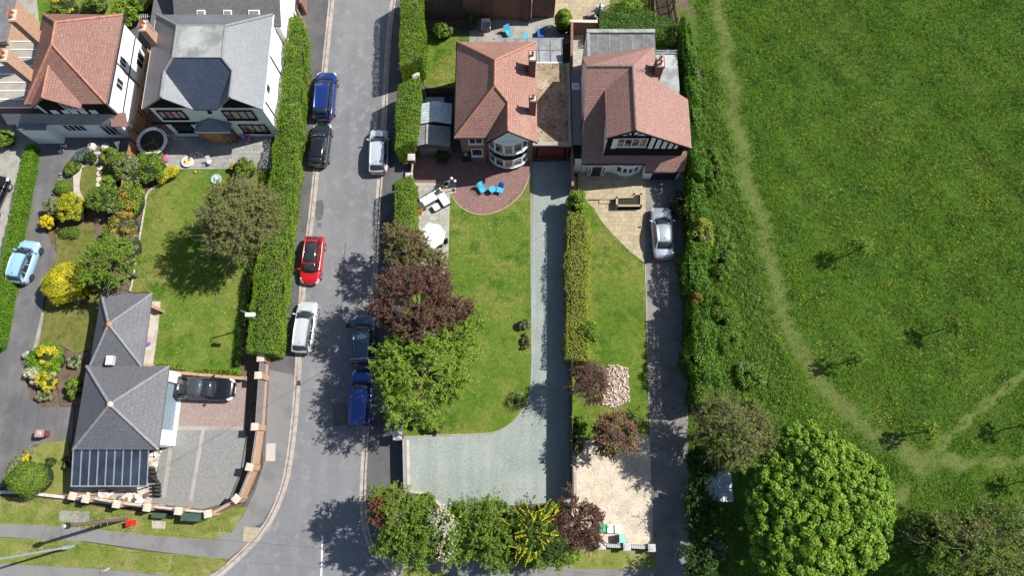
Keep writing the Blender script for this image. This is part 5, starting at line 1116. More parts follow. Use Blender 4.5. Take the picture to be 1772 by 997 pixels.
# ---- garage annex with two pyramid roofs
def annex():
    h = empty('garage_annex', (-29.5, 5.5, 0), 'low garage building with two grey pyramid tiled roofs and a glazed lean-to', 'garage')
    z1, z2 = 2.65, 2.85; a = G3(188, 561, 4.25); b = G3(190, 700, 4.9)
    X0, X1, Y0, Y1 = -32.55, -28.5, 7.72, 13.58; U0, U1, V0, V1 = -32.65, -26.3, 1.5, 7.75
    c1, c2, c3, c4 = (X0, Y1, z1), (X1, Y1, z1), (X1, Y0, z1), (X0, Y0, z1)
    MB().roof([[c1, c2, a], [c2, c3, a], [c3, c4, a], [c4, c1, a]], .14).build('rear_roof', 'roof_concrete', h)
    d1, d2, d3, d4 = (U0, V1, z2), (U1, V1, z2), (U1, V0, z2), (U0, V0, z2)
    MB().roof([[d1, d2, b], [d2, d3, b], [d3, d4, b], [d4, d1, b]], .14).build('front_roof', 'roof_concrete', h)
    m = MB()
    for p in (c1, c2, c3, c4): ridge(m, p, a, .095)
    for p in (d1, d2, d3, d4): ridge(m, p, b, .105)
    m.build('ridge_tiles', 'ridge_grey', h)
    for q in (a, b): m = MB(); m.lathe((q[0], q[1], q[2]-.06), [(.24, 0), (.2, .12), (.08, .2)], 10); m.build('lichen_cap', 'stone_pink' if q is b else 'wood_orange', h)
    m = MB(); m.box(X0+.25, X1-1.5, Y0, Y1-.25, 0, z1-.16); m.build('rear_wall', 'brick_orange', h)
    m = MB(); m.box(U0+.25, U1-.42, V0+.25, V1-.25, 0, z2-.16); m.build('front_wall', 'render_white', h)
    xe = U1-.42; w0, w1 = 3.0, 6.6
    m = MB(); m.box(xe-.02, xe+.05, w0-.05, w1+.05, .1, 2.45); fr = m.build('garage_door', 'garage_blue', h)
    for i in range(5): m = MB(); 
    m = MB()
    for i in range(1, 5): m.box(xe+.05, xe+.065, w0, w1, .1+i*.47-.015, .1+i*.47+.015)
    m.build('door_grooves', 'lead', fr)
    for ya, yb in ((1.85, 3.0), (6.65, 7.5)): m = MB(); m.box(xe-.05, xe+.30, ya, yb, 0, 2.62); m.build('door_pier', 'render_white', h)
    m = MB(); m.box(xe+.05, xe+.32, w0, w1, .1, .16); m.build('threshold', 'upvc', h)
    x, y = G(190, 624, 3.3); m = MB(); m.box(x-.26, x+.26, y-.36, y+.36, 3.0, 3.4); v = m.build('roof_vent', 'capstone_grey', h); m = MB(); m.box(x-.22, x+.22, y-.32, y+.32, 3.4, 3.44); m.build('vent_cap', 'upvc', v)
    # glazed lean-to
    gx0, gx1 = G(128, 780, 2.5)[0], G(253, 845, 2.2)[0]; ya, yb = V0+.35, G(180, 842, 2.15)[1]; za, zb = 2.62, 2.1
    m = MB(); m.roof([[(gx0, ya, za), (gx1, ya, za), (gx1, yb, zb), (gx0, yb, zb)]], .03); gr = m.build('glazed_roof', 'glass_roofing', h); m = MB(); sl_ = -math.atan2(za-zb, ya-yb)
    for i in range(10): x = gx0+(gx1-gx0)*i/9; m.obox((x, (ya+yb)/2, (za+zb)/2+.03), (.06, math.hypot(ya-yb, za-zb), .07), 0, -sl_)
    m.obox(((gx0+gx1)/2, yb, zb), (gx1-gx0+.1, .09, .12)); m.build('glazing_bars', 'galv', gr)
    m = MB(); m.box(gx0+.05, gx1-2.1, yb+.12, V0+.24, 0, 2.0); m.build('lean_to_wall', 'garage_black', h)
    for q in (yb+.1, V0+.2): m = MB(); m.box(gx1-.15, gx1-.07, q, q+.08, 0, 2.05); m.build('lean_to_post', 'galv', h)
    m = MB(); x, y = G(262, 528, 1.2)
    px = G(277, 528, 1.0)
    m = MB(); m.obox((px[0]-.55, px[1]-.12, .5), (1.2, .25, 1.0), -.42); m.build('wing_wall', 'brick_orange', h); m = MB(); q = G(262, 632, .3); m.box(q[0]-.5, q[0]+.35, q[1]-.45, q[1]+.05, 0, .5); m.build('wing_wall', 'brick_orange', h)
annex()

# ---- house beyond the top edge: its shaded brick wall faces us
def house_top():
    x0, x1 = G(735, 30)[0]-1, G(955, 30, 0)[0]; y = G(850, 34)[1]
    h = empty('brick_house', ((x0+x1)/2, y+4, 0), 'tall brown brick house wall in shadow at the top edge of the picture', 'house')
    m = MB(); m.box(G(805, 20)[0], x1-1.9, y, y+9, 0, 5.6); m.build('wall', 'brick', h)
    m = MB(); q = G(845, 20)[0]; m.box(q-.4, q+.4, y-.2, y, 0, 5.6); m.build('buttress', 'brick_dark', h)
    m = MB(); q = G(925, 20)[0]; m.box(q-1.2, q-.6, y-.2, y, 0, 5.6); m.build('buttress', 'brick_dark', h)
    m = MB(); m.box(x1-1.9+.003, x1+.2, y+.25, y+9, 0, 3.1); e = m.build('side_wing', 'brick', h)
    MB().roof([[(x1-1.85, y+.1, 3.15), (x1+.4, y+.1, 3.15), (x1+.4, y+9, 3.15), (x1-1.85, y+9, 5.0)]], .12).build('wing_roof', 'roof_grey_rear', e)
    MB().roof([[(G(805, 20)[0]-.3, y-.4, 5.6), (x1-1.6, y-.4, 5.6), (x1-4, y+4, 8.3), (G(805, 20)[0]+3, y+4, 8.3)], [(x1-1.6, y-.4, 5.6), (x1-1.6, y+9.3, 5.6), (x1-4, y+5, 8.3), (x1-4, y+4, 8.3)], [(G(805, 20)[0]-.3, y+9.3, 5.6), (G(805, 20)[0]-.3, y-.4, 5.6), (G(805, 20)[0]+3, y+4, 8.3), (G(805, 20)[0]+3, y+5, 8.3)], [(x1-1.6, y+9.3, 5.6), (G(805, 20)[0]-.3, y+9.3, 5.6), (G(805, 20)[0]+3, y+5, 8.3), (x1-4, y+5, 8.3)], [(G(805, 20)[0]+3, y+4, 8.3), (x1-4, y+4, 8.3), (x1-4, y+5, 8.3), (G(805, 20)[0]+3, y+5, 8.3)]], .15).build('roof', 'roof_red', h)
    pipe(h, x1-1.95, y-.05, 0, 5.5, 'upvc')
house_top()

# ---- sheds
def shed(label, px, z, mat, wall, ridge_along='y', rise=.45, cat='shed', name='garden_shed', apex=None):
    """px: plan rectangle of the roof (x0,y0,x1,y1) in the photograph"""
    x0, y1 = G(px[0], px[1], z); x1, y0 = G(px[2], px[3], z); cx, cy = (x0+x1)/2, (y0+y1)/2; h = empty(name, (cx, cy, 0), label, cat)
    xa = G(apex, (px[1]+px[3])/2, z+rise)[0] if apex else cx
    m = MB(); gblock(m, [(x0+.08, 0), (x1-.08, 0), (x1-.08, z-.06), (xa, z+rise-.07), (x0+.08, z-.06)], y0+.1, y1-.1); m.build('wall', wall, h)
    r = MB().roof([[(x0, y0, z), (x0, y1, z), (xa, y1, z+rise), (xa, y0, z+rise)], [(x1, y0, z), (x1, y1, z), (xa, y1, z+rise), (xa, y0, z+rise)]], .05).build('roof', mat, h)
    m = MB(); ridge(m, (xa, y0, z+rise), (xa, y1, z+rise), .06)
    for i in range(1, 7):
        y = y0+(y1-y0)*i/7; m.tube([(x0+.02, y, z+.02), (xa, y, z+rise+.02), (x1-.02, y, z+.02)], .015, 4)
    m.build('roof_ribs', mat, r); return h
shed('pale metal roofed shed beside the clipped hedge west of the brick house', (729, 179, 781, 214), 2.1, 'metal_sheet', 'wood_old', apex=752)
shed('grey sheeted shed just south of the pale metal roofed shed', (716, 219, 779, 253), 1.9, 'asbestos', 'wood_old', apex=738)
def cold_frame():
    x, y = G(752, 173, .6); h = empty('cold_frame', (x, y, .07), 'small bluish cold frame behind the pale metal shed', 'cold frame')
    m = MB(); m.box(x-.9, x+.9, y-.4, y+.4, .07, .5); m.build('frame', 'wood_grey', h); m = MB(); m.box(x-.82, x-.02, y-.34, y+.34, .5, .54); m.box(x+.04, x+.82, y-.34, y+.34, .5, .54); m.build('lid', 'shed_blue', h)
cold_frame()
def tree_shed():
    x0, y1 = G(1229, 817, 2.1); x1, y0 = G(1270, 869, 2.1); h = empty('metal_shed', ((x0+x1)/2, (y0+y1)/2, 0), 'pale blue grey shed roof half hidden under the trees by the shaded driveway', 'shed')
    m = MB(); m.box(x0+.06, x1-.06, y0+.06, y1-.06, 0, 2.03); m.build('wall', 'shed_blue', h); r = MB().roof([[(x0, y0, 2.08), (x1, y0, 2.0), (x1, y1, 2.0), (x0, y1, 2.08)]], .06).build('roof', 'shed_blue', h)
    m = MB()
    for i in range(1, 6): x = x0+(x1-x0)*i/6; m.box(x-.012, x+.012, y0, y1, 2.05, 2.10)
    m.build('roof_ribs', 'metal_sheet', r)
tree_shed()
# ------------------------------------------------------------------ boundary walls and fences
def pier(parent_or_none, x, y, h, w_=.5, mat='brick_orange', cap='capstone', rz=0., name='brick_pier', label=None, cat=None, group=None, z0=.05):
    if label: par = empty(name, (x, y, z0), label, cat, group)
    else: par = parent_or_none
    m = MB(); m.obox((x, y, (z0+h)/2), (w_, w_, h-z0), rz); a = m.build('pier' if label is None else 'shaft', mat, par)
    m = MB(); m.obox((x, y, h+.035), (w_+.12, w_+.12, .07), rz); m.obox((x, y, h+.08), (w_*.8, w_*.8, .03), rz); m.build('capstone', cap, a if label is None else par)
    return a
def corner_wall():
    pts = [('g', 451, 620, 1.7), ('g', 447, 650, 1.9), ('g', 441, 739, 1.9), ('g', 432, 809, 1.7), ('g', 409, 864, 1.7), ('g', 360, 890, 1.7), ('g', 309, 885, 1.6), ('g', 255, 879, 1.6), ('g', 202, 873, 1.6), ('g', 149, 864, 1.7), ('g', 126, 859, 1.5)]
    P = [(*G(x, y, z), z) for _, x, y, z in pts]
    w_ = empty('boundary_wall', (P[5][0], P[5][1], 0), 'brick boundary wall with pale capped piers and slatted panels curving round the corner plot', 'wall')
    for i, (x, y, z) in enumerate(P):
        q = P[min(i+1, len(P)-1)]; o = P[max(i-1, 0)]; rz = math.atan2(q[1]-o[1], q[0]-o[0]); pier(w_, x, y, z, .44, rz=rz)
    for i in range(len(P)-1):
        a, b = Vector(P[i][:2]), Vector(P[i+1][:2]); d = (b-a).normalized(); L = (b-a).length-.46; c = (a+b)/2; rz = math.atan2(d.y, d.x); n = Vector((-d.y, d.x))  # n to the street
        hb = .4 if i in (0, 1) else 1.15 if i < 5 else .95
        m = MB(); m.obox((c.x, c.y, hb/2), (L, .22, hb), rz); wl = m.build('low_wall', 'brick_orange', w_); m = MB(); m.obox((c.x, c.y, hb+.025), (L, .25, .05), rz); m.build('coping', 'brick_orange' if i < 5 else 'stone_pink', wl)
        if i < 2:      # tall grey slatted panels, set back
            m = MB(); hh = 1.85; k = int(L/.13)
            m.obox((c.x, c.y, (hb+.06+hh)/2), (L-.02, .03, hh-hb-.06), rz)
            for j in range(k): q = a+d*(.28+L*(j+.5)/k); m.obox((q.x+n.x*.03, q.y+n.y*.03, (hb+.06+hh)/2), (L/k-.03, .025, hh-hb-.06), rz)
            m.build('slatted_panel', 'fence_slat', w_)
        else:
            m = MB(); hh = 1.6 if i < 5 else 1.4
            for zz in (hb+.12, hh-.06): m.obox((c.x, c.y, zz), (L, .03, .03), rz)
            k = int(L/.11)
            for j in range(k): q = a+d*(.28+L*(j+.5)/k); m.obox((q.x, q.y, (hb+.06+hh)/2), (.022, .022, hh-hb-.06), rz)
            m.build('railing', 'galv' if i < 4 else 'white_plastic', w_)
            if i >= 4 and i < 9: m = MB(); m.obox((c.x, c.y, hb+.3), (L, .02, .34), rz); m.build('screen', 'wood_grey', w_)
corner_wall()
def wall_line(name, label, px, h, th, mat, cap=None, cat='wall', z0=0, group=None):
    P = gp(px, h); c = P[len(P)//2]; e = empty(name, (c[0], c[1], z0), label, cat, group)
    m = strip(MB(), P, -th/2, th/2, z0-.1, h); a = m.build('wall', mat, e)
    if cap: m = strip(MB(), P, -th/2-.03, th/2+.03, h, h+.06); m.build('coping', cap, e)
    return e
wall_line('brick_wall', 'long orange brick wall between the wide lawn and the pink block drive', [(294, 644), (352, 649), (421, 655)], .75, .24, 'brick_orange')
wall_line('garden_wall', 'low stone kerb wall along the verge below the tall clipped green dome', [(-20, 852), (40, 853), (118, 862)], .35, .22, 'stone_pale')
wall_line('party_wall', 'thin brick wall between the brick house garage and the gabled house side path', [(990, 38), (989, 120), (990, 240), (991, 322)], 1.9, .16, 'brick', 'brick')
wall_line('brick_wall', 'dark shaded brick wall of the patio at the top edge, beside the dark green hedge', [(984, 36), (1034, 37)], 1.9, .22, 'brick_dark', 'capstone')
wall_line('brick_wall', 'short dark red brick wall beside the orange gate at the top of the street', [(521, -30), (520, 4)], 1.8, .2, 'brick')
def board_fence(name, label, px, h, mat, bw=.14, th=.03, rail=True, gap=.02, posts=1.8, cat='fence', post='wood_old', z0=.0, side=1):
    P = [Vector(p) for p in gp(px, h)]; e = empty(name, (P[0].x, P[0].y, z0), label, cat); m = MB(); pm = MB(); rm = MB()
    for a, b in zip(P[:-1], P[1:]):
        d = (b-a); L = d.length; d.normalize(); rz = math.atan2(d.y, d.x); n = Vector((-d.y, d.x)); k = max(1, int(L/(bw+gap)))
        for j in range(k): q = a+d*L*(j+.5)/k; hh = h+random.uniform(-.015, .015); m.obox((q.x, q.y, (z0+hh)/2), (L/k-gap, th, hh-z0), rz)
        for zz in (z0+.35, h-.25): c = (a+b)/2+n*.05*side; rm.obox((c.x, c.y, zz), (L, .05, .09), rz)
        for j in range(int(L/posts)+1): q = a+d*min(L, j*posts)+n*.07*side; pm.obox((q.x, q.y, (z0+h+.05)/2), (.09, .09, h+.05-z0), rz)
    m.build('boards', mat, e); rm.build('rails', mat, e); pm.build('posts', post, e); return e
random.seed(3)
board_fence('wooden_fence', 'orange brown board fence between the two left gardens, half buried in shrubs', [(262, 50), (248, 120), (236, 190), (225, 240), (212, 300), (203, 380), (198, 420)], 1.75, 'wood_orange')
board_fence('wooden_fence', 'brown fence strip from the slate house up to the top edge', [(277, -30), (270, 5), (262, 48)], 1.8, 'wood_orange', side=-1)
board_fence('wooden_fence', 'dark red shaded fence below the top edge beside the brick house', [(733, 13), (808, 14)], 1.7, 'brick_dark')
board_fence('wooden_gate', 'orange wooden gate beside the top end of the long street hedge', [(512, 12), (521, 30)], 1.8, 'wood_orange', cat='gate')
board_fence('dark_fence', 'dark fence along the right side of the grey green gravel drive', [(988, 335), (989, 500), (990, 640), (991, 865)], 2.2, 'wood_old', side=-1, gap=.001)
board_fence('slatted_fence', 'pale slatted fence at the top edge beside the meadow', [(1163, -40), (1170, 0), (1177, 46)], 1.7, 'fence_pale', bw=.07, gap=.05, side=-1)
board_fence('dark_fence', 'black slatted fence left of the narrow path at the top edge', [(1132, -40), (1133, 32)], 1.6, 'wood_old', bw=.07, gap=.04)
board_fence('shed_fence', 'grey board fence south of the shaded yard with the sheds', [(722, 257), (780, 256)], 1.3, 'wood_grey')
board_fence('yard_fence', 'dark board fence at the foot of the small back lawn', [(736, 152), (790, 151)], 1.4, 'wood_old')
def railing(label, px, h, name='railing', mat='galv', gap=.1):
    P = [Vector(p) for p in gp(px, h)]; e = empty(name, (P[0].x, P[0].y, 0), label, 'railing'); m = MB(); b_ = MB()
    for a, b in zip(P[:-1], P[1:]):
        d = b-a; L = d.length; d.normalize(); rz = math.atan2(d.y, d.x); c = (a+b)/2; m.obox((c.x, c.y, h), (L, .05, .04), rz); m.obox((c.x, c.y, .3), (L, .04, .04), rz); k = int(L/gap)
        for j in range(k+1): q = a+d*L*j/k; b_.obox((q.x, q.y, h/2), (.025, .025, h), rz)
    m.build('rails', mat, e); b_.build('bars', mat, e)
railing('grey railing between the gravel drive and the cream gravel', [(997, 800), (998, 862)], 1.0)
pier(None, *G(997, 812, 1.6), 1.6, .32, 'brick_dark', 'capstone_grey', label='dark pier with grey cap at the top of the cream gravel', cat='pier')
# sliding gate at the gravel drive and its pillar
def drive_gate():
    a, b = G(698, 760, 1.4), G(700, 848, 1.4); e = empty('driveway_gate', ((a[0]+b[0])/2, (a[1]+b[1])/2, 0), 'long pale grey gate closing the grey green gravel drive from the street', 'gate')
    rz = math.atan2(b[1]-a[1], b[0]-a[0]); L = math.dist(a, b); c = ((a[0]+b[0])/2, (a[1]+b[1])/2); m = MB(); m.obox((c[0], c[1], .75), (L, .05, 1.3), rz)
    for j in range(22): t = (j+.5)/22; m.obox((a[0]+(b[0]-a[0])*t, a[1]+(b[1]-a[1])*t, .75), (L/22-.03, .075, 1.3), rz)
    m.build('boards', 'wood_grey', e); m = MB(); m.obox((c[0], c[1], 1.43), (L, .14, .06), rz); m.obox((c[0], c[1], .06), (L, .12, .06), rz); m.build('rails', 'galv', e)
    m = MB(); d0 = G(707, 760, 0); d1 = G(707, 850, 0); m.obox(((d0[0]+d1[0])/2-.05, (d0[1]+d1[1])/2, .085), (L, .3, .02), rz); m.build('gate_track', 'concrete_pale', e)
drive_gate()
pier(None, *G(688, 755, 1.55), 1.55, .55, 'brick_dark', 'capstone_grey', label='gate pillar with square grey cap at the corner of the gravel drive', cat='pillar', name='gate_pillar')
pier(None, *G(712, 272, 1.6), 1.6, .5, 'brick', 'capstone_grey', label='upper white capped pillar of the street entrance to the pink terrace', cat='pillar', name='gate_pillar')
pier(None, *G(708, 305, 1.6), 1.6, .5, 'brick', 'capstone_grey', label='lower white capped pillar of the street entrance to the pink terrace, touching the short hedge', cat='pillar', name='gate_pillar')
pier(None, *G(720, 131, 1.6), 1.6, .5, 'brick', 'capstone_grey', label='white capped pillar in the gap between the two tall clipped hedges', cat='pillar', name='gate_pillar')
board_fence('garden_gate', 'small pale gate between the two white capped pillars by the pink terrace', [(714, 277), (711, 300)], 1.1, 'fence_pale', cat='gate')
board_fence('garden_gate', 'narrow white gate hung on the pillar between the tall clipped hedges', [(724, 132), (729, 147)], 1.2, 'upvc', cat='gate')
def bin_wall():
    P = [G(1042, 945, 1.0), G(1085, 947, 1.0), G(1128, 949, 1.0)]; e = empty('front_wall', (P[1][0], P[1][1], 0), 'low grey wall with three capped piers in front of the recycling boxes', 'wall')
    for p in P: pier(e, p[0], p[1], 1.0, .42, 'brick_dark', 'capstone_grey')
    for a, b in zip(P[:-1], P[1:]):
        m = MB(); c = ((a[0]+b[0])/2, (a[1]+b[1])/2); rz = math.atan2(b[1]-a[1], b[0]-a[0]); L = math.dist(a, b)-.44; m.obox((c[0], c[1], .3), (L, .22, .6), rz); q = m.build('low_wall', 'stone', e)
        m = MB(); k = 9
        for j in range(k): t = (j+.5)/k-.5; m.obox((c[0]+t*L*math.cos(rz), c[1]+t*L*math.sin(rz), .6+.12), (L/k*.8, .24, .24+.1*math.cos(t*5)), rz)
        m.build('coping_blocks', 'capstone_grey', q)
bin_wall()
# raised planter on the buff patio
def planter():
    o = [(1066, 340), (1096, 339), (1096, 334), (1111, 334), (1111, 357), (1066, 357)]
    P = gp(o, .75); e = empty('raised_planter', (P[0][0]+1, P[0][1]-.5, .1), 'L shaped pale stone planter full of dark soil on the buff patio', 'planter')
    m = MB(); Q = P+[P[0]]
    area = sum(Q[i][0]*Q[i+1][1]-Q[i+1][0]*Q[i][1] for i in range(6)); s = 1 if area > 0 else -1
    for a, b in zip(Q[:-1], Q[1:]): strip(m, [a, b], 0, .16*s, .0, .75) if s > 0 else strip(m, [a, b], -.16, 0, .0, .75)
    m.build('planter_wall', 'slabs_buff', e); m = MB(); m.prism(P, .1, .6); m.build('planter_soil', 'earth_core', e)
planter()
def stone_bed():
    P = gp([(1040, 634), (1062, 631), (1087, 636), (1089, 694), (1070, 704), (1042, 700)], .15); e = empty('rubble_bed', (G(1070, 667)[0], G(1070, 667)[1], .09), 'square bed of broken pink and cream rubble in the right-hand lawn', 'rubble bed')
    plain('rubble_earth', (.36, .27, .20), .95, vary=.3, scale=4, fine=(14, .6))
    m = MB(); m.prism(P, .05, .15); m.build('bed', 'rubble_earth', e); m = MB(); p = scatter(P, 34); r_ = random.Random(4)
    for x, y in p: m.obox((x, y, .16+r_.random()*.07), (r_.uniform(.06, .26), r_.uniform(.05, .15), r_.uniform(.05, .16)), r_.uniform(0, 3), r_.uniform(-.5, .5))
    o = m.build('rubble', 'stone_pink', e); tag(o, kind='stuff'); m = MB(); a = G(1061, 700, .2); m.box(a[0]-.3, a[0]+.3, a[1]-.25, a[1]+.22, .09, .16); m.build('paving_slab', 'concrete', e)
stone_bed()
def scatter_rubble(name, label, px, n, mats, z=.1, smin=.08, smax=.35, seed=1, cat='rubble'):
    r_ = random.Random(seed); m = MB()
    for x, y in scatter(gp(px), n):
        m.cur = r_.randrange(len(mats)); m.obox((x, y, z+r_.random()*.2), (r_.uniform(smin, smax), r_.uniform(smin, smax*.6), r_.uniform(.05, .16)), r_.uniform(0, 3), r_.uniform(-.5, .5), r_.uniform(-.4, .4))
    return m.build(name, mats, label=label, cat=cat, kind='stuff')
scatter_rubble('rubble', 'pale broken stone heaped between the glazed lean-to and the tyre stack', [(256, 784), (282, 780), (270, 812), (262, 835), (254, 838)], 30, ['stone_pale', 'stone_pink', 'render_white'], seed=2)
scatter_rubble('building_waste', 'planks, sacks and bricks piled behind the south boundary wall', [(150, 853), (262, 857), (262, 872), (205, 868), (150, 860)], 14, ['brick_orange', 'stone_pale', 'fence_pale', 'render_white', 'wood_old'], seed=5, smax=.9)
scatter_rubble('edging_stones', 'white edging stones beside the tarmac drive below the left house', [(108, 248), (118, 250), (112, 262), (107, 274), (104, 272)], 14, ['stone_pale'], seed=6, z=.1)
scatter_rubble('edging_stones', 'rough stones edging the flower bed along the tarmac drive', [(96, 330), (101, 322), (106, 300), (112, 295), (102, 335), (96, 350), (94, 343)], 16, ['stone'], seed=8, z=.1)
def steps():
    e = empty('garden_steps', (*G(170, 272), .08), 'short flight of stone steps between two rocks above the round lawn', 'steps'); m = MB()
    for i, y in enumerate((266, 271, 276)):
        a = G(170, y, .2); m.box(a[0]-.42, a[0]+.42, a[1]-.14, a[1]+.16, .05, .34-.08*i)
    m.build('treads', 'stone', e)
steps()
for i, (x, y, lb) in enumerate(((159, 254, 'pale boulder left of the garden steps'), (183, 255, 'pale boulder right of the garden steps'))):
    a = G(x, y, .2); m = MB(); m.smooth = False; m.lathe((a[0], a[1], .05), [(.30, 0), (.42, .12), (.36, .32), (.2, .42), (.05, .44)], 7); tag(m.build('boulder', 'stone_pale'), lb, 'boulder')
for i, y in enumerate((290, 300, 310, 319)):
    a = G(172-i*.6, y, .1); m = MB(); m.lathe((a[0], a[1], .08), [(.24, 0), (.24, .035), (.2, .05)], 9)
    tag(m.build('stepping_stone', 'stone_pale'), ['nearest the steps of the four round stepping stones on the round lawn', 'second from the steps of the four round stepping stones', 'third from the steps of the four round stepping stones', 'farthest from the steps of the four round stepping stones'][i], 'stepping stone', 'stepping stones across the round lawn')

# ------------------------------------------------------------------ vehicles
car('glossy blue SUV with silver roof rails, nearest the top on the left kerb', (562, 164), .8, 89, 'suv', 'paint_blue', rails=True, ribs=5, L=4.7, group='cars parked in the street', gmat='car_glass')
car('charcoal hatchback with black roof parked behind the blue SUV', (554, 250), .7, 88, 'hatch', 'paint_charcoal', roof='black_roof', L=4.1, group='cars parked in the street', trim='chrome')
car('pale grey white hatchback parked alone on the right kerb by the short hedge', (655, 261), .7, 91, 'hatch', 'paint_white', L=4.25, group='cars parked in the street')
car('bright red hatchback with dark glass roof, nose towards the bottom', (540, 450), .7, -93, 'hatch', 'paint_red', panroof=True, L=4.1, group='cars parked in the street')
car('white hatchback parked below the red car beside the hedge end', (527, 566), .7, 86.5, 'hatch', 'paint_white_green', L=4.3, group='cars parked in the street', rim='alloy')
car('dark slate blue estate car mostly hidden under the purple tree', (629, 590), .7, 89.5, 'suv', 'paint_slate', L=4.3, group='cars parked in the street')
car('cobalt blue high roofed car parked under the lime green tree', (625, 690), .8, 89.5, 'van', 'paint_cobalt', L=4.6, group='cars parked in the street')
car('silver saloon on the worn driveway beside the buff patio', (1146, 403), .7, 90.5, 'sedan', 'paint_silver', L=4.65, gz=.08)
car('black convertible with dark soft top on the pink block drive', (353, 673), .6, -2.5, 'coupe', 'paint_black', roof='soft_top', trim='chrome', L=4.95, gz=.105)
car('sky blue small hatchback on the tarmac drive beside the long low hedge', (42, 453), .7, 81, 'hatch', 'paint_sky', L=3.75, gz=.075, rim='alloy_dark')
car('black car cut by the left edge of the picture on the concrete drive', (-14, 342), .7, 78, 'hatch', 'paint_black', L=4.2, gz=.06)

# ------------------------------------------------------------------ street furniture
def telegraph_pole():
    x, y = G(220, 898); e = empty('telegraph_pole', (x, y, .1), 'tall brown wooden telegraph pole standing by the red post, leaning over the footpath', 'pole'); m = MB(); m.cyl((x, y, 0), (x, y, 7.6), .16, .11, 14); m.build('pole', 'pole_wood', e)
    m = MB(); m.cyl((x+.02, y+.13, .1), (x+.02, y+.12, 2.6), .05, .05, 8); m.build('cable_guard', 'steel', e)
    m = MB()
    for i in range(10): z = 2.6+i*.42; s = 1 if i % 2 else -1; m.cyl((x, y, z), (x+.02, y+s*.32, z), .012, .012, 5)
    m.build('climbing_steps', 'galv', e); m = MB(); m.lathe((x, y, 7.15), [(.16, 0), (.2, .05), (.2, .35), (.13, .45)], 14); m.build('junction_box', 'black_plastic', e); m = MB(); m.lathe((x, y, 7.6), [(.15, 0), (.17, .1), (.1, .16)], 12); m.build('pole_cap', 'galv', e)
telegraph_pole()
def lamp_column():
    x, y = G(128, 946); e = empty('lamp_column', (x, y, .1), 'blue grey steel lighting column on the roadside verge at the bottom left', 'lamp post'); m = MB(); m.cyl((x, y, 0), (x, y, 1.3), .14, .13, 14); m.cyl((x, y, 1.3), (x, y, 8.4), .09, .065, 12); m.build('column', 'steel', e)
    m = MB(); m.obox((x+.02, y-.12, .75), (.14, .05, .6)); m.build('access_door', 'steel', e); m = MB(); m.tube([(x, y, 8.3), (x-.1, y, 8.7), (x-.7, y, 8.85)], .045, 8); m.build('arm', 'steel', e); m = MB(); m.obox((x-1.05, y, 8.86), (.8, .3, .14)); m.build('lantern', 'galv', e, bevel=.04)
lamp_column()
def street_lamp():
    hx, hy = G(433, 545, 5.35); x, y = G(457, 561, 0); e = empty('street_lamp', (x, y, .1), 'white street lamp with a flat lantern rising through the long street hedge', 'street lamp')
    m = MB(); m.cyl((x, y, 0), (x, y, 4.9), .07, .05, 10); m.build('column', 'galv', e); m = MB(); m.tube([(x, y, 4.85), (x+(hx-x)*.3, y+(hy-y)*.3, 5.2), (hx+.3, hy, 5.35)], .035, 8); m.build('arm', 'galv', e); m = MB(); m.obox((hx, hy, 5.36), (.75, .3, .12)); m.build('lantern', 'white_plastic', e, bevel=.04)
street_lamp()
def red_post():
    x, y = G(227, 906, .5); e = empty('red_bin', (x, y, .11), 'bright red square topped post box beside the telegraph pole', 'post box'); m = MB(); m.obox((x, y, .12+.35), (.36, .34, .7), .3); m.build('body', 'post_red', e, bevel=.02)
    m = MB(); m.obox((x, y, .85), (.44, .42, .1), .3); m.build('lid', 'post_red', e, bevel=.02); m = MB(); m.obox((x-.05, y-.19, .72), (.22, .02, .05), .3); m.build('slot', 'black_plastic', e)
red_post()
def cabinet(px, L, D, H, label):
    x, y = G(px[0], px[1], H); e = empty('utility_cabinet', (x, y, .11), label, 'utility cabinet', 'green utility cabinets against the south wall'); m = MB(); m.obox((x, y, (H+.11)/2), (L, D, H-.11), -.05); m.build('body', 'cabinet_green', e, bevel=.015)
    m = MB(); m.obox((x, y, H+.03), (L+.06, D+.06, .06), -.05); m.build('lid', 'cabinet_green', e); m = MB(); m.obox((x, y-D/2-.012, H*.55), (L*.9, .02, H*.75), -.05); m.build('doors', 'cabinet_green', e)
cabinet((331, 896), 1.45, .5, 1.3, 'wide dark green utility cabinet against the south boundary wall'); cabinet((274, 893), .95, .32, .7, 'narrow low green utility cabinet left of the wide one')
def stump(): 
    x, y = G(182, 988, .3); m = MB(); m.tube([(x-.35, y-.1, .14), (x, y, .3), (x+.3, y+.15, .4)], [.09, .1, .08], 8); tag(m.build('verge_marker', 'stone_pale'), 'pale tilted stone marker on the verge at the bottom edge', 'marker')
stump()
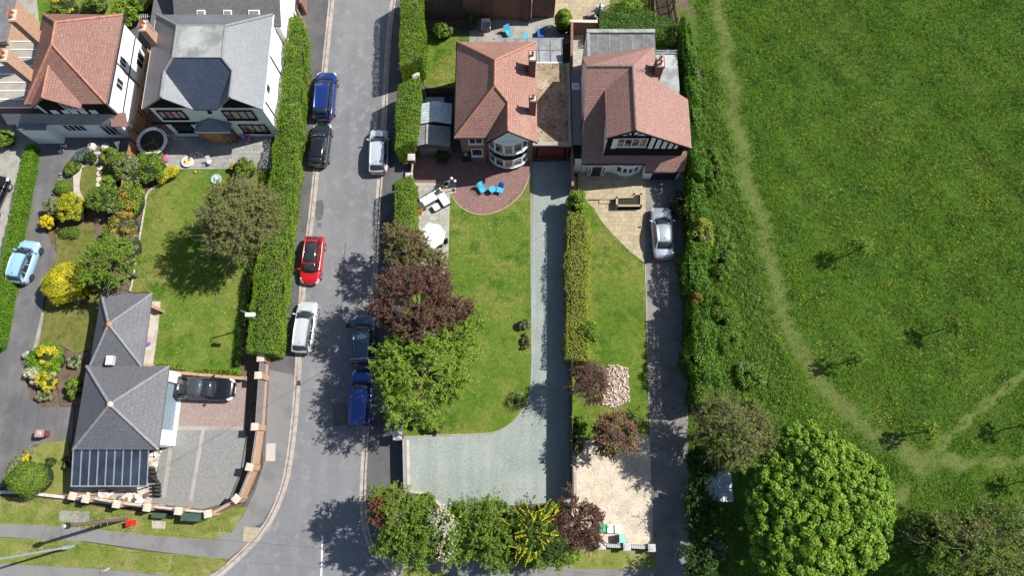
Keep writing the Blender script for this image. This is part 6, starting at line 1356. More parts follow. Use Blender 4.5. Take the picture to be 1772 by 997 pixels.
def wheelie(px, label):
    x, y = G(px[0], px[1], .6); e = empty('wheelie_bin', (x, y, .075), label, 'wheelie bin'); rz = -.02
    m = MB(); X0, X1 = x-.30, x+.30; z0, z1 = .12, .98
    m.add([(X0+.08, y-.2, z0), (X1-.08, y-.2, z0), (X1-.08, y+.2, z0), (X0+.08, y+.2, z0), (X0, y-.27, z1), (X1, y-.27, z1), (X1, y+.27, z1), (X0, y+.27, z1)], [(0,3,2,1),(4,5,6,7),(0,1,5,4),(1,2,6,5),(2,3,7,6),(3,0,4,7)]); m.build('body', 'bin_brown', e, bevel=.02)
    m = MB(); m.obox((x-.03, y, 1.03), (.64, .6, .07), 0, 0, .06); l = m.build('lid', 'bin_lid', e, bevel=.02); m = MB(); m.tube([(x-.36, y-.22, .98), (x-.42, y-.2, 1.02), (x-.42, y+.2, 1.02), (x-.36, y+.22, .98)], .018, 6); m.build('handle', 'bin_brown', e)
    for s in (-1, 1): m = MB(); m.cyl((x-.27, y+s*.2, .15), (x-.27, y+s*.27, .15), .11, .11, 14); m.build('wheel', 'tyre', e)
    cu = bpy.data.curves.new('number', 'FONT'); cu.body = '72'; cu.size = .34; cu.extrude = .004; cu.align_x = 'CENTER'; cu.align_y = 'CENTER'
    o = bpy.data.objects.new('painted_number', cu); COL.objects.link(o); me = bpy.data.meshes.new_from_object(o); bpy.data.objects.remove(o)
    me.materials.clear(); me.materials.append(MATS['upvc']); o = bpy.data.objects.new('painted_number', me); COL.objects.link(o); o.parent = l
    o.location = Vector((x, y, 1.075))-WL[l.name]; o.rotation_euler = (0, .06, 0)
wheelie((75, 751), 'brown wheelie bin with 72 painted on its lid on the tarmac drive')
def box_bin(px, label, mat, w_=.42, d=.56, h=.4, open_=False, lid=None):
    x, y = G(px[0], px[1], h); e = empty('recycling_box', (x, y, .10), label, 'recycling box', 'recycling boxes on the cream gravel'); m = MB()
    m.add([(x-w_*.42, y-d*.42, .11), (x+w_*.42, y-d*.42, .11), (x+w_*.42, y+d*.42, .11), (x-w_*.42, y+d*.42, .11), (x-w_/2, y-d/2, h), (x+w_/2, y-d/2, h), (x+w_/2, y+d/2, h), (x-w_/2, y+d/2, h)], [(0,3,2,1),(4,5,6,7),(0,1,5,4),(1,2,6,5),(2,3,7,6),(3,0,4,7)]); m.build('body', mat, e)
    m = MB(); m.box(x-w_/2-.02, x+w_/2+.02, y-d/2-.02, y-d/2+.02, h-.03, h+.04); m.box(x-w_/2-.02, x+w_/2+.02, y+d/2-.02, y+d/2+.02, h-.03, h+.04); m.box(x-w_/2-.02, x-w_/2+.02, y-d/2+.021, y+d/2-.021, h-.03, h+.04); m.box(x+w_/2-.02, x+w_/2+.02, y-d/2+.021, y+d/2-.021, h-.03, h+.04); m.build('rim', mat, e)
    if lid: m = MB(); m.box(x-w_/2+.025, x+w_/2-.025, y-d/2+.025, y+d/2-.025, h, h+.03); m.build('lid', lid, e)
box_bin((1043, 915), 'bright green recycling box at the left of the row of three', 'box_green', lid='box_green'); box_bin((1056, 916), 'white lidded recycling box in the middle of the row of three', 'white_plastic', lid='fabric_white'); box_bin((1069, 916), 'white lidded recycling box at the right of the row of three', 'white_plastic', lid='fabric_white')
box_bin((1077, 933), 'pale teal recycling box beside the low front wall', 'box_teal', lid='box_teal', h=.9)
# ------------------------------------------------------------------ garden things
def tyre_ob(x, y, z, tilt, az, label, r=.33):
    n = 20; prof = [(-.1, r*.58), (-.1, r*.9), (-.06, r), (.06, r), (.1, r*.9), (.1, r*.58)]; M = Matrix.Rotation(az, 3, 'Z') @ Matrix.Rotation(tilt, 3, 'X'); vs = []
    for o, q in prof:
        for i in range(n): a = 2*math.pi*i/n; v = M@Vector((q*math.cos(a), q*math.sin(a), o)); vs.append((x+v.x, y+v.y, z+v.z))
    fs = [(j % 6*n+i, j % 6*n+(i+1) % n, (j+1) % 6*n+(i+1) % n, (j+1) % 6*n+i) for j in range(6) for i in range(n)]; m = MB(); m.add(vs, fs); tag(m.build('tyre', 'tyre'), label, 'tyre', 'worn tyres piled beside the glazed lean-to')
nm_ = ['first', 'second', 'third', 'fourth', 'fifth', 'sixth', 'seventh', 'eighth']
for i, (px, py, z, tl, az) in enumerate([(261, 814, .6, 1.1, .3), (263, 820, .5, 1.2, .25), (264, 827, .45, 1.25, .2), (268, 833, .5, 1.0, -.2), (271, 839, .5, 1.25, 0), (271, 845, .48, 1.3, 0), (271, 851, .46, 1.3, 0), (271, 858, .42, 1.25, 0)]):
    x, y = G(px, py, z); tyre_ob(x, y, z, tl, az, f'{nm_[i]} black tyre from the top of the row leaning beside the glazed lean-to')
def trampoline():
    x, y = G(264, 245, .7); e = empty('trampoline', (x, y, .16), 'round black trampoline with pale rim and safety net poles beside the slate house', 'trampoline'); r = 1.35
    n = 40; m = MB(); prof = [(r*.78, .78), (r*.78, .83), (r, .83), (r, .78)]; vs = [(x+q*math.cos(2*math.pi*i/n), y+q*math.sin(2*math.pi*i/n), z) for q, z in prof for i in range(n)]; m.add(vs, [(j*n+i, j*n+(i+1) % n, ((j+1) % 4)*n+(i+1) % n, ((j+1) % 4)*n+i) for j in range(4) for i in range(n)]); m.build('padded_rim', 'fabric_ivory', e)
    m = MB(); m.cyl((x, y, .76), (x, y, .785), r*.8, r*.8, n); m.build('jumping_mat', 'mesh_black', e); m = MB()
    for k in range(6): a = 2*math.pi*k/6+.3; px_, py_ = x+r*math.cos(a), y+r*math.sin(a); m.cyl((px_, py_, .17), (px_, py_, 2.5), .022, .022, 6)
    m.tube([(x+r*math.cos(2*math.pi*i/n), y+r*math.sin(2*math.pi*i/n), 2.5) for i in range(n)], .022, 5, closed=True); m.build('net_poles', 'iron', e)
    m = MB()
    for i in range(48):
        a = 2*math.pi*i/48; m.cyl((x+r*.99*math.cos(a), y+r*.99*math.sin(a), .84), (x+r*.99*math.cos(a), y+r*.99*math.sin(a), 2.48), .006, .006, 3, False)
    for z in (1.2, 1.6, 2.0): m.tube([(x+r*.99*math.cos(2*math.pi*i/n), y+r*.99*math.sin(2*math.pi*i/n), z) for i in range(n)], .006, 3, closed=True)
    m.build('safety_net', 'mesh_black', e)
trampoline()
def bike():
    x, y = G(340, 268, .3); e = empty('childs_bicycle', (x, y, .17), "pink child's bicycle with white tyres lying on the slate patio", 'bicycle'); 
    for dx in (-.34, .34):
        m = MB(); n = 20; m.tube([(x+dx+.2*math.cos(2*math.pi*i/n), y-.05+.17*math.sin(2*math.pi*i/n), .25+.12*math.sin(2*math.pi*i/n)) for i in range(n)], .03, 6, closed=True)
        for k in range(4): a = math.pi*k/4; m.cyl((x+dx-.18*math.cos(a), y-.05-.15*math.sin(a), .25-.1*math.sin(a)), (x+dx+.18*math.cos(a), y-.05+.15*math.sin(a), .25+.1*math.sin(a)), .006, .006, 4)
        m.build('wheel', 'white_plastic', e)
    m = MB(); P = {'b': (x+.34, y-.05, .25), 's': (x+.12, y+.1, .42), 'c': (x+.02, y-.02, .27), 'h': (x-.2, y+.12, .45), 'f': (x-.34, y-.05, .25)}
    for a, b in ('bs', 'bc', 'cs', 'ch', 'sh', 'hf'): m.cyl(P[a], P[b], .028, .028, 6)
    m.build('frame', 'pink', e); m = MB(); m.tube([(x-.34, y+.3, .5), (x-.2, y+.2, .53), (x-.38, y+.1, .55)], .02, 6); m.build('handlebar', 'purple', e); m = MB(); m.obox((x+.13, y+.16, .47), (.2, .1, .06)); m.build('saddle', 'white_plastic', e, bevel=.02)
bike()
def sandpit():
    x, y = G(325, 280, .3); e = empty('sandpit', (x, y, .17), 'round white tub of golden sand on the slate patio beside the pink bicycle', 'sandpit'); m = MB(); m.lathe((x, y, .17), [(.46, 0), (.5, .22), (.5, .25), (.42, .25), (.4, .16)], 22); m.build('tub', 'white_plastic', e); m = MB(); m.lathe((x, y, .30), [(.42, 0), (.42, .07), (.3, .1), (.1, .12)], 18); m.build('sand', 'sand', e)
    for a, b in ((.15, .15), (-.2, -.05)): m = MB(); m.smooth = True; m.lathe((x+a, y+b, .4), [(.05, 0), (.08, .05), (.04, .1)], 8); m.build('sand_mould', 'black_plastic', e)
sandpit()
def simple_chair(px, label, mat, seatmat=None, rz=0., z0=.16, s=1., name='garden_chair', cat='chair', group=None, legs='galv', back=.85):
    x, y = G(px[0], px[1], .4); e = empty(name, (x, y, z0), label, cat, group, rz); seatmat = seatmat or mat
    m = MB(); m.box(-.24*s, .24*s, -.24*s, .24*s, .38, .43); m.build('seat', seatmat, e, local=True, bevel=.015)
    m = MB(); m.add([(-.24*s, .22*s, .43), (.24*s, .22*s, .43), (.24*s, .42*s, back), (-.24*s, .42*s, back), (-.24*s, .26*s, .43), (.24*s, .26*s, .43), (.24*s, .46*s, back), (-.24*s, .46*s, back)], [(0,1,2,3),(7,6,5,4),(1,0,4,5),(2,1,5,6),(3,2,6,7),(0,3,7,4)]); m.build('backrest', mat, e, local=True)
    for sx in (-1, 1):
        for sy in (-1, 1): m = MB(); m.cyl((sx*.22*s, sy*.22*s, 0), (sx*.22*s, sy*.22*s, .38), .018, .018, 6); m.build('leg', legs, e, local=True)
        m = MB(); m.tube([(sx*.26*s, -.22*s, .38), (sx*.27*s, -.2*s, .6), (sx*.27*s, .25*s, .62)], .018, 6); m.build('armrest', legs, e, local=True)
    return e
simple_chair((364, 281), 'small white garden chair at the edge of the slate patio', 'white_plastic', rz=.3, s=.75)
m = MB(); x, y = G(374, 310, .2); m.lathe((x, y, .1), [(.44, 0), (.47, .03), (.44, .18), (.36, .2), (.34, .12), (.1, .12)], 22); tag(m.build('paddling_pool', 'pale_blue'), 'small round pale blue paddling pool on the wide lawn', 'paddling pool')
def toy(px, label, kind, z0=.17):
    x, y = G(px[0], px[1], .3); e = empty('toy', (x, y, z0), label, 'toy')
    if kind == 'pushchair':
        m = MB(); m.obox((x, y, z0+.3), (.34, .5, .08), .6, .3); m.build('seat', 'pink', e); m = MB(); m.tube([(x-.2, y-.2, z0+.05), (x, y, z0+.35), (x+.3, y+.25, z0+.7)], .02, 5); m.build('frame', 'white_plastic', e)
        for s in (-1, 1): m = MB(); m.cyl((x-.2+s*.1, y-.2, z0+.08), (x-.16+s*.1, y-.2, z0+.08), .08, .08, 10); m.build('wheel', 'tyre', e)
    elif kind == 'ride':
        m = MB(); m.smooth = True; m.lathe((x-.15, y, z0), [(.2, 0), (.26, .1), (.22, .3), (.1, .38)], 14); m.build('body', 'toy_blue', e); m = MB(); m.smooth = True; m.lathe((x+.25, y-.05, z0), [(.2, 0), (.24, .08), (.2, .2), (.08, .26)], 14); m.build('trailer', 'pink', e); m = MB(); m.cyl((x-.15, y, z0+.38), (x-.15, y, z0+.48), .1, .1, 10); m.build('wheel', 'toy_yellow', e)
    else:
        m = MB(); m.obox((x, y, z0+.25), (.12, .8, .1), -.1); m.build('beam', 'pink', e); m = MB(); m.obox((x+.18, y-.1, z0+.2), (.25, .25, .1), .7); m.build('seat', 'toy_blue', e)
toy((281, 263), 'pink doll pushchair between the trampoline and the shrubs', 'pushchair'); toy((288, 276), 'second pink and white toy pushchair touching the yellow green shrub', 'pushchair'); toy((425, 238), 'blue and pink ride-on toy in the shade beside the slate house', 'ride'); toy((254, 593), 'pink and blue toy against the annex wall', 'seesaw', z0=.14)
m = MB(); x, y = G(338, 297, .2); m.smooth = True; m.lathe((x, y, .1), [(.05, 0), (.1, .08), (.05, .17)], 10); tag(m.build('toy_ball', 'toy_yellow'), 'little yellow ball at the upper edge of the wide lawn', 'ball')
# blue chairs and table on the block terrace
def lounge_chair(px, rz, label, cushion, back):
    x, y = G(px[0], px[1], .4); e = empty('garden_armchair', (x, y, .092), label, 'chair', 'blue garden armchairs on the round terrace', rz)
    m = MB(); m.box(-.3, .3, -.3, .28, .36, .44); m.build('seat', cushion, e, local=True, bevel=.03); m = MB(); m.smooth = True; m.add([(-.28, .26, .44), (.28, .26, .44), (.24, .62, .86), (-.24, .62, .86), (-.28, .33, .44), (.28, .33, .44), (.24, .69, .86), (-.24, .69, .86)], [(0,1,2,3),(7,6,5,4),(1,0,4,5),(2,1,5,6),(3,2,6,7),(0,3,7,4)]); m.build('backrest', back, e, local=True, bevel=.03)
    e.scale = (.86, .86, .86)
    for s in (-1, 1):
        m = MB(); m.tube([(s*.35, -.34, 0), (s*.35, -.32, .56), (s*.35, .3, .6), (s*.34, .62, .86), (s*.35, .36, .3), (s*.35, .52, 0)], .018, 6); m.build('side_frame', 'bright_blue', e, local=True)
lounge_chair((835, 328), .55, 'bright blue armchair left of the little round table on the pink terrace', 'bright_blue', 'bright_blue'); lounge_chair((865, 329), -.3, 'blue armchair with deep blue back right of the little round table', 'bright_blue', 'deep_blue')
def round_table(px, z0, label, r=.3, mat='bright_blue', h=.5):
    x, y = G(px[0], px[1], z0+h); e = empty('side_table', (x, y, z0), label, 'table'); m = MB(); m.cyl((x, y, z0+h-.03), (x, y, z0+h), r, r, 24); m.build('tabletop', mat, e)
    for k in range(3): a = 2.1*k+.5; m = MB(); m.cyl((x+r*.5*math.cos(a), y+r*.5*math.sin(a), z0+h-.03), (x+r*.85*math.cos(a), y+r*.85*math.sin(a), z0), .015, .015, 6); m.build('leg', 'galv', e)
round_table((852, 327), .092, 'small round bright blue table between the two blue armchairs')
def sofa():
    x, y = G(753, 348, .45); e = empty('corner_sofa', (x, y, .098), 'L shaped outdoor sofa with white cushions on the slab patio', 'sofa', rz=.56)
    m = MB(); m.box(-1.15, 1.05, .05, .75, 0, .30); m.box(.35, 1.05, -.85, .045, 0, .30); m.box(-1.15, 1.05, .76, .84, 0, .68); m.build('base', 'rattan', e, local=True)
    for x0, x1, y0, y1 in ((-1.13, -.42, .07, .74), (-.40, .31, .07, .74), (.37, 1.03, -.83, .74)): m = MB(); m.box(x0, x1, y0, y1, .31, .44); m.build('seat_cushion', 'fabric_white', e, local=True, bevel=.03)
    for x0, x1 in ((-1.13, -.45), (-.42, .26), (.3, .98)): m = MB(); m.obox(((x0+x1)/2, .68, .58), (x1-x0, .14, .32), 0, .25); m.build('back_cushion', 'fabric_white', e, local=True, bevel=.04)
sofa()
def stool():
    x, y = G(755, 359, .4); e = empty('footstool', (x, y, .098), 'square white topped footstool in front of the corner sofa', 'stool', rz=.56); m = MB(); m.box(-.27, .27, -.27, .27, 0, .34); m.build('base', 'rattan', e, local=True); m = MB(); m.box(-.28, .28, -.28, .28, .345, .43); m.build('cushion', 'fabric_white', e, local=True, bevel=.02)
stool()
def cube_box(px, sz, h, label, mat, lidm, z0=.098, rz=0., name='storage_box'):
    x, y = G(px[0], px[1], h); e = empty(name, (x, y, z0), label, 'storage box', rz=rz); m = MB(); m.box(-sz[0]/2, sz[0]/2, -sz[1]/2, sz[1]/2, 0, h-z0-.05); m.build('body', mat, e, local=True); m = MB(); m.box(-sz[0]/2-.02, sz[0]/2+.02, -sz[1]/2-.02, sz[1]/2+.02, h-z0-.045, h-z0); m.build('lid', lidm, e, local=True, bevel=.01)
cube_box((728, 357), (.6, .65), .6, 'black storage box at the lower end of the corner sofa', 'rattan', 'rattan', rz=.56); cube_box((1023, 25), (.6, .6), .55, 'grey rattan cube table on the north patio', 'rattan_grey', 'rattan_grey', z0=.09); cube_box((937, 56), (.7, .8), .6, 'deep blue storage box on the shaded rear patio', 'deep_blue', 'deep_blue', z0=.08)
def pot(px, label, r=.2, h=.35, plant=None, z0=.1, mat='pot_clay', ph=.4):
    x, y = G(px[0], px[1], z0+h); e = empty('plant_pot', (x, y, z0), label, 'plant pot'); m = MB(); m.lathe((x, y, z0), [(r*.7, 0), (r, h*.85), (r*1.08, h), (r*.85, h), (r*.8, h*.8)], 14); m.build('pot', mat, e); m = MB(); m.cyl((x, y, z0+h*.8), (x, y, z0+h*.86), r*.8, r*.8, 12); m.build('potting_soil', 'earth_core', e)
    if plant:
        c = np.array([[x+rng.normal(0, r*.5), y+rng.normal(0, r*.5), z0+h+ph*.4] for _ in range(6)]); me, o = foliage_mesh('foliage', c, np.full(6, r*.9), 60, .06, [plant]); linkmesh('foliage', me, o, e)
pot((763, 326), 'large pot with dark green spiky plant beside the garden lantern post', .24, .4, 'leaf_deep'); pot((772, 318), 'empty white rimmed round pot beside the garden lantern post', .24, .4, None, mat='white_plastic'); pot((758, 330), 'green bushy pot at the upper end of the corner sofa', .22, .35, 'leaf_mid')
pot((722, 369), 'terracotta pot with russet plant below the black storage box', .2, .3, 'leaf_rust'); pot((728, 366), 'second terracotta pot tucked beside the first below the storage box', .18, .3, 'leaf_orange')
for i, y_ in enumerate((325, 335, 345, 353)): pot((721, y_), ['topmost of the four clay pots lined along the short hedge', 'second from the top of the four clay pots along the short hedge', 'third from the top of the four clay pots along the short hedge', 'lowest of the four clay pots along the short hedge'][i], .15, .3, 'leaf_olivebrown', ph=.25)
def lantern_post():
    x, y = G(785, 329, .1); e = empty('garden_lamp_post', (x, y, .1), 'black garden lamp post with three white globes beside the slab patio', 'garden lamp'); m = MB(); m.lathe((x, y, .1), [(.14, 0), (.1, .06), (.05, .2)], 10); m.cyl((x, y, .2), (x, y, 1.9), .03, .025, 8)
    T = [(x-.25, y+.02, 1.95), (x+.25, y+.02, 1.95), (x, y+.1, 2.3)]
    for t in T: m.tube([(x, y, 1.75), ((x+t[0])/2, (y+t[1])/2, 1.72), (t[0], t[1], t[2]-.05)], .018, 6)
    m.build('post', 'iron', e)
    for t in T: m = MB(); m.smooth = True; m.lathe((t[0], t[1], t[2]-.08), [(.04, 0), (.11, .06), (.13, .14), (.09, .23), (.02, .27)], 14); m.build('globe', 'fabric_ivory', e)
lantern_post()
def parasol():
    x, y = G(747, 407, 2.1); e = empty('parasol', (x, y, .098), 'white octagonal parasol over the slab patio, partly under the brown tree', 'parasol'); m = MB(); n = 8; r = 1.12; vs = [(x+r*math.cos(2*math.pi*i/n+.2), y+r*math.sin(2*math.pi*i/n+.2), 2.02) for i in range(n)]+[(x, y, 2.42)]; m.add(vs, [(i, (i+1) % n, n) for i in range(n)]); o = m.build('canopy', 'fabric_ivory', e); s = o.modifiers.new('thickness', 'SOLIDIFY'); s.thickness = .015
    m = MB(); m.cyl((x, y, .1), (x, y, 2.5), .025, .025, 8); m.build('pole', 'galv', e); m = MB(); m.lathe((x, y, .1), [(.3, 0), (.28, .07), (.05, .1)], 14); m.build('base', 'concrete', e); m = MB()
    for i in range(n): m.cyl((x, y, 2.38), (x+r*.97*math.cos(2*math.pi*i/n+.2), y+r*.97*math.sin(2*math.pi*i/n+.2), 2.0), .01, .01, 4)
    m.build('ribs', 'galv', e)
parasol()
simple_chair((767, 420), 'brown garden chair poking out right of the white parasol', 'wood_old', rz=-1.4, z0=.098, legs='wood_old'); round_table((748, 412), .098, 'round wooden table under the white parasol', r=.5, mat='wood_old', h=.7)
simple_chair((880, 56), 'bright blue chair on the shaded rear patio', 'bright_blue', 'bright_blue', rz=.5, z0=.08, s=1.15); round_table((909, 62), .08, 'small round bright blue table on the rear patio', r=.28)
def armchair():
    x, y = G(841, 44, .45); e = empty('wicker_armchair', (x, y, .08), 'pale grey armchair in the shade under the brick house wall', 'armchair'); m = MB(); m.box(-.42, .42, -.4, .4, 0, .32); m.build('base', 'rattan_grey', e, local=True)
    m = MB(); m.box(-.42, .42, .28, .45, .321, .85); m.build('backrest', 'fabric_white', e, local=True, bevel=.03)
    for s in (-1, 1): m = MB(); m.box(s*.42-.08 if s > 0 else -.42, .42 if s > 0 else -.34, -.4, .275, .321, .6); m.build('armrest', 'fabric_white', e, local=True, bevel=.02)
    m = MB(); m.box(-.32, .32, -.38, .27, .325, .43); m.build('cushion', 'asbestos', e, local=True, bevel=.03)
armchair()
def folded_parasol():
    x, y = G(1037, 17, 1.2); e = empty('folded_parasol', (x, y, .09), 'folded dark blue and white parasol standing on the north patio', 'parasol'); m = MB(); m.lathe((x, y, .5), [(.22, 0), (.2, .4), (.12, 1.1), (.03, 1.7)], 9); m.build('canopy', 'toy_blue', e); m = MB(); m.cyl((x, y, .09), (x, y, 2.3), .025, .025, 8); m.build('pole', 'white_plastic', e); m = MB(); m.lathe((x, y, .09), [(.26, 0), (.24, .08), (.05, .12)], 12); m.build('base', 'white_plastic', e)
folded_parasol()
simple_chair((1040, 12), 'white garden chair at the folded parasol on the north patio', 'white_plastic', rz=2.4, z0=.09)
def clothes_line():
    a, b = (*G(1050, 18, 2.0), 2.0), (*G(1070, -8, 2.0), 2.0); e = empty('clothes_prop', (a[0], a[1], .08), 'thin pale clothes line prop crossing the garden at the top edge', 'clothes prop'); m = MB(); m.tube([(a[0], a[1], .1), (b[0], b[1]-.0, 2.2)], .03, 6); m.build('pole', 'fence_pale', e)
clothes_line()
def grit(px, label): pass
# ------------------------------------------------------------------ hedges
hedge('street_hedge', 'very long clipped bright green hedge along the left pavement', [(497, 32), (491, 110), (480, 200), (468, 290), (462, 350), (450, 410), (440, 470), (432, 540), (426, 610)], [(524, 38), (530, 60), (530, 110), (527, 190), (521, 260), (514, 320), (506, 400), (500, 470), (493, 540), (486, 616)], 2.35, 'leaf_hedge', rough=.06, wild=.16)
hedge('clipped_hedge', 'tall clipped hedge at the top right of the street, above the white capped pillar', [(694, -20), (692, 60), (692, 117)], [(732, -20), (735, 60), (733, 118)], 3.3, 'leaf_hedge', dens=360)
hedge('clipped_hedge', 'middle clipped hedge of the right pavement, beside the metal roofed shed', [(689, 147), (685, 200), (684, 256)], [(729, 147), (730, 200), (721, 258)], 3.2, 'leaf_hedge', dens=360)
hedge('clipped_hedge', 'short narrow hedge between the right pavement and the slab patio', [(685, 313), (683, 360), (683, 440)], [(716, 313), (720, 360), (718, 440)], 2.5, 'leaf_hedge', dens=360)
hedge('drive_hedge', 'olive green hedge between the grey green gravel drive and the right-hand lawn', [(980, 372), (979, 450), (979, 540), (978, 625)], [(1020, 376), (1022, 440), (1019, 530), (1015, 560), (1024, 625)], 2.1, 'leaf_hedge_olive', rough=.06, rag=1.6, wild=.2)
hedge('low_hedge', 'low broad bright hedge between the concrete drive and the tarmac drive', [(43, 252), (28, 315), (14, 380), (2, 440), (-14, 520), (-30, 620)], [(64, 253), (58, 300), (48, 350), (36, 420), (24, 500), (6, 600)], 1.0, 'leaf_lowhedge', leaf=.042, dens=480, rough=.05)
hedge('meadow_hedge', 'tall dense dark hedge between the right-hand house and the meadow, upper stretch', [(1176, 48), (1180, 110), (1186, 170), (1192, 250), (1192, 310)], [(1196, 55), (1208, 120), (1217, 200), (1220, 250), (1220, 310)], 3.3, 'leaf_hedge_dark', rough=.1, rag=2.2, leaf=.07, wild=.42)
hedge('meadow_hedge', 'tall ragged hedge between the silver saloon driveway and the meadow, middle stretch', [(1190, 322), (1187, 400), (1186, 470), (1186, 520)], [(1220, 322), (1226, 400), (1224, 470), (1226, 520)], 2.7, 'leaf_hedge_dark', rough=.1, rag=2.6, leaf=.07, wild=.45)
hedge('meadow_hedge', 'lower stretch of tall green hedge beside the shaded driveway and the meadow', [(1190, 530), (1190, 600), (1194, 670), (1200, 700)], [(1230, 530), (1238, 600), (1246, 660), (1250, 700)], 3.6, 'leaf_hedge_dark', rough=.1, rag=2.6, leaf=.07, wild=.45)
hedge('patio_hedge', 'dark green hedge behind the flat roof at the top of the right-hand house', [(1037, 22), (1085, 24), (1127, 31)], [(1037, 50), (1085, 52), (1127, 56)], 2.0, 'leaf_hedge_dark', rough=.12, rag=1.5)
hedge('patio_hedge', 'short dark rounded hedge end beside the pale slatted fence', [(1130, 36), (1155, 42), (1168, 50)], [(1128, 60), (1148, 68), (1165, 70)], 1.9, 'leaf_hedge_dark', rough=.12, rag=1.5)
hedge('box_hedge', 'small low hedge on top of the orange brick wall, right part', [(342, 638), (380, 638), (413, 640)], [(342, 645), (380, 648), (413, 650)], .7, 'leaf_hedge', leaf=.05)
hedge('box_hedge', 'thin pale low hedge on the lawn side of the annex corner', [(268, 629), (318, 634)], [(268, 636), (318, 641)], .5, 'leaf_lime', leaf=.05)
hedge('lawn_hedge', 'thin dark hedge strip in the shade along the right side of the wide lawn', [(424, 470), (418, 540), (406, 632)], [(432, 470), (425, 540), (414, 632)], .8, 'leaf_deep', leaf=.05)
# ------------------------------------------------------------------ shrubs
bush('round_shrub', 'clipped round green shrub standing behind the party wall, top centre', (975, 36), 16, 2.6, 'leaf_hedge', n=34, smoothness=1, per=120, leaf=.06)
bush('shrub', 'leafy green shrub on the small back lawn', (766, 53), 20, 1.5, 'leaf_mid', n=26, per=90, ry=.7)
bush('shrub', 'thin yellowish shrub in the shade by the dark red fence', (815, 36), 12, 1.8, 'leaf_deep', n=16, per=60)
bush('shrub', 'low dark shrub in front of the grey board fence', (765, 272), 14, .9, 'leaf_deep', n=16, per=80)
bush('topiary_dome', 'tall clipped green dome by the verge at the bottom left', (51, 829), 33, 3.0, 'leaf_mid', n=60, per=190, smoothness=1, leaf=.045, ry=.95, fill=.98)
bush('golden_shrub', 'big round yellow green variegated bush beside the tarmac drive', (113, 491), 37, 2.6, ['leaf_goldgreen', 'leaf_gold'], leaf=.055, n=80, per=190, mixf=.7, smoothness=1, crad=.34, fill=.8)
bush('golden_flowers', 'yellow leaves on the lower right flank of the big round variegated bush', (146, 511), 11, 1.0, 'leaf_gold', n=12, per=60)
bush('tapered_conifer', 'yellow green conifer between the pale round shrub and the round lawn', (124, 360), 23, 2.3, 'leaf_goldgreen', leaf=.05, n=60, per=140, ry=1.35, rz=.15)
bush('round_shrub', 'clipped round olive green shrub casting a black shadow beside the round lawn', (178, 344), 26, 2.5, 'leaf_mid', leaf=.055, n=60, per=130, smoothness=0, crad=.26)
bush('round_shrub', 'pale sage round shrub at the edge of the tarmac drive', (94, 358), 18, 1.7, 'leaf_grey', leaf=.05, n=34, per=120)
bush('round_shrub', 'small clipped green ball at the upper edge of the flower bed', (110, 325), 15, 1.1, 'leaf_mid', leaf=.04, n=30, per=130, smoothness=1)
bush('golden_shrub', 'small bright yellow shrub beside the tarmac drive', (83, 384), 14, 1.3, 'leaf_yellow', leaf=.05, n=30, per=110)
bush('low_shrub', 'low spreading dark green shrub below the conifer', (122, 402), 22, .5, 'leaf_mid', leaf=.04, n=30, per=110, ry=.5)
bush('flower_clump', 'low bluish planting at the top of the flower bed', (142, 268), 20, .6, 'leaf_blue', leaf=.05, n=26, per=70, ry=.6, rz=.4)
bush('flower_clump', 'leafy green planting in the middle of the flower bed', (126, 290), 18, .7, 'leaf_mid', leaf=.06, n=24, per=70, ry=.7, rz=.8)
bush('flower_clump', 'dark green planting beside the left boulder', (157, 272), 12, .7, 'leaf_deep', leaf=.06, n=18, per=60)
bush('shrub', 'green shrub right of the garden steps', (188, 268), 15, 1.3, 'leaf_hedge', leaf=.06, n=22, per=90)
bush('shrub', 'pinkish green shrub beside the fence above the round lawn', (204, 280), 20, 1.7, ['leaf_mid', 'leaf_pink'], leaf=.07, n=30, per=80, mixf=.3)
bush('shrub', 'wide grey green shrub leaning over the orange fence', (226, 294), 30, 2.2, ['leaf_grey', 'leaf_mid'], leaf=.08, n=44, per=80, mixf=.5)
bush('shrub', 'big mid green shrub beside the trampoline', (262, 290), 29, 2.0, 'leaf_mid', leaf=.075, n=44, per=100)
bush('golden_shrub', 'long yellow green shrub curving down from the toy pushchairs', (291, 302), 24, 1.1, 'leaf_gold', leaf=.05, n=40, per=100, ry=.48, rz=.62)
bush('shrub', 'bright lime shrub above the clipped olive ball', (191, 318), 16, 1.6, 'leaf_lime', leaf=.06, n=24, per=90)
bush('climber', 'orange and green climber spilling over the fence, upper part', (222, 348), 30, 2.1, ['leaf_lime', 'leaf_orange'], leaf=.07, n=44, per=70, ry=1.2, mixf=.25)
bush('climber', 'orange flowered climber lower along the fence', (214, 392), 27, 2.1, ['leaf_olivebrown', 'leaf_orange'], leaf=.07, n=40, per=70, ry=1.2, mixf=.35)
bush('shrub', 'pale shrub between the left garden tree and the wide lawn', (224, 430), 22, 1.6, ['leaf_grey', 'leaf_pink'], leaf=.06, n=26, per=70, ry=1.5, mixf=.35)
bush('round_shrub', 'round green bush at the top right of the wide lawn', (424, 291), 19, 1.6, 'leaf_mid', leaf=.06, n=36, per=110)
bush('golden_shrub', 'small yellow shrub tucked left of the round green bush', (405, 288), 7, .9, 'leaf_gold', n=10, per=60)
bush('island_shrub', 'green mound at the top of the island flower bed', (80, 628), 34, .9, 'leaf_lowhedge', leaf=.05, n=70, per=120, ry=1.15)
bush('island_shrub', 'yellow variegated shrub in the upper part of the island bed', (84, 614), 20, 1.4, 'leaf_gold', leaf=.055, n=26, per=90, ry=1.)
bush('island_shrub', 'cream white flowering shrub on the left of the island bed', (60, 648), 19, 1.0, 'leaf_white', leaf=.05, n=28, per=80)
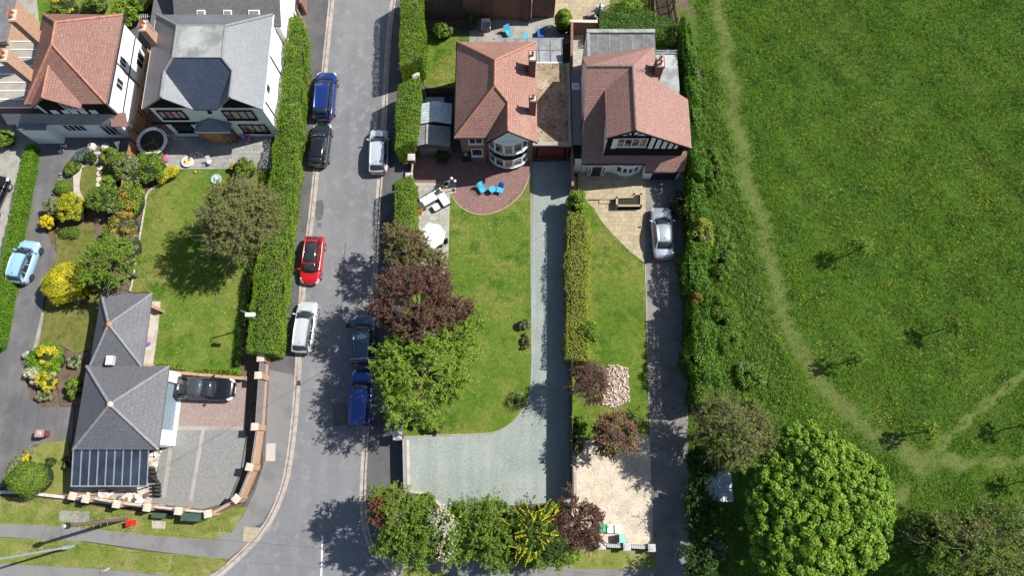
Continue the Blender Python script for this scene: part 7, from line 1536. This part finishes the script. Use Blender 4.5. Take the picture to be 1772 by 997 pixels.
bush('island_shrub', 'bright yellow shrub with pale flowers at the bottom of the island bed', (80, 660), 21, 1.2, ['leaf_gold', 'leaf_white'], leaf=.05, n=30, per=90, mixf=.3)
bush('island_shrub', 'little cream flowered clump at the upper left tip of the island bed', (48, 615), 8, .6, 'leaf_white', n=10, per=50)
bush('island_shrub', 'low sage shrub trailing below the island bed', (76, 684), 15, .5, 'leaf_grey', leaf=.05, n=22, per=70)
bush('island_shrub', 'green shrub on the right side of the island bed', (100, 625), 13, .9, 'leaf_hedge', n=18, per=70, ry=1.4)
bush('shrub', 'bright green leafy shrub against the annex wall', (128, 672), 14, 1.2, 'leaf_hedge', leaf=.08, n=20, per=60, ry=1.5)
bush('shrub', 'pale shrub beside the annex above the bright green leafy one', (130, 626), 13, .7, 'leaf_grey', n=16, per=60)
bush('low_shrub', 'blue white flowering plants below the big round variegated bush', (140, 520), 14, .5, 'leaf_blue', leaf=.05, n=14, per=60, ry=.5)
bush('silver_edging', 'silvery plants edging the corner lawn beside the tarmac drive', (36, 795), 30, .35, 'leaf_grey', leaf=.05, n=40, per=60, ry=.3, rz=.85)
bush('silver_edging', 'silvery plants continuing down to the kerb wall', (12, 828), 18, .35, 'leaf_grey', leaf=.05, n=24, per=60, ry=.3, rz=1.1)
bush('golden_shrub', 'small golden daisy clump above the tall clipped dome', (46, 794), 9, .5, 'leaf_yellow', leaf=.05, n=14, per=60)
bush('shrub', 'small dark shrub on the corner lawn', (88, 800), 10, .5, 'leaf_deep', n=12, per=60)
bush('shrub', 'dull shrub against the lean-to wall at the corner lawn', (118, 800), 9, .7, 'leaf_olivebrown', n=12, per=60, ry=1.5)
bush('lawn_shrub', 'small blue green shrub with flowers against the gravel drive edging', (908, 560), 11, .8, ['leaf_blue', 'leaf_mid'], n=18, per=70, mixf=.6)
bush('lawn_shrub', 'straggly low plants below the small blue green shrub', (910, 592), 9, .4, 'leaf_olivebrown', n=14, per=40, ry=1.8)
bush('lawn_shrub', 'dark low straggly shrub at the lower right corner of the middle lawn', (896, 694), 19, .55, ['leaf_deep', 'leaf_blue'], leaf=.05, n=26, per=36, mixf=.25, fill=.3)
bush('shrub', 'green shrub under the lime tree at the lawn corner', (752, 735), 20, 1.0, 'leaf_mid', n=24, per=80)
bush('shrub', 'green shrub hanging over the pavement above the gate pillar', (680, 720), 17, 1.8, 'leaf_lime', leaf=.08, n=24, per=80)
bush('shrub', 'bright green shrub in the shade left of the pink leaved tree', (1003, 735), 17, 1.2, 'leaf_hedge', leaf=.08, n=22, per=70)
bush('shrub', 'grey leaved shrub above the dark pier', (1000, 770), 14, .9, 'leaf_grey', leaf=.06, n=18, per=60, ry=1.5)
bush('conifer_shrub', 'feathery green bush at the lower end of the olive drive hedge', (1014, 578), 24, 2.6, 'leaf_mid', leaf=.07, n=40, per=90)
bush('round_shrub', 'rounded bush at the upper end of the olive drive hedge', (998, 352), 21, 3.0, 'leaf_lime', leaf=.07, n=44, per=110)
bush('hedge_shrub', 'olive yellow bush in the meadow hedge beside the silver saloon', (1210, 412), 26, 3.4, 'leaf_hedge_olive', leaf=.06, n=46, per=80, ry=1.5)
bush('hedge_shrub', 'rust coloured bush in the meadow hedge', (1200, 523), 14, 3.3, ['leaf_rust', 'leaf_mid'], leaf=.055, n=26, per=90, mixf=.4)
bush('hedge_shrub', 'bright green sprawling bush on the meadow side of the hedge', (1258, 560), 26, .9, 'nettle', fill=.35, leaf=.06, n=70, per=70, ry=2.2)
bush('hedge_shrub', 'light green brambles on the meadow side beside the olive yellow hedge bush', (1252, 440), 22, .9, 'nettle', fill=.35, leaf=.06, n=66, per=70, ry=2.4)
bush('hedge_shrub', 'light green brambles on the meadow side opposite the gabled house', (1238, 300), 16, .8, 'nettle', fill=.35, leaf=.06, n=56, per=70, ry=3)
bush('hedge_shrub', 'mound of pale green leaves right below the meadow hedge', (1300, 650), 28, .8, ['nettle', 'leaf_grey'], fill=.35, leaf=.08, n=40, per=60, mixf=.2)
bush('shrub', 'dusty shrub in the shade behind the silver saloon bonnet', (1175, 355), 18, 1.5, ['leaf_deep', 'leaf_pink'], leaf=.07, n=22, per=50, ry=1.5, mixf=.3)
bush('shrub', 'pale blue flowering shrub in the deep shade below the metal shed', (1235, 955), 22, 1.2, 'leaf_blue', leaf=.07, n=20, per=50)
bush('shrub', 'dark undergrowth beside the shed under the trees', (1222, 905), 22, 1.4, 'leaf_deep', leaf=.09, n=26, per=60, ry=1.6)
bush('shrub', 'dark green shrub below the far left red roofed house', (8, 240), 18, 1.4, 'leaf_hedge', leaf=.07, n=26, per=80)
bush('shrub', 'yellow flowering shrub above the far left red roofed house', (112, 8), 24, 1.9, ['leaf_mid', 'leaf_gold'], leaf=.08, n=34, per=80, mixf=.3)
bush('shrub', 'lime leaved shrub above the right corner of the far left roof', (218, 22), 26, 2.0, 'leaf_lime', leaf=.09, n=36, per=80)
bush('shrub', 'mid green shrub at the top edge between two yellowish ones', (165, 5), 22, 1.6, 'leaf_mid', leaf=.08, n=26, per=80)
bush('shrub', 'bright green shrub at the top edge beside the brown fence', (240, 3), 22, 2.2, 'leaf_hedge', leaf=.08, n=30, per=90)
bush('shrub', 'green shrub in the upper left corner', (3, 25), 16, 1.2, 'leaf_hedge', leaf=.07, n=20, per=70)
bush('shrub', 'overgrown green shrub in the garden at the top edge', (1090, 8), 24, 1.1, 'leaf_lime', leaf=.08, n=30, per=60, ry=.7)
# ------------------------------------------------------------------ trees
tree('garden_tree', 'round brownish green tree throwing a big dark shadow on the wide lawn', (414, 378), 77, 5.3, 'leaf_olivebrown', n=300, per=256, leaf=0.045, crad=.42, flat=.85, limbs=70, twigs=420, twig_r=.013, trunk_r=.2, lobes=.06, inner=.45, mixf=None, trunkfrac=.35, base_off=(.6, .3))
tree('garden_tree', 'brownish tree beside the hedge overhanging the pavement above the white parasol', (700, 427), 46, 4.6, ['leaf_brown', 'leaf_olivebrown'], n=110, per=230, leaf=0.048, crad=.36, flat=.85, limbs=40, twigs=160, twig_r=.014, lobes=.2, mixf=.3)
tree('garden_tree', 'thin brownish green tree between the parasol and the purple tree', (742, 462), 38, 3.9, ['leaf_olivebrown', 'leaf_brown'], n=80, per=191, leaf=0.048, crad=.34, flat=.7, limbs=30, twigs=120, twig_r=.013, lobes=.25, mixf=.4)
tree('purple_tree', 'large dark purple leaved tree over the right pavement', (718, 530), 80, 6.2, 'leaf_purple', n=230, per=256, leaf=0.056, crad=.5, flat=.6, limbs=40, lobes=.22, trunk_r=.2, twigs=120, twig_r=.014)
tree('purple_tree', 'right-hand limb of purple foliage spreading over the middle lawn', (785, 540), 34, 5.2, 'leaf_purple', n=60, per=205, leaf=0.053, crad=.38, flat=.7, limbs=16, lobes=.3)
tree('lime_tree', 'big lime green tree over the parked blue car and middle lawn', (735, 642), 97, 5.6, 'leaf_lime', n=280, per=243, leaf=0.062, crad=.52, flat=.6, limbs=44, lobes=.2, trunk_r=.22, twigs=140, twig_r=.015)
tree('garden_tree', 'small light green tree reaching from the lime tree onto the middle lawn', (800, 570), 36, 4.6, 'leaf_lime', n=60, per=179, leaf=0.053, crad=.38, flat=.7, limbs=18, lobes=.3, twigs=50)
tree('corner_tree', 'broad green tree at the street corner below the gravel drive', (712, 914), 72, 4.7, ['leaf_mid', 'leaf_lime'], n=210, per=217, leaf=0.059, crad=.46, flat=.65, limbs=30, lobes=.5, trunk_r=.18, twigs=80, mixf=.15)
tree('corner_tree', 'small lime sprigs at the upper left of the broad corner tree', (674, 860), 24, 4.6, 'leaf_lime', n=34, per=140, leaf=0.059, crad=.28, flat=.7, limbs=10, lobes=.4)
tree('corner_tree', 'dark maroon little tree at the pavement edge of the corner', (657, 884), 21, 6.2, 'leaf_maroon', n=30, per=179, leaf=0.048, crad=.28, limbs=8, lobes=.3)
tree('flowering_tree', 'white flowering shrub between the corner tree and the next green tree', (764, 905), 24, 6.3, ['leaf_white', 'leaf_mid'], n=36, per=94, leaf=0.057, crad=.3, flat=.6, limbs=10, lobes=.3, mixf=.15, ry=1.2)
tree('verge_tree', 'green tree left of the yellow flowering tree at the bottom', (836, 926), 64, 4.3, ['leaf_mid', 'leaf_lime'], n=170, per=230, leaf=0.059, crad=.46, flat=.65, limbs=24, lobes=.5, mixf=.12, twigs=60)
def laburnum():
    r = tree('laburnum', 'dark leaved tree with bright yellow hanging flowers at the bottom', (925, 928), 52, 4.5, ['leaf_mid', 'leaf_deep'], n=110, per=205, leaf=0.053, crad=.42, flat=.7, limbs=20, lobes=.25, mixf=.5)
    X, Y = G(925, 918, 4.9); P, Nn = [], []
    for k in range(40):
        a = rng.uniform(0, 6.283); q = rng.uniform(.25, 1)*2.2; s = np.array([X+q*math.cos(a)*.85, Y+q*math.sin(a)*.85, 4.9+1.5*math.sqrt(max(0, 1-(q/2.5)**2))+rng.uniform(-.1, .2)]); d = np.array([math.cos(a+rng.normal(0, .5)), math.sin(a+rng.normal(0, .5)), -.25])
        for t in np.linspace(0, rng.uniform(.35, .8), 26): P.append(s+d*t+rng.normal(0, .022, 3)); Nn.append([0, 0, 1.])
    V, F = leaf_quads(np.array(P), np.array(Nn), .034, .8, .5); me = npmesh('blossom', V, F, ['leaf_yellow']); linkmesh('blossom', me, (0, 0, 0), r)
laburnum()
tree('verge_tree', 'small mixed green tree under the left side of the dark purple bottom tree', (955, 955), 30, 3.0, ['leaf_lime', 'leaf_mid'], n=60, per=179, leaf=0.053, crad=.36, flat=.6, limbs=12, lobes=.3, mixf=.5)
tree('verge_tree', 'green bush like tree between the yellow flowering tree and the verge grass', (885, 940), 34, 3.4, ['leaf_mid', 'leaf_lime'], n=70, per=179, leaf=0.053, crad=.38, flat=.6, limbs=12, lobes=.3, mixf=.5)
tree('purple_tree', 'dark purple tree at the bottom between the gravel drive and the cream gravel', (1000, 905), 52, 3.6, 'leaf_purple', n=120, per=205, leaf=0.045, crad=.36, flat=.75, limbs=34, lobes=.2, twigs=160, twig_r=.013)
tree('purple_tree', 'thin twiggy purple tree left of the rubble bed', (1022, 664), 39, 3.4, 'leaf_purple', n=110, per=106, leaf=0.045, crad=.36, flat=.75, limbs=40, lobes=.15, twigs=330, twig_r=.014)
tree('pink_leaved_tree', 'pinkish brown leaved tree above the cream gravel', (1065, 756), 43, 3.6, ['leaf_pink', 'leaf_olivebrown'], n=120, per=191, leaf=0.050, crad=.38, flat=.75, limbs=26, lobes=.15, twigs=80, mixf=.25)
tree('hawthorn', 'brownish green sprawling tree over the shaded driveway, left of the great chestnut', (1265, 742), 74, 5.2, ['leaf_olivebrown', 'leaf_mid'], n=250, per=191, leaf=0.048, crad=.45, flat=.7, limbs=50, lobes=.2, twigs=260, twig_r=.018, mixf=.25, trunk_r=.2)
tree('chestnut_tree', 'huge bright green chestnut tree at the bottom right', (1412, 880), 151, 5.7, 'leaf_chestnut', n=1150, per=130, sprigs=0, leaf=.095, crad=.29, flat=.5, limbs=50, lobes=.14, trunk_r=.42, inner=.6, up=.8, floor=-.05, asp=.5, jit=.45)
tree('olive_tree', 'olive green tree with bare twigs in the bottom right corner', (1700, 950), 98, 4.6, ['leaf_mid', 'leaf_olivebrown'], n=300, per=157, leaf=0.053, crad=.5, flat=.5, limbs=50, lobes=.3, twigs=300, twig_r=.018, mixf=.4, trunk_r=.22)
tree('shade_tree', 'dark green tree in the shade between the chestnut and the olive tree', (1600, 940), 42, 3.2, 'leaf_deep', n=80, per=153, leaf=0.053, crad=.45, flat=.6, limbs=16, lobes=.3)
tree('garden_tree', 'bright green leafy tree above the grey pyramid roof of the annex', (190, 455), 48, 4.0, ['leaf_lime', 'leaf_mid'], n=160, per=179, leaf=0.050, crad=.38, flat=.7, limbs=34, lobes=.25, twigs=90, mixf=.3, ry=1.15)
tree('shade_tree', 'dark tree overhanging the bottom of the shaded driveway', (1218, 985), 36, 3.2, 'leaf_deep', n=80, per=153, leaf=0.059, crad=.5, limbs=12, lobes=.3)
for i, (px, h_, lb) in enumerate(((((1490, 427)), 2.9, 'pale young sapling alone in the upper part of the meadow'), ((1645, 566), 2.6, 'thin young sapling in the right part of the meadow'), ((1478, 622), 2.4, 'thin young sapling beside the trodden meadow path'), ((1605, 748), 2.7, 'leafy young sapling above the meeting of the meadow paths'), ((1778, 738), 2.6, 'young sapling at the right edge of the picture'), ((1790, 835), 2.4, 'sapling at the lower right edge of the picture'))):
    tree('sapling', lb, px, 17, h_*.72, 'leaf_lime' if i in (0, 3) else 'leaf_mid', n=34 if i in (0, 3) else 28, per=60, leaf=.06, crad=.22, flat=1.25, limbs=18, lobes=.3, trunk_r=.05, group='young saplings in the meadow', trunkfrac=.7, base_z=.0)

tree('garden_tree', 'greener side limbs of the round brownish tree resting on the long hedge', (458, 372), 34, 4.6, ['leaf_olivebrown', 'leaf_mid'], n=70, per=148, leaf=0.045, crad=.36, flat=.7, limbs=24, lobes=.3, mixf=.5, twigs=60, twig_r=.013)
bush('shrub', 'mixed green filler shrub under the leafy tree above the annex roof', (158, 470), 20, 1.3, 'leaf_mid', n=26, per=80)
bush('shrub', 'mid green shrub between the climber and the leafy garden tree', (198, 405), 20, 1.8, ['leaf_mid', 'leaf_lime'], n=30, per=80, mixf=.4)
bush('shrub', 'grey green shrub right below the clipped olive ball on the fence side', (205, 362), 17, 2.0, 'leaf_grey', n=26, per=80)
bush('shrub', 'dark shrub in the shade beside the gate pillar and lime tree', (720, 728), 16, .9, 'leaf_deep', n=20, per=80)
bush('shrub', 'straggly green shrub right under the purple tree at the pavement', (690, 600), 22, 2.2, 'leaf_mid', n=26, per=80, ry=1.5)
tree('flowering_tree', 'second white flowering shrub lower down between the bottom trees', (773, 950), 14, 5.6, ['leaf_white', 'leaf_mid'], n=16, per=81, leaf=0.057, crad=.25, flat=.6, limbs=6, lobes=.3, mixf=.2, ry=1.5)
bush('shrub', 'green shrub filling the gap below the white flowering one', (790, 925), 24, 3.2, 'leaf_mid', leaf=.07, n=34, per=90)
bush('shrub', 'lime shrub closing the gap left of the yellow flowering tree', (880, 900), 22, 3.0, ['leaf_lime', 'leaf_mid'], leaf=.07, n=34, per=90, mixf=.5)

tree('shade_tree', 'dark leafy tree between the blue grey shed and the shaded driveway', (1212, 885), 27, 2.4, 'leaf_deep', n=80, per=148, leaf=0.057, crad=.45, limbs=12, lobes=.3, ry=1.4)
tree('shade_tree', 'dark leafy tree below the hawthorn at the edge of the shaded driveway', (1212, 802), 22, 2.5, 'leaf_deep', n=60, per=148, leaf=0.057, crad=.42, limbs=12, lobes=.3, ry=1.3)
bush('shrub', 'dark shrub behind the curved kerb of the gravel drive', (735, 872), 20, 1.2, 'leaf_hedge', n=26, per=80)
bush('shrub', 'green shrub filling the shrub bed at the end of the curved kerb', (783, 896), 20, 1.6, 'leaf_mid', n=26, per=90)
bush('shrub', 'green shrub above the left side of the yellow flowering tree', (866, 884), 22, 1.8, 'leaf_mid', n=28, per=90)
bush('shrub', 'green shrub between the yellow flowering tree and the dark purple bottom tree', (962, 884), 20, 1.6, ['leaf_mid', 'leaf_lime'], n=28, per=90, mixf=.4)
bush('shrub', 'low green shrub on the verge side of the dark purple bottom tree', (985, 962), 22, 1.4, 'leaf_lime', n=28, per=90, ry=.7)
bush('shrub', 'low green shrub on the footpath side of the yellow flowering tree', (915, 968), 24, 1.6, 'leaf_mid', n=28, per=90, ry=.7)
def cable(a, b, sag, label):
    P = []
    for i in range(13):
        t = i/12; P.append((a[0]+(b[0]-a[0])*t, a[1]+(b[1]-a[1])*t, a[2]+(b[2]-a[2])*t-sag*4*t*(1-t)))
    tag(MB().tube(P, .006, 4).build('overhead_cable', 'black_plastic', uv=False), label, 'cable', 'cables from the telegraph pole')
pt = (*G(220, 898), 7.45)
cable(pt, (-4.5, 25.9, 5.0), .6, 'overhead cable from the telegraph pole to the brick house with bay windows')
cable(pt, (-20.3, 28.3, 5.3), .5, 'overhead cable from the telegraph pole to the slate roofed house')
cable(pt, (*G(1112, 298, 2.6), 2.7), .7, 'overhead cable from the telegraph pole to the gabled house by the meadow')
cable(pt, (*G(1500, 1040, 7.0), 7.2), .7, 'overhead cable from the telegraph pole along the main road to the right')
